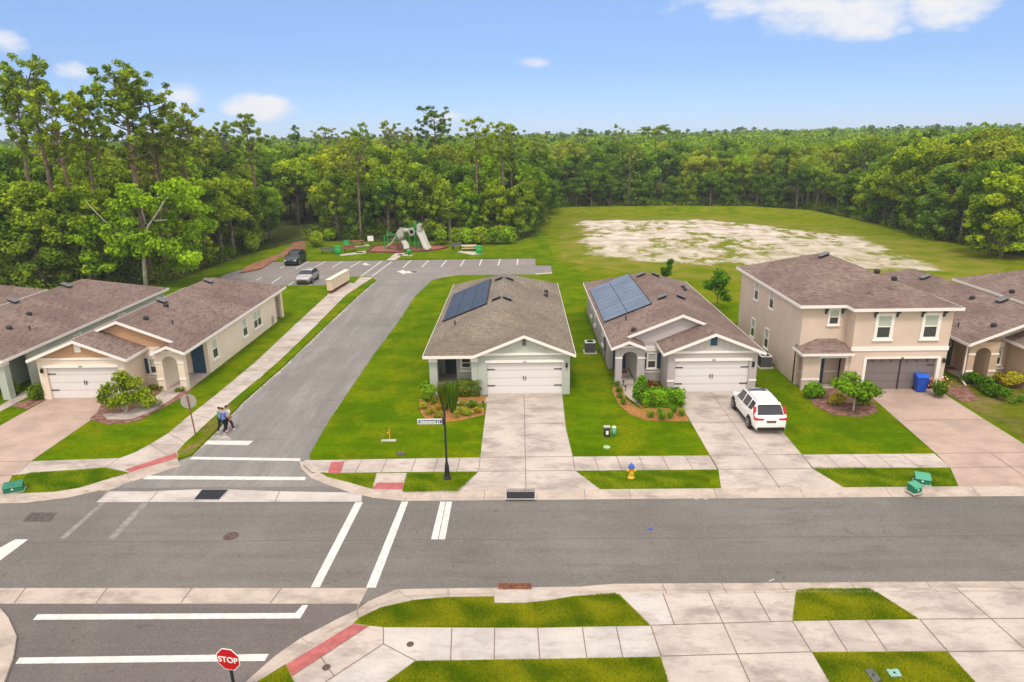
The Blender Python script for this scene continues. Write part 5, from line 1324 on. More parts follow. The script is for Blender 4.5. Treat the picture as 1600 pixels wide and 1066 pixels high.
# street name post
x, y = g(699, 748)
t = thing('street_sign', 'black fluted street name post with white lettered blade on the verge by the central driveway', 'sign', (x, y, 0))
zt = at(695, 634, y)[1]
b = MB(); b.lathe([(.19, 0), (.19, .1), (.13, .14), (.11, .7), (.075, .8), (.085, .86), (.055, .9), (.05, zt-.1), (.07, zt-.08), (.03, zt)], (x, y, 0), 16); b.build('post', M['black'], t, smooth=False)
zb_ = at(675, 659, y)[1]
b = MB(); b.box(x-1.3, y-.014, zb_-.12, x-.1, y+.014, zb_+.14); pb = b.build('sign_blade', M['white'], t)
b = MB(); b.box(x-1.26, y-.02, zb_-.08, x-.14, y-.0145, zb_+.10); b.build('sign_panel', M['navy'], pb)
digits(pb, 'PEREGRINE ST', x-.7, y-.026, zb_-.055, .155, M['white'], 'lettering')
b = MB(); b.box(x-.12, y-.03, zb_-.15, x+.02, y+.03, zb_+.17); b.build('bracket', M['black'], t)
# hydrant
x, y = g(986, 747)
t = thing('fire_hydrant', 'yellow fire hydrant with blue top on the verge by the road', 'hydrant', (x, y, 0))
b = MB(); b.lathe([(.17, 0), (.17, .06), (.11, .07), (.11, .5), (.13, .5), (.13, .54), (.15, .56)], (x, y, 0), 16); b.build('barrel', M['hyd_y'], t, True)
b = MB(); b.lathe([(.155, .565), (.155, .6), (.125, .68), (.07, .74), (.03, .76), (.03, .82), (.005, .82)], (x, y, 0), 16); b.build('bonnet', M['hyd_b'], t, True)
for s_ in (-1, 1):
    b = MB(); b.lathe([(.055, 0), (.055, .05*s_), (.07, .05*s_), (.07, .1*s_), (.02, .1*s_), (.02, .13*s_)], (x+s_*.1, y, .4), 10, 'x'); b.build('nozzle', M['hyd_y'], t)
b = MB(); b.lathe([(.07, 0), (.07, -.05), (.09, -.05), (.09, -.1), (.02, -.1), (.02, -.13)], (x, y-.1, .36), 12, 'y'); b.build('nozzle', M['hyd_y'], t)
# utility boxes
def ubox(label, px, py, w_, d_, h_, rz, m='green', lm='green_lt'):
    x, y = g(px, py); t = thing('utility_box', label, 'utility box', (x, y, 0))
    b = MB(); b.box(x-w_/2-.05, y-d_/2-.05, 0, x+w_/2+.05, y+d_/2+.05, .05); b.build('base', M['conc3'], t)
    b = MB(); b.prism([(y-d_/2, .05), (y+d_/2, .05), (y+d_/2, h_), (y-d_/2+.06, h_-.06), (y-d_/2, h_-.14)], 'x', x-w_/2, x+w_/2); b.build('body', M[m], t, bevel=.015)
    b = MB(); b.prism([(y-d_/2-.02, h_-.12), (y-d_/2+.05, h_-.05), (y+d_/2+.02, h_+.008), (y+d_/2+.02, h_+.03), (y-d_/2+.04, h_-.02), (y-d_/2-.035, h_-.11)], 'x', x-w_/2-.02, x+w_/2+.02); b.build('lid', M[lm], t)
    b = MB(); b.box(x-.06, y-d_/2-.02, h_*.45, x+.02, y-d_/2-.003, h_*.6); b.build('label_plate', M['white'], t)
    t.rotation_euler = (0, 0, rz); return t
ubox('farther green utility box of the pair in front of the two storey house', 1440, 755, .62, .5, .42, R(-22))
ubox('nearer green utility box of the pair, standing on the kerb by the road', 1428, 769, .46, .42, .42, R(20))
ubox('green utility box on the grass verge at the left edge of the picture', 23, 768, .78, .45, .42, R(24), 'green', 'green')
x, y = g(948, 681); t = thing('utility_pedestal', 'dark squat utility box with pale top in the lawn beside the green pedestal', 'utility box', (x, y, 0))
b = MB(); b.prism([(y-.16, 0), (y+.16, 0), (y+.14, .5), (y-.06, .5), (y-.15, .3)], 'x', x-.16, x+.16); b.build('body', M['black'], t, bevel=.01)
b = MB(); b.box(x-.18, y-.08, .505, x+.18, y+.16, .56); b.build('lid', M['conc3'], t)
b = MB(); b.box(x-.07, y-.182, .14, x+.07, y-.165, .36, 0); b.build('label_plate', M['white'], t)
x, y = g(959, 681); t = thing('utility_pedestal', 'pale green cylindrical pedestal in the lawn of the lavender grey house', 'utility box', (x, y, 0))
b = MB(); b.lathe([(.12, 0), (.12, .48)], (x, y, 0), 16); b.build('body', mat('pedestal_green', (.10, .36, .22), .5), t, True)
b = MB(); b.lathe([(.13, .485), (.13, .53), (.09, .57), (.01, .58)], (x, y, 0), 16); b.build('cap', mat('pedestal_cap', (.45, .75, .40), .5), t, True)
x, y = g(948, 699); b = MB(); b.lathe([(.2, 0), (.19, .03), (.01, .035)], (x, y, 0), 14)
tag(b.build('valve_cover', mat('valve_green', (.30, .42, .22)), org=(x, y, 0)), 'flat round pale green cover in the lawn below the two small utility pedestals', 'cover')
def lid(label, pts, m, name='meter_box', z=.035):
    c = [sum(p[i] for p in pts)/4 for i in (0, 1)]; t = thing(name, label, 'meter box', (*c, 0))
    q = [Vector(p) for p in pts]; cc = Vector(c)
    b = MB(); b.prism([tuple(cc+(p-cc)*1.1) for p in q], 'z', .003, z-.01); b.build('rim', M['pit'], t)
    b = MB(); b.prism([tuple(p) for p in q], 'z', .005, z); b.build('lid', m, t)
    b = MB(); b.prism([tuple(cc+(p-cc)*.22) for p in q], 'z', z+.001, z+.008); b.build('hatch', M['black'], t)
lid('turquoise meter box lid in the near verge grass', G((1384, 1047), (1403, 1046.5), (1409, 1058), (1393, 1059)), mat('lid_turq', (.25, .50, .50), .6))
lid('dark grey meter box lid in the near verge grass beside the turquoise one', G((1351, 1048), (1362, 1046), (1377, 1063), (1366, 1068)), mat('lid_grey', (.11, .11, .15), .7))
lid('small dark drain lid in the corner lawn left of the street name post', G((621, 706.5), (634, 706.5), (632, 711), (620, 711)), mat('lid_dark', (.13, .09, .09), .8))
x, y = g(609, 687); t = thing('gas_marker', 'thin orange marker post above a white pad in the corner lawn', 'marker', (x, y, 0))
b = MB(); b.lathe([(.03, 0), (.03, .5), (.045, .52), (.04, .6), (.01, .62)], (x, y+.05, 0), 8); b.build('post', M['orange'], t)
b = MB(); b.box(x-.45, y-.28, 0, x+.38, y-.02, .04, R(2)); b.build('pad', M['conc3'], t)
b = MB(); b.box(x-.14, y+.02, .35, x-.05, y+.07, .42); b.box(x-.12, y+.03, .42, x+.0, y+.06, .44); b.build('valve', M['orange'], t)
# AC units
def ac(label, px, py, side):
    x, y = g(px, py); y += .4; t = thing('air_conditioner', label, 'air conditioner', (x, y, 0))
    b = MB(); b.box(x-.5, y-.5, 0, x+.5, y+.5, .07); b.build('base', M['conc3'], t)
    b = MB(); b.box(x-.38, y-.38, .07, x+.38, y+.38, .82)
    for k in range(9): b.box(x-.395, y-.395, .14+k*.075, x+.395, y+.395, .165+k*.075)
    b.build('casing', M['acgrey'], t)
    b = MB(); b.box(x-.4, y-.4, .83, x+.4, y+.4, .88); b.build('lid', M['ring'], t, bevel=.02)
    b = MB(); b.lathe([(.3, 0), (.3, .012), (.06, .018), (.06, .04), (.005, .04)], (x, y, .882), 20); b.build('fan_guard', M['pit'], t)
    b = MB(); b.tube([(x+.38*side, y, .3), (x+.7*side, y+.05, .12), (x+.95*side, y+.1, .3), (x+1.0*side, y+.1, .9)], .035, 6); b.build('hose', M['black'], t)
ac('grey air conditioner unit on a pad beside the left wall of the lavender grey house', 922.5, 553, 1)
ac('grey air conditioner unit between the lavender grey and two storey houses', 1197, 576, 1)
# blue bin
x, y = g(1440, 613.5); y += .25; t = thing('recycling_bin', 'blue wheeled recycling bin in front of the grey garage door', 'bin', (x, y, 0))
b = MB(); k = len(b.v)
for z_, w_, d_ in ((.06, .26, .28), (1.0, .34, .38)): b.v += [(x-w_, y-d_, z_), (x+w_, y-d_, z_), (x+w_, y+d_, z_), (x-w_, y+d_, z_)]
for f in ((0, 3, 2, 1), (4, 5, 6, 7), (0, 1, 5, 4), (1, 2, 6, 5), (2, 3, 7, 6), (3, 0, 4, 7)): b.f.append(f); b.mi.append(0)
b.build('body', M['blue'], t, bevel=.02)
b = MB(); b.prism([(y-.42, 1.01), (y-.42, 1.06), (y-.1, 1.16), (y+.3, 1.14), (y+.42, 1.06), (y+.42, 1.01)], 'x', x-.37, x+.37); b.build('lid', mat('bin_lid', (.02, .11, .60), .35), t, bevel=.02)
for s_ in (-1, 1): b = MB(); b.lathe([(.12, 0), (.12, .06)], (x+s_*.27-.03, y+.3, .12), 14, 'x'); b.build('wheel', M['rubber'], t)
b = MB(); b.tube([(x-.3, y+.44, .98), (x+.3, y+.44, .98)], .02, 6); b.build('handle', M['blue'], t)
t.rotation_euler = (0, 0, R(-12))
# dark red container behind the bin
x, y = g(1454, 609); y += .3; b = MB(); b.lathe([(.16, 0), (.2, .5), (.21, .5), (.21, .54), (.17, .54), (.16, .4)], (x, y, 0), 14)
tag(b.build('plant_pot', mat('pot_red', (.12, .01, .02), .5), org=(x, y, 0)), 'dark red pot between the blue bin and the rose bush', 'pot')
b = MB(); x, y = g(1016, 827, RL); b.box(x-.09, y-.05, RL+.003, x+.09, y+.05, RL+.02, .4)
tag(b.build('litter', M['blue'], org=(x, y, RL)), 'small scrap of blue litter lying on the main road', 'litter')
# path lights
for i, (px, py) in enumerate(((965, 599), (970, 597), (974, 604), (977, 612), (755, 637))):
    x, y = g(px, py); b = MB(); b.lathe([(.02, 0), (.02, .32), (.07, .33), (.06, .42), (.01, .45)], (x, y, 0), 8)
    tag(b.build('garden_light', M['black'], org=(x, y, 0)), ('second farthest', 'farthest', 'second nearest', 'nearest')[i]+' small dark stake light beside the lavender grey house walk' if i < 4 else 'small dark stake light at the central driveway edge', 'garden light', 'stake lights along the walk' if i < 4 else None)

# mailbox bank
p0, p1 = Vector(g(513, 459)), Vector(g(546, 443.5)); ang = math.atan2((p1-p0).y, (p1-p0).x)
p0 = Vector((-20.55, 71.6)); p1 = Vector((-19.95, 77.3)); dv = (p1-p0); Lb = dv.length; n_ = 10
t = thing('mailbox_bank', 'long row of tan cluster mailboxes on brown pedestals beside the side street', 'mailboxes', (p0.x, p0.y, 0))
for k in range(n_):
    u0, u1 = k/n_, (k+1)/n_; b = MB(); y0_, y1_ = u0*Lb+.035, u1*Lb-.035
    b.box(-.25, y0_, .36, .25, y1_, 1.5); c_ = b.build('mailbox_unit', M['mailbox'], t, org=(0, 0, 0))
    b = MB()
    for r_ in range(5): b.box(.252, y0_+.04, .42+r_*.21, .265, y1_-.04, .59+r_*.21)
    b.build('mailbox_door', M['mailtop'], c_, org=(0, 0, 0))
    b = MB(); b.box(-.1, (y0_+y1_)/2-.1, 0, .1, (y0_+y1_)/2+.1, .36); b.box(-.2, (y0_+y1_)/2-.2, 0, .2, (y0_+y1_)/2+.2, .04); b.build('pedestal', M['rust'], t, org=(0, 0, 0))
b = MB(); b.box(-.29, -.05, 1.505, .29, Lb+.05, 1.56); b.build('top', M['mailtop'], t, org=(0, 0, 0))
t.rotation_euler = (0, 0, math.atan2(dv.y, dv.x)-math.pi/2)

# ------------------------------------------------------------------ cars
def car(label, cat, loc, rz, paint, kind='suv', rear=True):
    t = thing('parked_car', label, cat, (0, 0, 0))
    if kind == 'suv': Lc, Wd, Hh, belt, st_roof, en_roof, cowl = 4.65, .93, 1.68, 1.06, 1.62, 4.02, 1.12
    else: Lc, Wd, Hh, belt, st_roof, en_roof, cowl = 4.2, .87, 1.50, .95, 1.65, 3.55, 1.05
    zb = .24
    hz = belt-.06
    # x, width, belt z, top z, roof half width, top edge z
    stn = [(0.0, .70, .62, .66, .5, .64), (.07, .84, .72, .76, .62, .74), (.3, .93, .84, .88, .70, .86), (.7, .98, hz-.02, hz+.02, .74, hz), (cowl, 1.0, belt-.01, hz+.07, .76, hz+.04),
           (cowl+.14, 1.0, belt, hz+.14, .76, hz+.12), (st_roof, 1.0, belt+.01, Hh-.05, .66, Hh-.13), (st_roof+.12, 1.0, belt+.01, Hh-.02, .66, Hh-.09), (2.35, 1.0, belt+.02, Hh, .66, Hh-.07), (2.45, 1.0, belt+.02, Hh, .66, Hh-.07),
           (3.25, 1.0, belt+.05, Hh, .66, Hh-.07), (3.36, 1.0, belt+.06, Hh, .66, Hh-.075), (en_roof-.12, .99, belt+.13, Hh-.02, .65, Hh-.10), (en_roof, .98, belt+.14, Hh-.04, .64, Hh-.12), (en_roof+.06, .98, belt+.12, Hh-.09, .64, Hh-.16),
           (Lc-.22, .95, belt, belt+.02, .72, belt+.01), (Lc-.06, .90, belt-.12, belt-.08, .70, belt-.10), (Lc, .84, belt-.34, belt-.3, .66, belt-.32)]
    rings = []
    for (x, w_, zb_, zt_, wr_, ze_) in stn:
        W_ = Wd*w_; bot = zb+(.12 if x in (0.0, Lc) else 0)
        half = [(0, bot), (W_*.86, bot), (W_*.97, bot+.12), (W_, min(.62, zb_-.05)), (W_*.985, zb_), (wr_ if wr_ < W_ else W_*.9, ze_), (wr_*.62, (zt_*2+ze_)/3+.008), (0, zt_)]
        rings.append([(x, a, z) for a, z in half]+[(x, -a, z) for a, z in half[-2:0:-1]])
    nR = len(rings[0]); body, gl = MB(), MB()
    for r_ in rings: body.v += r_; gl.v += r_
    for i in range(len(rings)-1):
        xa, xb = stn[i][0], stn[i+1][0]; xm_ = (xa+xb)/2
        for j in range(nR):
            k = j if j < 7 else 13-j
            isg = False
            if k == 4 and cowl+.14 <= xa and xb <= en_roof-.11 and not (abs(xa-2.35) < .01 or abs(xa-3.25) < .01): isg = True
            if k in (5, 6) and cowl+.13 <= xa and xb <= st_roof+.01: isg = True
            if k in (5, 6) and xa >= en_roof+.05 and xb <= Lc-.2: isg = True
            f = (i*nR+j, i*nR+(j+1) % nR, (i+1)*nR+(j+1) % nR, (i+1)*nR+j)
            (gl if isg else body).f.append(f); (gl if isg else body).mi.append(0)
    body.f.append(tuple(range(nR))); body.mi.append(0); body.f.append(tuple((len(rings)-1)*nR+j for j in range(nR))); body.mi.append(0)
    for mb_, nm, mt in ((body, 'body', paint), (gl, 'windows', M['carglass'])):
        o = mb_.build(nm, mt, t, True)
        bm = bmesh.new(); bm.from_mesh(o.data); bmesh.ops.delete(bm, geom=[v for v in bm.verts if not v.link_faces], context='VERTS'); bm.to_mesh(o.data); bm.free()
        o.data.set_sharp_from_angle(angle=R(34))
    xw = (.86, Lc-.98)
    for xx in xw:
        for s_ in (-1, 1):
            rr = .36 if kind == 'suv' else .32
            b = MB(); b.lathe([(rr+.09, -.01), (rr+.09, .012)], (xx, s_*(Wd-.012), rr-.01), 24, 'y'); b.build('wheel_arch', M['rubber'], t)
            b = MB(); b.lathe([(rr*.6, -.2*s_), (rr, -.2*s_), (rr, .018*s_), (rr*.92, .04*s_), (rr*.62, .045*s_)], (xx, s_*(Wd-.005), rr), 24, 'y'); wh = b.build('wheel', M['rubber'], t)
            b = MB()
            for q in range(5):
                a = q*2*math.pi/5; b.prism([(xx+math.cos(a-.22)*.05, rr+math.sin(a-.22)*.05), (xx+math.cos(a-.14)*rr*.6, rr+math.sin(a-.14)*rr*.6), (xx+math.cos(a+.14)*rr*.6, rr+math.sin(a+.14)*rr*.6), (xx+math.cos(a+.22)*.05, rr+math.sin(a+.22)*.05)], 'y', s_*(Wd+.042), s_*(Wd+.055))
            b.lathe([(rr*.62, .03*s_), (rr*.66, .058*s_), (rr*.58, .058*s_), (rr*.58, .03*s_)], (xx, s_*Wd, rr), 20, 'y'); b.lathe([(.07, 0), (.05, .06*s_)], (xx, s_*Wd, rr), 10, 'y'); b.build('rim', M['rim'], wh)
    b = MB(); b.box(-.02, -Wd*.74, .3, .05, Wd*.74, .5); b.box(.0, -Wd*.55, .56, .035, Wd*.55, .66); b.build('grille', M['rubber'], t)
    for s_ in (-1, 1):
        b = MB(); b.box(.0, s_*Wd*.55, .66, .32, s_*Wd*.83, .8); b.build('headlight', M['headlight'], t, bevel=.02)
        if kind == 'suv':
            b = MB(); b.prism([(Lc-.26, belt-.24), (Lc-.10, belt-.24), (Lc-.09, belt-.12), (Lc-.26, belt-.02), (Lc-.46, belt+.42), (Lc-.54, belt+.42), (Lc-.42, belt-.06)], 'y', s_*Wd*.80, s_*Wd*.955); b.build('tail_light', M['taillight'], t, bevel=.01)
            b = MB(); b.prism([(Lc-.17, belt-.22), (Lc-.022, belt-.22), (Lc-.03, belt-.12), (Lc-.1, belt-.08)], 'y', s_*Wd*.45, s_*Wd*.9); b.build('tail_light', M['taillight'], t)
        else:
            b = MB(); b.box(Lc-.3, s_*Wd*.72, belt-.25, Lc-.08, s_*Wd*.95, belt); b.build('tail_light', M['taillight'], t, bevel=.01)
        b = MB(); b.box(1.35, s_*Wd*.98, belt+.02, 1.52, s_*(Wd+.2), belt+.17); b.build('mirror', paint, t, bevel=.03)
        b = MB(); b.tube([(1.85, s_*.60, Hh-.04), (1.95, s_*.60, Hh+.03), (3.6, s_*.60, Hh+.03), (3.8, s_*.60, Hh-.05)], .018, 6)
        if kind == 'suv': b.build('roof_rail', M['black'], t)
        for xx in (1.95, 2.85):
            b = MB(); b.box(xx+.1, s_*(Wd-.01), belt-.16, xx+.32, s_*(Wd+.02), belt-.12); b.build('door_handle', paint, t)
    b = MB(); b.box(Lc-.06, -Wd*.80, zb+.02, Lc+.03, Wd*.80, .44); b.build('rear_bumper', M['rubber'], t, bevel=.03)
    b = MB(); b.box(Lc-.02, -.26, .70, Lc+.012, .26, .83); b.build('number_plate', M['plate'], t)
    b = MB(); b.box(.9, -Wd*.99, zb, Lc-1, Wd*.99, zb+.12); b.build('side_skirt', M['rubber'], t)
    if kind == 'suv':
        b = MB(); b.box(st_roof+.22, -.48, Hh-.035, st_roof+.62, .48, Hh+.012); b.build('sunroof', M['carglass'], t, bevel=.01)
        b = MB(); b.prism([(en_roof-.08, Hh-.035), (en_roof+.14, Hh-.06), (en_roof+.16, Hh-.085), (en_roof-.05, Hh-.1)], 'y', -.62, .62); b.build('spoiler', paint, t, bevel=.01)
    t.location = loc; t.rotation_euler = (0, 0, rz)
    return t
# local +x runs from nose to tail
car('white crossover with red tail lights parked nose in on the lavender grey house driveway', 'car', (13.72, 39.45, .012), R(-90), M['car_white'])
car('dark green crossover parked nose out in the far row of the parking lot', 'car', (-30.35, 88.9, RL), R(90), M['car_dark'])
car('silver hatchback parked in the near row of the parking lot', 'car', (-25.0, 76.75, RL), R(90), M['car_silver'], 'hatch')

# ------------------------------------------------------------------ people
def skin_obj(name, verts, edges, radii, matl, parent, sub=1, root=0, remesh=None):
    me = bpy.data.meshes.new(name); me.from_pydata(verts, edges, []); o = bpy.data.objects.new(name, me); C.objects.link(o)
    me.materials.append(matl)
    md = o.modifiers.new('skin', 'SKIN'); md.use_smooth_shade = True; md.branch_smoothing = .4
    if not me.skin_vertices:
        me.skin_vertices.new()
    for i, r_ in enumerate(radii):
        sv = me.skin_vertices[0].data[i]; sv.radius = (r_, r_) if not isinstance(r_, tuple) else r_
        sv.use_root = (i == root)
    s = o.modifiers.new('sub', 'SUBSURF'); s.levels = sub; s.render_levels = sub
    dg = bpy.context.evaluated_depsgraph_get(); m2 = bpy.data.meshes.new_from_object(o.evaluated_get(dg)); bpy.data.objects.remove(o)
    m2.name = name; m2.polygons.foreach_set('use_smooth', [True]*len(m2.polygons))
    if len(m2.materials) == 0: m2.materials.append(matl)
    ob = bpy.data.objects.new(name, m2); C.objects.link(ob)
    if parent: ob.parent = parent
    return ob
def person(label, loc, rz, h, shirt, trousers, stride, long_top=False):
    """figure walking towards +y in its own frame"""
    t = thing('person', label, 'person', loc); k = h/1.70
    V_, E_, Rr = [], [], []
    def add(p, r_, par=None):
        V_.append((p[0]*k, p[1]*k, p[2]*k)); Rr.append(r_*k)
        if par is not None: E_.append((par, len(V_)-1))
        return len(V_)-1
    pel = add((0, 0, .92), .125); ab = add((0, .0, 1.06), .115, pel); ch = add((0, .02, 1.25), .135, ab); up = add((0, .01, 1.38), .11, ch); nk = add((0, .01, 1.46), .052, up)
    jaw = add((0, .035, 1.53), .062, nk); hd = add((0, .02, 1.60), .085, jaw); tp = add((0, .0, 1.66), .06, hd)
    legs = {}
    for s_ in (-1, 1):
        f = stride*s_
        hip = add((s_*.09, 0, .86), .095, pel); kn = add((s_*.095, f*.5+.05, .48), .062, hip); an = add((s_*.10, f, .09), .042, kn); toe = add((s_*.105, f+.15, .035), .036, an)
        sh = add((s_*.17, .01, 1.37), .062, up); el = add((s_*.23, -f*.35, 1.10), .042, sh); wr_ = add((s_*.23, -f*.6+.10, .87), .028, el); pa = add((s_*.225, -f*.65+.14, .80), .033, wr_)
        legs[s_] = (hip, kn, an, sh, el, wr_)
        for q, ln in enumerate((.075, .085, .08, .065)):
            a = add((s_*.225+(q-1.5)*.006, -f*.65+.125+q*.018, .745), .009, pa); add((s_*.215+(q-1.5)*.006, -f*.65+.14+q*.018, .745-ln*.5), .007, a)
        a = add((s_*.20, -f*.65+.19, .785), .010, pa); add((s_*.19, -f*.65+.21, .75), .008, a)
    body = skin_obj('body', V_, E_, Rr, M['skin'], t)
    # facial features joined into the head
    b = MB()
    for s_ in (-1, 1): b.lathe([(.001, -.008), (.012, 0), (.001, .008)], (s_*.032*k, .098*k, 1.60*k), 8)
    b.build('eyes', M['blackcl'], t, org=(0, 0, 0))
    b = MB(); b.tube([(0, .085*k, 1.61*k), (0, .118*k, 1.575*k)], [.008*k, .014*k], 6); b.build('nose', M['skin'], t, org=(0, 0, 0))
    hv = [(0, -.02*k, 1.55*k), (0, -.018*k, 1.62*k), (0, .0, 1.69*k)]
    skin_obj('hair', hv, [(0, 1), (1, 2)], [.075*k, .095*k, .07*k], M['hair'], t)
    # shirt
    P = V_; L_ = lambda i: P[i]
    sv = [L_(pel), L_(ab), L_(ch), L_(up)]; ed = [(0, 1), (1, 2), (2, 3)]; rr = [.145*k, .135*k, .152*k, .125*k]
    if long_top: sv[0] = (0, 0, .80*k); rr[0] = .16*k
    for s_ in (-1, 1):
        sh, el = L_(legs[s_][3]), L_(legs[s_][4]); n0 = len(sv); sv += [sh, tuple(a*.4+b_*.6 for a, b_ in zip(sh, el))]; rr += [.075*k, .062*k]; ed += [(3, n0), (n0, n0+1)]
    skin_obj('shirt', sv, ed, rr, shirt, t, root=1)
    sv = [L_(pel)]; rr = [.135*k]; ed = []
    for s_ in (-1, 1):
        a, b_, c_ = (L_(legs[s_][i]) for i in range(3)); n0 = len(sv); sv += [a, b_, (c_[0], c_[1], c_[2]+.04*k)]; rr += [.108*k, .08*k, .06*k]; ed += [(0, n0), (n0, n0+1), (n0+1, n0+2)]
    skin_obj('trousers', sv, ed, rr, trousers, t)
    for s_ in (-1, 1):
        c_ = L_(legs[s_][2]); skin_obj('shoe', [(c_[0], c_[1]-.03, .045), (c_[0], c_[1]+.17*k, .035)], [(0, 1)], [.05*k, .04*k], M['white'], t)
    t.rotation_euler = (0, 0, rz); return t
a_ = g(347.5, 675, RL); b__ = g(352.5, 677, RL); c__ = g(359, 674, RL)
person('person in a teal top and black leggings, leftmost of the three walkers', (a_[0], a_[1], RL), R(-25), 1.58, M['teal'], M['blackcl'], .24)
person('person in a blue and pale top and dark trousers, middle one of the three walkers', (b__[0], b__[1], RL), R(-25), 1.62, M['bluecl'], M['blackcl'], -.2, True)
person('person in a pale top and maroon trousers, rightmost of the three walkers', (c__[0], c__[1], RL), R(-25), 1.64, M['palecl'], M['marooncl'], .2)

# ------------------------------------------------------------------ playground
PY = 102.0
t = thing('play_structure', 'green and grey playground climbing frame with tubes and slides on red mulch', 'playground', (-17.5, PY, .05))
X_ = lambda px: at(px, 385, PY)[0]
def post(px, y, h_): 
    b = MB(); x = X_(px); b.lathe([(.09, 0), (.09, h_), (.11, h_+.02), (.03, h_+.1)], (x, y, .05), 10); b.build('post', M['green_play'], t)
    return x
for px, y, h_ in ((603, 101.2, 1.9), (605.5, 102.6, 2.5), (607, 101.8, 2.2), (620.5, 102.5, 2.3), (622.5, 101.2, 2.3), (630.5, 101.2, 2.5), (633.5, 102.8, 3.0), (642, 101.2, 3.1), (643, 103, 3.3), (650, 101.2, 3.9), (650.5, 102.8, 3.9), (654.6, 101.4, 2.9), (655, 103, 3.6)):
    post(px, y, h_)
def deck(p0, p1, y0, y1, z): 
    b = MB(); b.box(X_(p0), y0, z, X_(p1), y1, z+.12); b.build('deck', M['brownpl'], t)
deck(622, 631, 101.2, 102.8, 1.3); deck(642, 655, 101.2, 103, 1.8)
b = MB(); b.box(X_(624), 101.1, 1.5, X_(631), 101.2, 2.9); b.box(X_(624), 102.8, 1.5, X_(631), 102.9, 3.0); b.lathe([(.5, 0), (.5, .3)], (X_(627.5), 100.9, 2.3), 16, 'y'); b.build('panel', M['greypl'], t)
b = MB(); b.lathe([(.33, 0), (.37, .2), (.33, .4), (.37, .6), (.33, .8), (.37, 1.0), (.33, X_(643)-X_(632.5))], (X_(632.5), 102, 2.65), 16, 'x'); b.build('crawl_tube', M['greypl'], t)
b = MB(); b.box(X_(643), 101.05, 2.0, X_(649), 101.15, 3.2); b.lathe([(.48, 0), (.48, .12), (.3, .12), (.3, 0)], (X_(646), 100.95, 2.6), 16, 'y'); b.build('bubble_panel', M['greypl'], t)
def slide(pts, w_, name='slide'):
    b = MB()
    for a, c in zip(pts[:-1], pts[1:]):
        d = Vector((c[0]-a[0], c[1]-a[1])).normalized(); n = Vector((-d.y, d.x))*w_
        P = lambda p_, s_, dz: (p_[0]+n.x*s_, p_[1]+n.y*s_, p_[2]+dz)
        prof_ = ((-1.1, .18), (-.95, .18), (-.9, 0), (.9, 0), (.95, .18), (1.1, .18), (1.1, .1), (-1.1, -.06))
        for i in range(len(prof_)-1): b.quad(P(a, *prof_[i]), P(c, *prof_[i]), P(c, *prof_[i+1]), P(a, *prof_[i+1]))
    return b.build(name, M['greypl'], t, fix=True)
slide([(X_(655), 101.6, 2.6), (X_(657), 101.2, 2.55), (X_(661), 100.6, 1.9), (X_(666), 99.9, 1.0), (X_(670), 99.2, .35), (X_(673), 98.9, .28)], .36)
slide([(X_(657), 102.6, 2.6), (X_(659.5), 102.2, 2.5), (X_(664), 101.4, 1.7), (X_(669), 100.5, .7), (X_(674), 99.8, .3)], .36)
b = MB(); b.box(X_(654), 101.1, 2.6, X_(660), 101.2, 3.6); b.box(X_(654), 102.7, 2.6, X_(660), 102.8, 3.6); b.box(X_(654), 101.2, 3.4, X_(660), 102.7, 3.5); b.build('slide_hood', M['greypl'], t)
slide([(X_(622), 101.8, 1.9), (X_(618), 101.6, 1.5), (X_(613), 101.4, .8), (X_(607), 101.2, .5)], .28)
slide([(X_(630), 100.9, 1.3), (X_(634), 100.4, 1.25), (X_(638), 99.8, .9), (X_(640), 99.2, .4)], .38)
b = MB()
for k in range(6): b.box(X_(621)-.1*k*0, 101-.3*k, 1.2-.2*k, X_(629), 101.25-.3*k, 1.25-.2*k)
b.tube([(X_(621), 101.2, 1.9), (X_(621), 99.4, .7)], .04, 6); b.tube([(X_(629), 101.2, 1.9), (X_(629), 99.4, .7)], .04, 6); b.build('steps', M['brownpl'], t)
b = MB(); b.tube([(X_(604), 101.2, 2.05), (X_(622), 101.2, 2.2)], .04, 6); b.tube([(X_(605), 102.4, 2.05), (X_(622), 102.4, 2.2)], .04, 6)
for k in range(7): b.tube([(X_(606+k*2.3), 101.2, 2.08), (X_(606+k*2.3), 102.4, 2.08)], .025, 5)
b.build('overhead_ladder', M['green_play'], t)
def bin_(label, px, py, r_=.34, h_=1.0):
    x, y = g(px, py); t = thing('litter_bin', label, 'bin', (x, y, 0))
    b = MB(); b.lathe([(r_*.85, 0), (r_, .1), (r_, h_*.85)], (x, y, 0), 14); b.build('body', M['green_play'], t, True)
    b = MB(); b.lathe([(r_*1.08, h_*.86), (r_*1.1, h_*.92), (r_*.6, h_), (.02, h_*1.02)], (x, y, 0), 14); b.build('lid', M['green_play'], t, True)
bin_('round green litter bin nearest the parking lot, left of the playground', 528, 397, .5, 1.15)
bin_('round green litter bin beside the picnic table behind, left of the playground', 541.5, 388, .5, 1.15)
bin_('round green litter bin on the pale pad right of the playground', 748.5, 396, .45, 1.1)
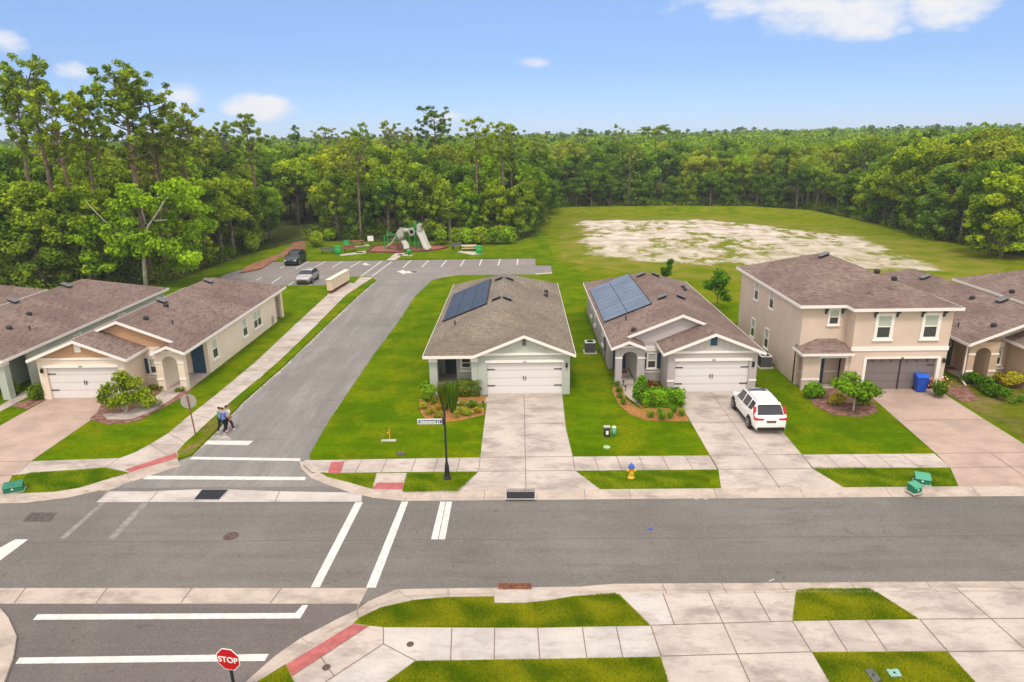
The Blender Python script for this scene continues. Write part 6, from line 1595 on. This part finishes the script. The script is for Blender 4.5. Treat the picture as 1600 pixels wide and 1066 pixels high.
def bench(label, px, py, rz, m='rust', table=False):
    x, y = g(px, py); t = thing('picnic_table' if table else 'bench', label, 'table' if table else 'bench', (x, y, 0))
    if table:
        b = MB(); b.box(x-1.1, y-.4, .72, x+1.1, y+.4, .78); b.build('tabletop', M[m], t)
        for s_ in (-1, 1):
            b = MB(); b.box(x-1.1, y+s_*.62, .42, x+1.1, y+s_*.9, .46); b.build('seat', M[m], t)
            b = MB(); b.tube([(x+s_*.8, y-.75, 0), (x+s_*.8, y-.1, .72)], .04, 5); b.tube([(x+s_*.8, y+.75, 0), (x+s_*.8, y+.1, .72)], .04, 5); b.tube([(x+s_*.8, y-.75, .4), (x+s_*.8, y+.75, .4)], .04, 5); b.build('leg', M['black'], t)
    else:
        b = MB(); b.box(x-.9, y-.22, .43, x+.9, y+.22, .48); b.build('seat', M[m], t)
        b = MB(); b.box(x-.9, y+.22, .5, x+.9, y+.27, .9); b.build('backrest', M[m], t)
        for s_ in (-1, 1): b = MB(); b.box(x+s_*.7-.04, y-.2, 0, x+s_*.7+.04, y+.24, .43); b.build('leg', M['black'], t)
    t.rotation_euler = (0, 0, rz); return t
bench('red brown picnic table under the pine left of the playground', 558, 384, .05, 'mulchred', True)
bench('low brown bench on the lawn left of the playground', 546, 393, .1, 'mulchred')
bench('grey bench at the left end of the pale path, left of the playground', 512, 396, .2, 'vent')
bench('brown picnic table on the pale pad right of the playground', 733, 391.5, .1, 'mailbox', True)
bench('grey bench left of the pale pad, right of the playground', 714.5, 389, .6, 'vent')
x, y = g(580, 386); t = thing('notice_sign', 'small white notice on a post at the left end of the playground mulch', 'sign', (x, y, 0))
b = MB(); b.lathe([(.04, 0), (.04, 1.2)], (x, y, 0), 8); b.build('post', M['black'], t)
b = MB(); b.box(x-.45, y-.06, .9, x+.45, y-.045, 1.7); b.build('sign_plate', M['white'], t)
x, y = g(639, 399); t = thing('spring_rider', 'small green stool beside the pale pad in front of the playground', 'play equipment', (x, y, 0))
b = MB(); b.lathe([(.12, 0), (.12, .35), (.35, .4), (.33, .75), (.1, .8)], (x, y, 0), 12); b.build('seat', M['green_play'], t, True)
# ------------------------------------------------------------------ trees
def np_tree(kind, seed):
    """returns trunk mesh, crown mesh of one tree standing at the origin"""
    rr = random.Random(seed); b = MB(); P, Nn, S_, T = [], [], [], []
    def clump(c, r, n, size, tone, shell=.35, up=.35):
        p, nn = blob_pts(c, r, n, shell, up); P.append(p); Nn.append(nn); S_.append(size*(.55+.9*rng.random(n))); T.append(tone+rng.normal(size=n)*.17)
    if kind.startswith('pine'):
        H = 22.0; lx, ly = rr.uniform(-.6, .6), rr.uniform(-.6, .6)
        cx = lambda z: (lx*(z/H)**2*1.5, ly*(z/H)**2*1.5)
        b.tube([(*cx(z), z) for z in (-.3, 3, 7, 11, 15, 18.5, 21)], [.34, .27, .24, .21, .16, .10, .04], 8)
        lo, n, spread = {'pine_a': (12.5, 27, 3.9), 'pine_b': (14.0, 18, 3.2), 'pine_flat': (17.0, 13, 5.6), 'pine_slim': (15.5, 9, 2.2)}[kind]
        for i in range(n):
            z = lo+(21.2-lo)*min(1, max(0, (i/(n-1))**.75+rr.uniform(-.08, .08))); q = (z-lo)/(21.6-lo)
            if kind == 'pine_flat': rad = spread*rr.uniform(.45, 1)*(1-.35*q); zz = 19.2+rr.uniform(-.7, .9)+.8*q
            else: rad = spread*(math.sin(math.pi*min(1, .22+q*.62))**.8)*rr.uniform(.35, 1.0); zz = z+rr.uniform(.0, 1.8)
            a = i*2.4+rr.uniform(-.5, .5); x0, y0 = cx(z); ex, ey = x0+math.cos(a)*rad, y0+math.sin(a)*rad
            b.tube([(x0, y0, z-.3), (x0+(ex-x0)*.55, y0+(ey-y0)*.55, (z+zz)/2-.25), (ex, ey, zz)], [.085, .055, .02], 5, False)
            m_ = 4
            for j in range(m_):
                f = 1-.16*j*(rr.random()*.6+.5); jx, jy = rr.uniform(-.6, .6), rr.uniform(-.6, .6)
                clump((x0+(ex-x0)*f+jx, y0+(ey-y0)*f+jy, zz+(rr.uniform(-.7, .9) if kind != 'pine_flat' else rr.uniform(-.25, .45))), (.46, .46, .40) if kind != 'pine_flat' else (1.0, 1.0, .32), 56, .25, rr.uniform(.15, .85), .1, .2)
        mt = M['leafpine']; bk = M['bark']
    else:
        H = 13.0; cfg = {'oak_a': (3.2, 5.0, 11.0, 30, 5), 'oak_b': (5.5, 4.6, 8.5, 24, 5), 'oak_c': (4.8, 3.4, 10.5, 22, 4), 'oak_low': (0.3, 4.3, 11.8, 42, 5), 'oak_pale': (4.0, 5.2, 9.5, 24, 6)}[kind]
        zlo, rad, span, nc, nl = cfg; lean = rr.uniform(-.8, .8)
        b.tube([(0, 0, -.3), (lean*.2, 0, 2.2), (lean*.5, .1, 4.6), (lean, 0, 7.5), (lean, 0, 10.2)], [.34, .27, .21, .14, .05], 8)
        cen = []
        for i in range(nc):
            q = (i+.5)/nc; z = zlo+1.0+(H-zlo-2.2)*q; rz_ = rad*math.sqrt(max(.08, 1-((q-.42)/.62)**2)) if kind != 'oak_c' else rad*math.sqrt(max(.1, 1-((q-.4)/.66)**2))
            a = i*2.399+rr.uniform(-.6, .6); qd = rr.uniform(.45, .86)
            cen.append((lean*.6+math.cos(a)*rz_*qd, math.sin(a)*rz_*qd, z+rr.uniform(-.5, .6)))
        cen.append((lean*.5, 0, H-1.4)); cen.append((lean*.3, 0, zlo+(H-zlo)*.5))
        for i, c in enumerate(cen):
            s = rr.uniform(.85, 1.95)*(rad/5.0)**.5
            clump(c, (s, s, s*.72), int(190*s*s*1.15), .30 if kind != 'oak_pale' else .27, rr.uniform(.08, .85), .25)
            if i % 2 == 0:
                for _ in range(3): clump((c[0]+rr.uniform(-1.8, 1.8), c[1]+rr.uniform(-1.8, 1.8), c[2]+rr.uniform(-.5, 1.4)), (.55, .55, .5), 60, .28, rr.uniform(.4, .95), .3)
        for i in range(0, nc, 2):
            c = cen[i]; z0 = max(2.0, min(7.5, c[2]-2.5)); x0 = lean*z0/8
            b.tube([(x0, 0, z0), (x0+(c[0]-x0)*.5, c[1]*.5, (z0+c[2])/2-.2), (c[0], c[1], c[2])], [.12, .08, .03], 5, False)
        mt = M['leaf']; bk = M['barkpale'] if kind == 'oak_pale' else M['bark2']
    cm_ = leaves('crown', np.concatenate(P), np.concatenate(Nn), np.concatenate(S_), np.concatenate(T), mt)
    return b.mesh('trunk', bk, smooth=True), cm_
KINDS = {}
for i, k in enumerate(('pine_a', 'pine_a', 'pine_b', 'pine_b', 'pine_flat', 'pine_slim', 'oak_a', 'oak_a', 'oak_b', 'oak_b', 'oak_c', 'oak_low', 'oak_low', 'oak_pale')):
    KINDS.setdefault(k, []).append(np_tree(k, 40+i))
NT = 0
def tree(kind, x, y, h, label, group=None, tint=(1, 1, 1), wide=1.0, rz=None, name=None, lean=(0, 0)):
    global NT
    NT += 1
    tm, cm_ = rnd.choice(KINDS[kind]); base = 22.0 if kind.startswith('pine') else 13.0; s = h/base
    pine = kind.startswith('pine')
    t = thing(name or ('pine_tree' if pine else 'broadleaf_tree'), label, 'pine tree' if pine else 'tree', (x, y, 0), group)
    for nm, me in (('trunk', tm), ('crown', cm_)):
        o = bpy.data.objects.new(nm, me); C.objects.link(o); o.parent = t; o.color = (*tint, 1)
    t.scale = (s*wide, s*wide, s); t.rotation_euler = (lean[0], lean[1], rnd.random()*6.28 if rz is None else rz)
    return t
def ptree(kind, px, ytop, Y, label, tint=(1, 1, 1), wide=1.0, group=None, **k):
    X, Z = at(px, ytop, Y)
    return tree(kind, X, Y, Z, label, group, tint, wide, **k)
YG = (1.35, 1.25, .8); MG = (1, 1, 1); DG = (.60, .74, .9); OL = (1.3, 1.08, 1.5); BG = (1.1, 1.25, .7); BL = (.78, .93, 1.6)
# pines one can tell apart
ptree('pine_a', 42, 102, 80, 'tall pine with a sparse lopsided top at the left edge of the picture', MG, 1.0)
ptree('pine_b', 92, 150, 78, 'leaning bare trunked pine at the left, left one of the two slanting trunks', YG, 1.0, rz=1.0, lean=(0, R(-5)))
ptree('pine_b', 118, 158, 79, 'leaning bare trunked pine at the left, right one of the two slanting trunks', YG, .9, rz=2.0, lean=(0, R(-5)))
ptree('pine_a', 180, 112, 79, 'tallest pine with a broad crown left of the beige house roof', MG, 1.2)
ptree('pine_a', 228, 140, 84, 'tall pine just right of the tallest one', MG, 1.1)
ptree('pine_a', 272, 172, 88, 'tall pine whose crown reaches right below the small cloud', OL, 1.15)
ptree('pine_b', 8, 128, 90, 'pine cut by the left edge of the picture', MG, 1.1)
ptree('pine_b', 140, 150, 95, 'pine showing between the leaning pair and the tallest pine', DG, 1.0)
ptree('pine_a', 388, 186, 112, 'pine with a rounded dark top right under the bright cloud', MG, 1.15)
ptree('pine_b', 352, 198, 118, 'thinner pine left of the one under the bright cloud', MG, 1.0)
ptree('pine_b', 312, 206, 108, 'pine low on the skyline between the left pines and the bright cloud', YG, 1.0)
ptree('pine_slim', 463, 206, 150, 'thin lone pine standing in the skyline gap left of the playground', DG, 1.2)
ptree('pine_b', 508, 204, 165, 'dark feathery pine on the skyline above the parking lot, leftmost of the far row', OL, 1.3)
ptree('pine_b', 545, 210, 165, 'dark feathery pine on the skyline, second of the far row above the parking lot', OL, 1.3)
ptree('pine_b', 602, 195, 165, 'dark feathery pine on the skyline, tallest of the far row above the playground', OL, 1.3)
ptree('pine_slim', 640, 208, 165, 'small feathery pine on the skyline right of the far row', OL, 1.4)
ptree('pine_a', 679, 173, 150, 'big airy pine standing highest on the skyline above the playground', DG, 1.25)
ptree('pine_b', 553, 222, 110, 'pine with a bare reddish trunk rising behind the picnic table', YG, .95)
ptree('pine_b', 742, 192, 113, 'tall pine with a bare pale trunk behind the hedge right of the playground', YG, 1.1)
ptree('pine_b', 786, 199, 115, 'tall pine, left one of the pair above the right end of the hedge', YG, 1.1)
ptree('pine_b', 797, 204, 119, 'tall pine, right one of the pair above the right end of the hedge', MG, 1.0)
ptree('pine_b', 842, 214, 140, 'pine at the corner where the wood meets the field', YG, 1.1)
ptree('pine_flat', 916, 196, 190, 'small flat topped pine alone on the skyline behind the field', DG, .75)
ptree('pine_slim', 967, 202, 195, 'thin wispy pine left of the big flat topped one on the skyline', OL, 1.2)
ptree('pine_flat', 1025, 191, 175, 'big flat topped spreading pine on the skyline behind the field', MG, 1.25)
ptree('pine_b', 985, 228, 154, 'pine with a bare reddish trunk at the far edge of the field', OL, 1.35)
ptree('pine_flat', 1195, 222, 210, 'brownish flat crowned pine in the wood behind the right of the field', (1.3, .95, 1.0), 1.0)
# the pale limbed tree behind the corner house
def pale_tree():
    X, Y = g(228, 452); t = thing('broadleaf_tree', 'bright green tree with forked whitish limbs behind the beige corner house', 'tree', (X, Y, 0)); b = MB()
    Q = lambda px, py, dy=0: (at(px, py, Y+dy)[0], Y+dy, at(px, py, Y+dy)[1])
    b.tube([(X, Y, -.2), Q(225, 410), Q(224, 380)], [.26, .2, .17], 8)
    for pts in (((224, 392), (205, 378), (188, 372), (170, 352), (150, 332), (135, 316)), ((224, 380), (232, 352), (248, 330), (258, 312), (258, 296), (274, 288)), ((205, 360), (200, 345), (190, 330), (188, 315)), ((228, 350), (222, 330), (225, 312)), ((240, 345), (262, 344))):
        n = len(pts); b.tube([Q(a, c, -1.2*i/n) for i, (a, c) in enumerate(pts)], [.14-.11*i/(n-1) for i in range(n)], 6)
    b.build('trunk', mat('white_bark', (.40, .38, .30), .9, noise=(3, .2)), t, True)
    P, Nn, S_, T = [], [], [], []
    for i in range(96):
        a, q = rnd.random()*6.28, rnd.random()**.5; px, py = 216+math.cos(a)*q*108, 352+math.sin(a)*q*78+14*math.sin(a*3)
        if 185 < px < 265 and py > 395: continue
        dy = rnd.uniform(-1.3, 4.0); x, y, z = Q(px, py, dy); s = rnd.uniform(.8, 1.5); n = 210
        p_, nn = blob_pts((x-X, y-Y, max(z, .8)), (s, s, s*.6), n, .3); P.append(p_); Nn.append(nn); S_.append(.33*(.6+.8*rng.random(n))); T.append(rnd.uniform(.4, .9)+rng.normal(size=n)*.15)
    f = bpy.data.objects.new('crown', leaves('crown', np.concatenate(P), np.concatenate(Nn), np.concatenate(S_), np.concatenate(T), M['leaf'])); C.objects.link(f); f.parent = t; f.color = (1.1, 1.25, .7, 1)
pale_tree()
# cabbage palms
def palm(px, pz, Y, label):
    X, Z = at(px, pz, Y); t = thing('palm_tree', label, 'palm', (X, Y, 0)); b = MB(); b.tube([(X, Y, -.2), (X, Y, Z*.5), (X, Y, Z)], [.24, .2, .22], 8); b.build('trunk', M['bark2'], t)
    me = bpy.data.meshes.new('crown'); V_, Fc, T = [], [], []
    for i in range(46):
        a = i*2.4; el = rnd.uniform(-.9, 1.3); l = rnd.uniform(1.5, 2.1); d = Vector((math.cos(a)*math.cos(el), math.sin(a)*math.cos(el), math.sin(el))); hub = Vector((0, 0, Z))+d*l*.45
        sd = d.cross(Vector((0, 0, 1))).normalized(); up = sd.cross(d)
        for j in range(13):
            q = (j-6)*.22; e = (d*math.cos(q)+sd*math.sin(q)); tip = hub+e*l*.62+Vector((0, 0, -.18-.1*abs(q))); s2 = (up*.03+sd.cross(e)*.05)
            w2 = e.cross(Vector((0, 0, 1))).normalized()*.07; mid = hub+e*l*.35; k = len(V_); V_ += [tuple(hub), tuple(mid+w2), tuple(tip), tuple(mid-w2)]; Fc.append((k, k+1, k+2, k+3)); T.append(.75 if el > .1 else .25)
    me.from_pydata(V_, [], Fc); at_ = me.attributes.new('tone', 'FLOAT', 'FACE'); at_.data.foreach_set('value', T); me.materials.append(M['leaf'])
    f = bpy.data.objects.new('crown', me); C.objects.link(f); f.parent = t; f.color = (1.1, 1.05, 1.1, 1)
palm(702, 328, 109, 'cabbage palm with a full fan crown, nearer one behind the playground hedge')
palm(690, 308, 112, 'taller cabbage palm, left one behind the playground hedge')
palm(716, 338, 111, 'short cabbage palm right of the fuller one behind the hedge')

def inside(poly, x, y):
    c = False; n = len(poly)
    for i in range(n):
        x1, y1 = poly[i]; x2, y2 = poly[(i+1) % n]
        if (y1 > y) != (y2 > y) and x < (x2-x1)*(y-y1)/(y2-y1)+x1: c = not c
    return c
def pix(x, y, z=8):
    v = Vector((x, y, z-CAM_H)); c = v.dot(_fw); return 800+F*v.dot(_r2)/c, 533-F*v.dot(_u2)/c
# front row along the wood's edge, then rows behind
edge = [(-78, 63), (-62, 73), (-50, 76.5), (-44, 82), (-42.5, 96), (-41, 113), (-26, 113.5), (-12, 112), (0, 112), (2.0, 121), (3.0, 135), (4, 153), (20, 155.5), (38, 155), (51, 151.5), (61.5, 143), (64.5, 128), (64.5, 106), (66.5, 92), (72, 83), (85, 76), (100, 70)]
pts_ = []
for a, b_ in zip(edge[:-1], edge[1:]):
    a, b_ = Vector(a), Vector(b_); L_ = (b_-a).length; n = max(1, round(L_/4.6))
    for i in range(n): pts_.append(tuple(a.lerp(b_, (i+rnd.uniform(-.2, .2))/n)))
front = []
for (x, y) in pts_:
    px, _ = pix(x, y)
    if -120 < px < 1720 and (x+42.7)**2+(y-76)**2 > 42 and not (418 < pix(x, y)[0] < 478 and y > 100): front.append((x, y, 0))
allp = list(front)
yy = 70
cand = []
while yy < 262:
    xx = -210
    while xx < 210:
        x, y = xx+rnd.uniform(-2.6, 2.6), yy+rnd.uniform(-2.4, 2.4); xx += 7.2
        px, _ = pix(x, y)
        if not (-110 < px < 1710) or not inside(fl, x, y): continue
        if 425 < px < 474 and y < 128: continue
        if min((x-q[0])**2+(y-q[1])**2 for q in allp) < 20: continue
        cand.append((x, y)); allp.append((x, y, 1))
    yy += 6.3
def near_edge(x, y): return min((x-q[0])**2+(y-q[1])**2 for q in front)
cand.sort(key=lambda p: near_edge(*p)+.012*p[1]**2)
BUD = 262-len(front)
def canopy_h(x, y):
    px, _ = pix(x, y)
    if px < 330: h = 12.8 if y < 95 else 14.5
    elif px < 860: h = 12.6 if y < 120 else 13.6
    else:
        h = 9.8 if y < 158 else 11.5 if y < 175 else 13.2
        if px > 1250: h = 11.2+2.4*min(1, (px-1250)/250)+(1.0 if near_edge(x, y) > 40 else 0)
    return h*rnd.uniform(.86, 1.12)
zones = ((330, 'left'), (860, 'playground'), (1250, 'field'), (9999, 'right'))
ZT_ = {'left': 'in the wood behind the left houses', 'playground': 'in the wood behind the playground', 'field': 'in the wood beyond the field', 'right': 'in the wood right of the field'}
TN = ((YG, 'yellow green'), (BG, 'bright green'), (MG, 'mid green'), (DG, 'dark green'), (OL, 'olive'), (BL, 'bluish green'))
LG = {}
def place(x, y, first):
    px, _ = pix(x, y); z_ = [n for lim, n in zones if px < lim][0]
    if first: kind = rnd.choice(('oak_low', 'oak_low', 'oak_a', 'oak_c', 'oak_b', 'oak_low'))
    else: kind = rnd.choice(('oak_a', 'oak_b', 'oak_a', 'oak_c', 'oak_b', 'oak_pale', 'pine_b' if y < 150 else 'oak_a'))
    tn, tw = rnd.choices(TN, weights=(2, 1.6, 3, 4.5, 1.3, 2.0) if first else (3, 2, 3, 2.4, 2.2, 1.5))[0]
    if z_ in ('field',) and first: tn, tw = rnd.choice((TN[3], TN[2], TN[5], TN[3]))
    h = canopy_h(x, y)*(rnd.uniform(.62, .95) if first else 1)
    if kind == 'pine_b': h *= 1.2
    j = rnd.uniform(.88, 1.1)
    lab = f'{tw} {"tree at the front edge" if first else "crown farther back"} {ZT_[z_]}'
    if kind == 'pine_b': lab = f'{tw} pine crown {ZT_[z_]}'
    o = tree(kind, x, y, h, lab, lab+'s', tuple(c*j for c in tn), rnd.uniform(.85, 1.15))
    LG.setdefault((tw, kind == 'pine_b', first, z_), []).append((px, o))
for x, y, _ in front: place(x, y, True)
for x, y in cand[:max(0, BUD)]: place(x, y, False)
rest = cand[max(0, BUD):]
ZS = {'left': 'behind the left houses', 'playground': 'behind the playground', 'field': 'beyond the field', 'right': 'right of the field'}
for (tw, pn, first, z_), l_ in LG.items():      # colour, kind, row and place, then the order from the left
    l_.sort(key=lambda q: q[0])
    for i, (_, o) in enumerate(l_):
        w_ = 'pine crown' if pn else 'tree' if first else 'crown'
        e_ = 'at the wood edge' if first else 'deeper in the wood'
        o['label'] = (f'{ORD[i]} {tw} {w_} from the left {e_} {ZS[z_]}' if len(l_) > 1 else f'only {tw} {w_} {e_} {ZS[z_]}')
# some special ones at the right
ptree('oak_b', 1563, 300, 90, 'large tree with a thick bare leaning trunk at the right edge of the field', MG, 1.0)
ptree('oak_pale', 1500, 224, 110, 'broad pale olive crowned tree at the right of the field', (1.35, 1.15, 1.0), 1.2)
ptree('oak_pale', 1440, 228, 117, 'yellowish broad tree left of the pale crowned one at the right of the field', YG, 1.15)
ptree('oak_low', 1590, 262, 88, 'bright yellow green tree cut by the right picture edge', YG, 1.1)
ptree('oak_b', 1362, 290, 128, 'slender tree with a pale curved trunk at the right side of the field', YG, .7)
ptree('oak_a', 520, 236, 125, 'bright yellow topped tree in the middle of the wood above the parking lot', (1.9, 1.5, .5), .9)

# remaining wood beyond, as one mass
P, Nn, S_, T = [], [], [], []
def mass(x, y, h, rad, n, size, tone):
    p, nn = blob_pts((x, y, h-rad*.75), (rad, rad, rad*.8), n, .6, .4); keep = p[:, 2] > h-rad*1.5
    P.append(p[keep]); Nn.append(nn[keep]); k = int(keep.sum()); S_.append(size*(.6+.8*rng.random(k))); T.append(tone+rng.normal(size=k)*.16)
for x, y in rest: mass(x, y, rnd.uniform(12.0, 14.5), rnd.uniform(3.2, 4.4), 190, .62, rnd.uniform(.15, .85))
yy = 264
while yy < 1500:
    st = 7+(yy-260)*.02; half = .80*yy+25; xx = -half
    while xx < half:
        x, y = xx+rnd.uniform(-.4, .4)*st, yy+rnd.uniform(-.4, .4)*st
        hh = rnd.uniform(12.5, 15.2)+min(2.0, (yy-260)*.006)+(1.2 if x/yy > .3 else 0)*min(1, (yy-260)/200)
        if rnd.random() < .10: mass(x+rnd.uniform(-2, 2), y, hh+rnd.uniform(.8, 2.6), rnd.uniform(1.2, 2.0), 26, .8+(yy-260)*.003, rnd.uniform(.0, .4))
        mass(x, y, hh, st*rnd.uniform(.52, .7), 60 if yy < 500 else 26, 1.0+(yy-260)*.0045, rnd.uniform(.15, .8)); xx += st*1.05
    yy += st*(1.0 if yy < 500 else 2.2)
o = bpy.data.objects.new('wood', leaves('wood', np.concatenate(P), np.concatenate(Nn), np.concatenate(S_), np.concatenate(T), M['leaf'])); C.objects.link(o); o.color = (.85, .95, .9, 1)
tag(o, 'distant dark green wood stretching to the horizon beyond the nearer trees', 'wood', kind='stuff')
# undergrowth along the edge of the wood
P, Nn, S_, T = [], [], [], []
for a, b_ in zip(edge[:-1], edge[1:]):
    a, b_ = Vector(a), Vector(b_); n = int((b_-a).length/.62)
    nrm = Vector((-(b_-a).y, (b_-a).x)).normalized()
    for i in range(n):
        p = a.lerp(b_, (i+rnd.random())/n) + nrm*rnd.uniform(-5.5, 4.5)
        px, py_ = pix(p.x, p.y, 0)
        if 405 < px < 482 and p.y > 84: continue
        if not inside(fl, p.x, p.y): continue
        s = rnd.uniform(.7, 2.3); n2 = 210; q, nn = blob_pts((p.x, p.y, s*.45), (s*1.2, s*1.2, s*.9), n2, .4); k = q[:, 2] > .02
        P.append(q[k]); Nn.append(nn[k]); S_.append(.22*(.6+.8*rng.random(int(k.sum())))); T.append(rnd.uniform(.05, .6)+rng.normal(size=int(k.sum()))*.15)
o = bpy.data.objects.new('undergrowth', leaves('undergrowth', np.concatenate(P), np.concatenate(Nn), np.concatenate(S_), np.concatenate(T), M['leaf'])); C.objects.link(o)
tag(o, 'low tangled undergrowth along the foot of the trees', 'undergrowth', kind='stuff')
# wild shrubs at the playground and by the trail
sm = [shrub_mesh('foliage', 3.2, 2.6, 2.6, 1500, .26, M['leaf'], 9, .55) for _ in range(3)]
for (px, py, w_, tn, lab) in ((690, 384, 1.0, BG, None), (712, 384, 1.05, MG, None), (732, 384, 1.0, BG, None), (752, 383.5, 1.1, YG, None), (772, 383, 1.1, BG, None), (793, 382.5, 1.15, BG, None), (670, 378, .9, DG, None),
        (490, 388, 1.0, YG, 'rounded bright shrub just right of the dirt trail'), (512, 378, .9, BG, 'bright shrub behind the rounded one right of the dirt trail'), (600, 371, .8, MG, 'green shrub behind the left half of the playground'), (388, 396, 1.1, MG, 'green shrub left of the dirt trail above the dark car')):
    x, y = g(px, py); o = bpy.data.objects.new('wild_shrub', rnd.choice(sm)); C.objects.link(o); o.location = (x, y+1.2, 0); o.scale = (w_, w_, w_); o.color = (*tn, 1); o.rotation_euler = (0, 0, rnd.random()*6)
    if lab: tag(o, lab, 'shrub')
    else: tag(o, f'{ORD[(670, 690, 712, 732, 752, 772, 793).index(px)]} shrub from the left in the loose hedge right of the playground', 'shrub', 'loose hedge right of the playground')

# ------------------------------------------------------------------ short grass blades on the near verges
def grass(name, label, polys, n, hgt, tint):
    tris = []
    for pl in polys:
        for t in tessellate_polygon([[Vector((p[0], p[1], 0)) for p in pl]]): tris.append([pl[i] for i in t])
    A = np.array([abs((b[0]-a[0])*(c[1]-a[1])-(c[0]-a[0])*(b[1]-a[1]))/2 for a, b, c in tris]); cnt = rng.multinomial(n, A/A.sum()); Q = []
    for t, k in zip(tris, cnt):
        r1, r2 = np.sqrt(rng.random(k)), rng.random(k); a, b, c = [np.array(p[:2]) for p in t]
        Q.append(a*(1-r1)[:, None]+b*(r1*(1-r2))[:, None]+c*(r1*r2)[:, None])
    Q = np.concatenate(Q); k = len(Q); an = rng.random(k)*6.283; w_ = .010+.008*rng.random(k); h_ = hgt*(.5+rng.random(k)); le = rng.normal(size=(k, 2))*hgt*.6
    d = np.stack([np.cos(an), np.sin(an)], 1)*w_[:, None]
    v = np.zeros((k, 3, 3), np.float32); v[:, 0, :2] = Q-d; v[:, 1, :2] = Q+d; v[:, 2, :2] = Q+le; v[:, 2, 2] = h_; v[:, :2, 2] = .0
    me = bpy.data.meshes.new(name); me.vertices.add(k*3); me.vertices.foreach_set('co', v.ravel()); me.loops.add(k*3); me.loops.foreach_set('vertex_index', np.arange(k*3, dtype=np.int32))
    me.polygons.add(k); me.polygons.foreach_set('loop_start', np.arange(0, k*3, 3, dtype=np.int32)); at_ = me.attributes.new('tone', 'FLOAT', 'FACE')
    tn = .5+.5*np.sin(Q[:, 0]*1.3+2*np.sin(Q[:, 1]*2.1))*np.cos(Q[:, 1]*1.7+Q[:, 0]*.7+np.sin(Q[:, 0]*2.9))+rng.normal(size=k)*.25; at_.data.foreach_set('value', np.clip(tn, 0, 1).astype(np.float32))
    me.materials.append(M['blade']); me.update(calc_edges=True); o = bpy.data.objects.new(name, me); C.objects.link(o); o.color = (*tint, 1)
    return tag(o, label, 'grass', kind='stuff')
M['blade'] = leafmat('grass_blade', (.11, .22, .002), (.44, .44, .012), .4)
vA = G((560, 966), (597, 950), (646, 938.5), (700, 934.5), (772, 932.5), (772, 943.5), (820, 943.5), (854, 940), (904, 932), (961, 927), (1014, 977), (840, 980), (600, 979), (562, 973))
vB = G((650, 1034), (1032, 1027.5), (1046, 1070), (600, 1070)); vC = G((1244, 923), (1263, 920), (1359, 920), (1434, 967), (1239, 970)); vD = G((1270, 1020.5), (1479, 1019), (1528, 1070), (1298, 1070)); vE = G((448, 1042), (461, 1070), (403, 1068))
grass('grass', 'short olive green grass on the near verges', [vA, vB, vC, vD, vE], 150000, .045, (1, 1, 1))
vF = G((9, 772.5), (84, 769), (125, 762), (198, 740), (165, 732), (120, 735.5), (45, 739)); vG = G((517, 741), (588, 741), (583, 764), (547, 754)); vH = G((636, 741), (746, 739), (717, 768.5), (631, 770)); vI = G((903, 738.5), (1115, 736), (1106, 761.5), (936, 764.5)); vJ = G((1270, 731), (1482, 731.5), (1488, 759.5), (1316, 761))
grass('grass', 'short green grass on the strips between the far sidewalk and the kerb', [vF, vG, vH, vI, vJ], 60000, .05, (.85, 1, .9))

# ------------------------------------------------------------------ haze
b = MB(); b.box(-1700, -40, -1.2, 1700, 1650, 40); hz = b.build('haze', [])
hz['kind'] = 'stuff'; tag(hz, 'thin pale haze that softens the far woods', 'haze', kind='stuff')
m = bpy.data.materials.new('haze'); m.use_nodes = True; t_ = m.node_tree; t_.nodes.clear()
o_ = N(t_, 'ShaderNodeOutputMaterial'); v_ = N(t_, 'ShaderNodeVolumePrincipled'); v_.inputs['Density'].default_value = .0003; v_.inputs['Color'].default_value = (.82, .88, .96, 1)
L(t_, v_.outputs[0], o_.inputs['Volume']); hz.data.materials.append(m)
print('trees', NT, 'front', len(front), 'rest', len(rest))
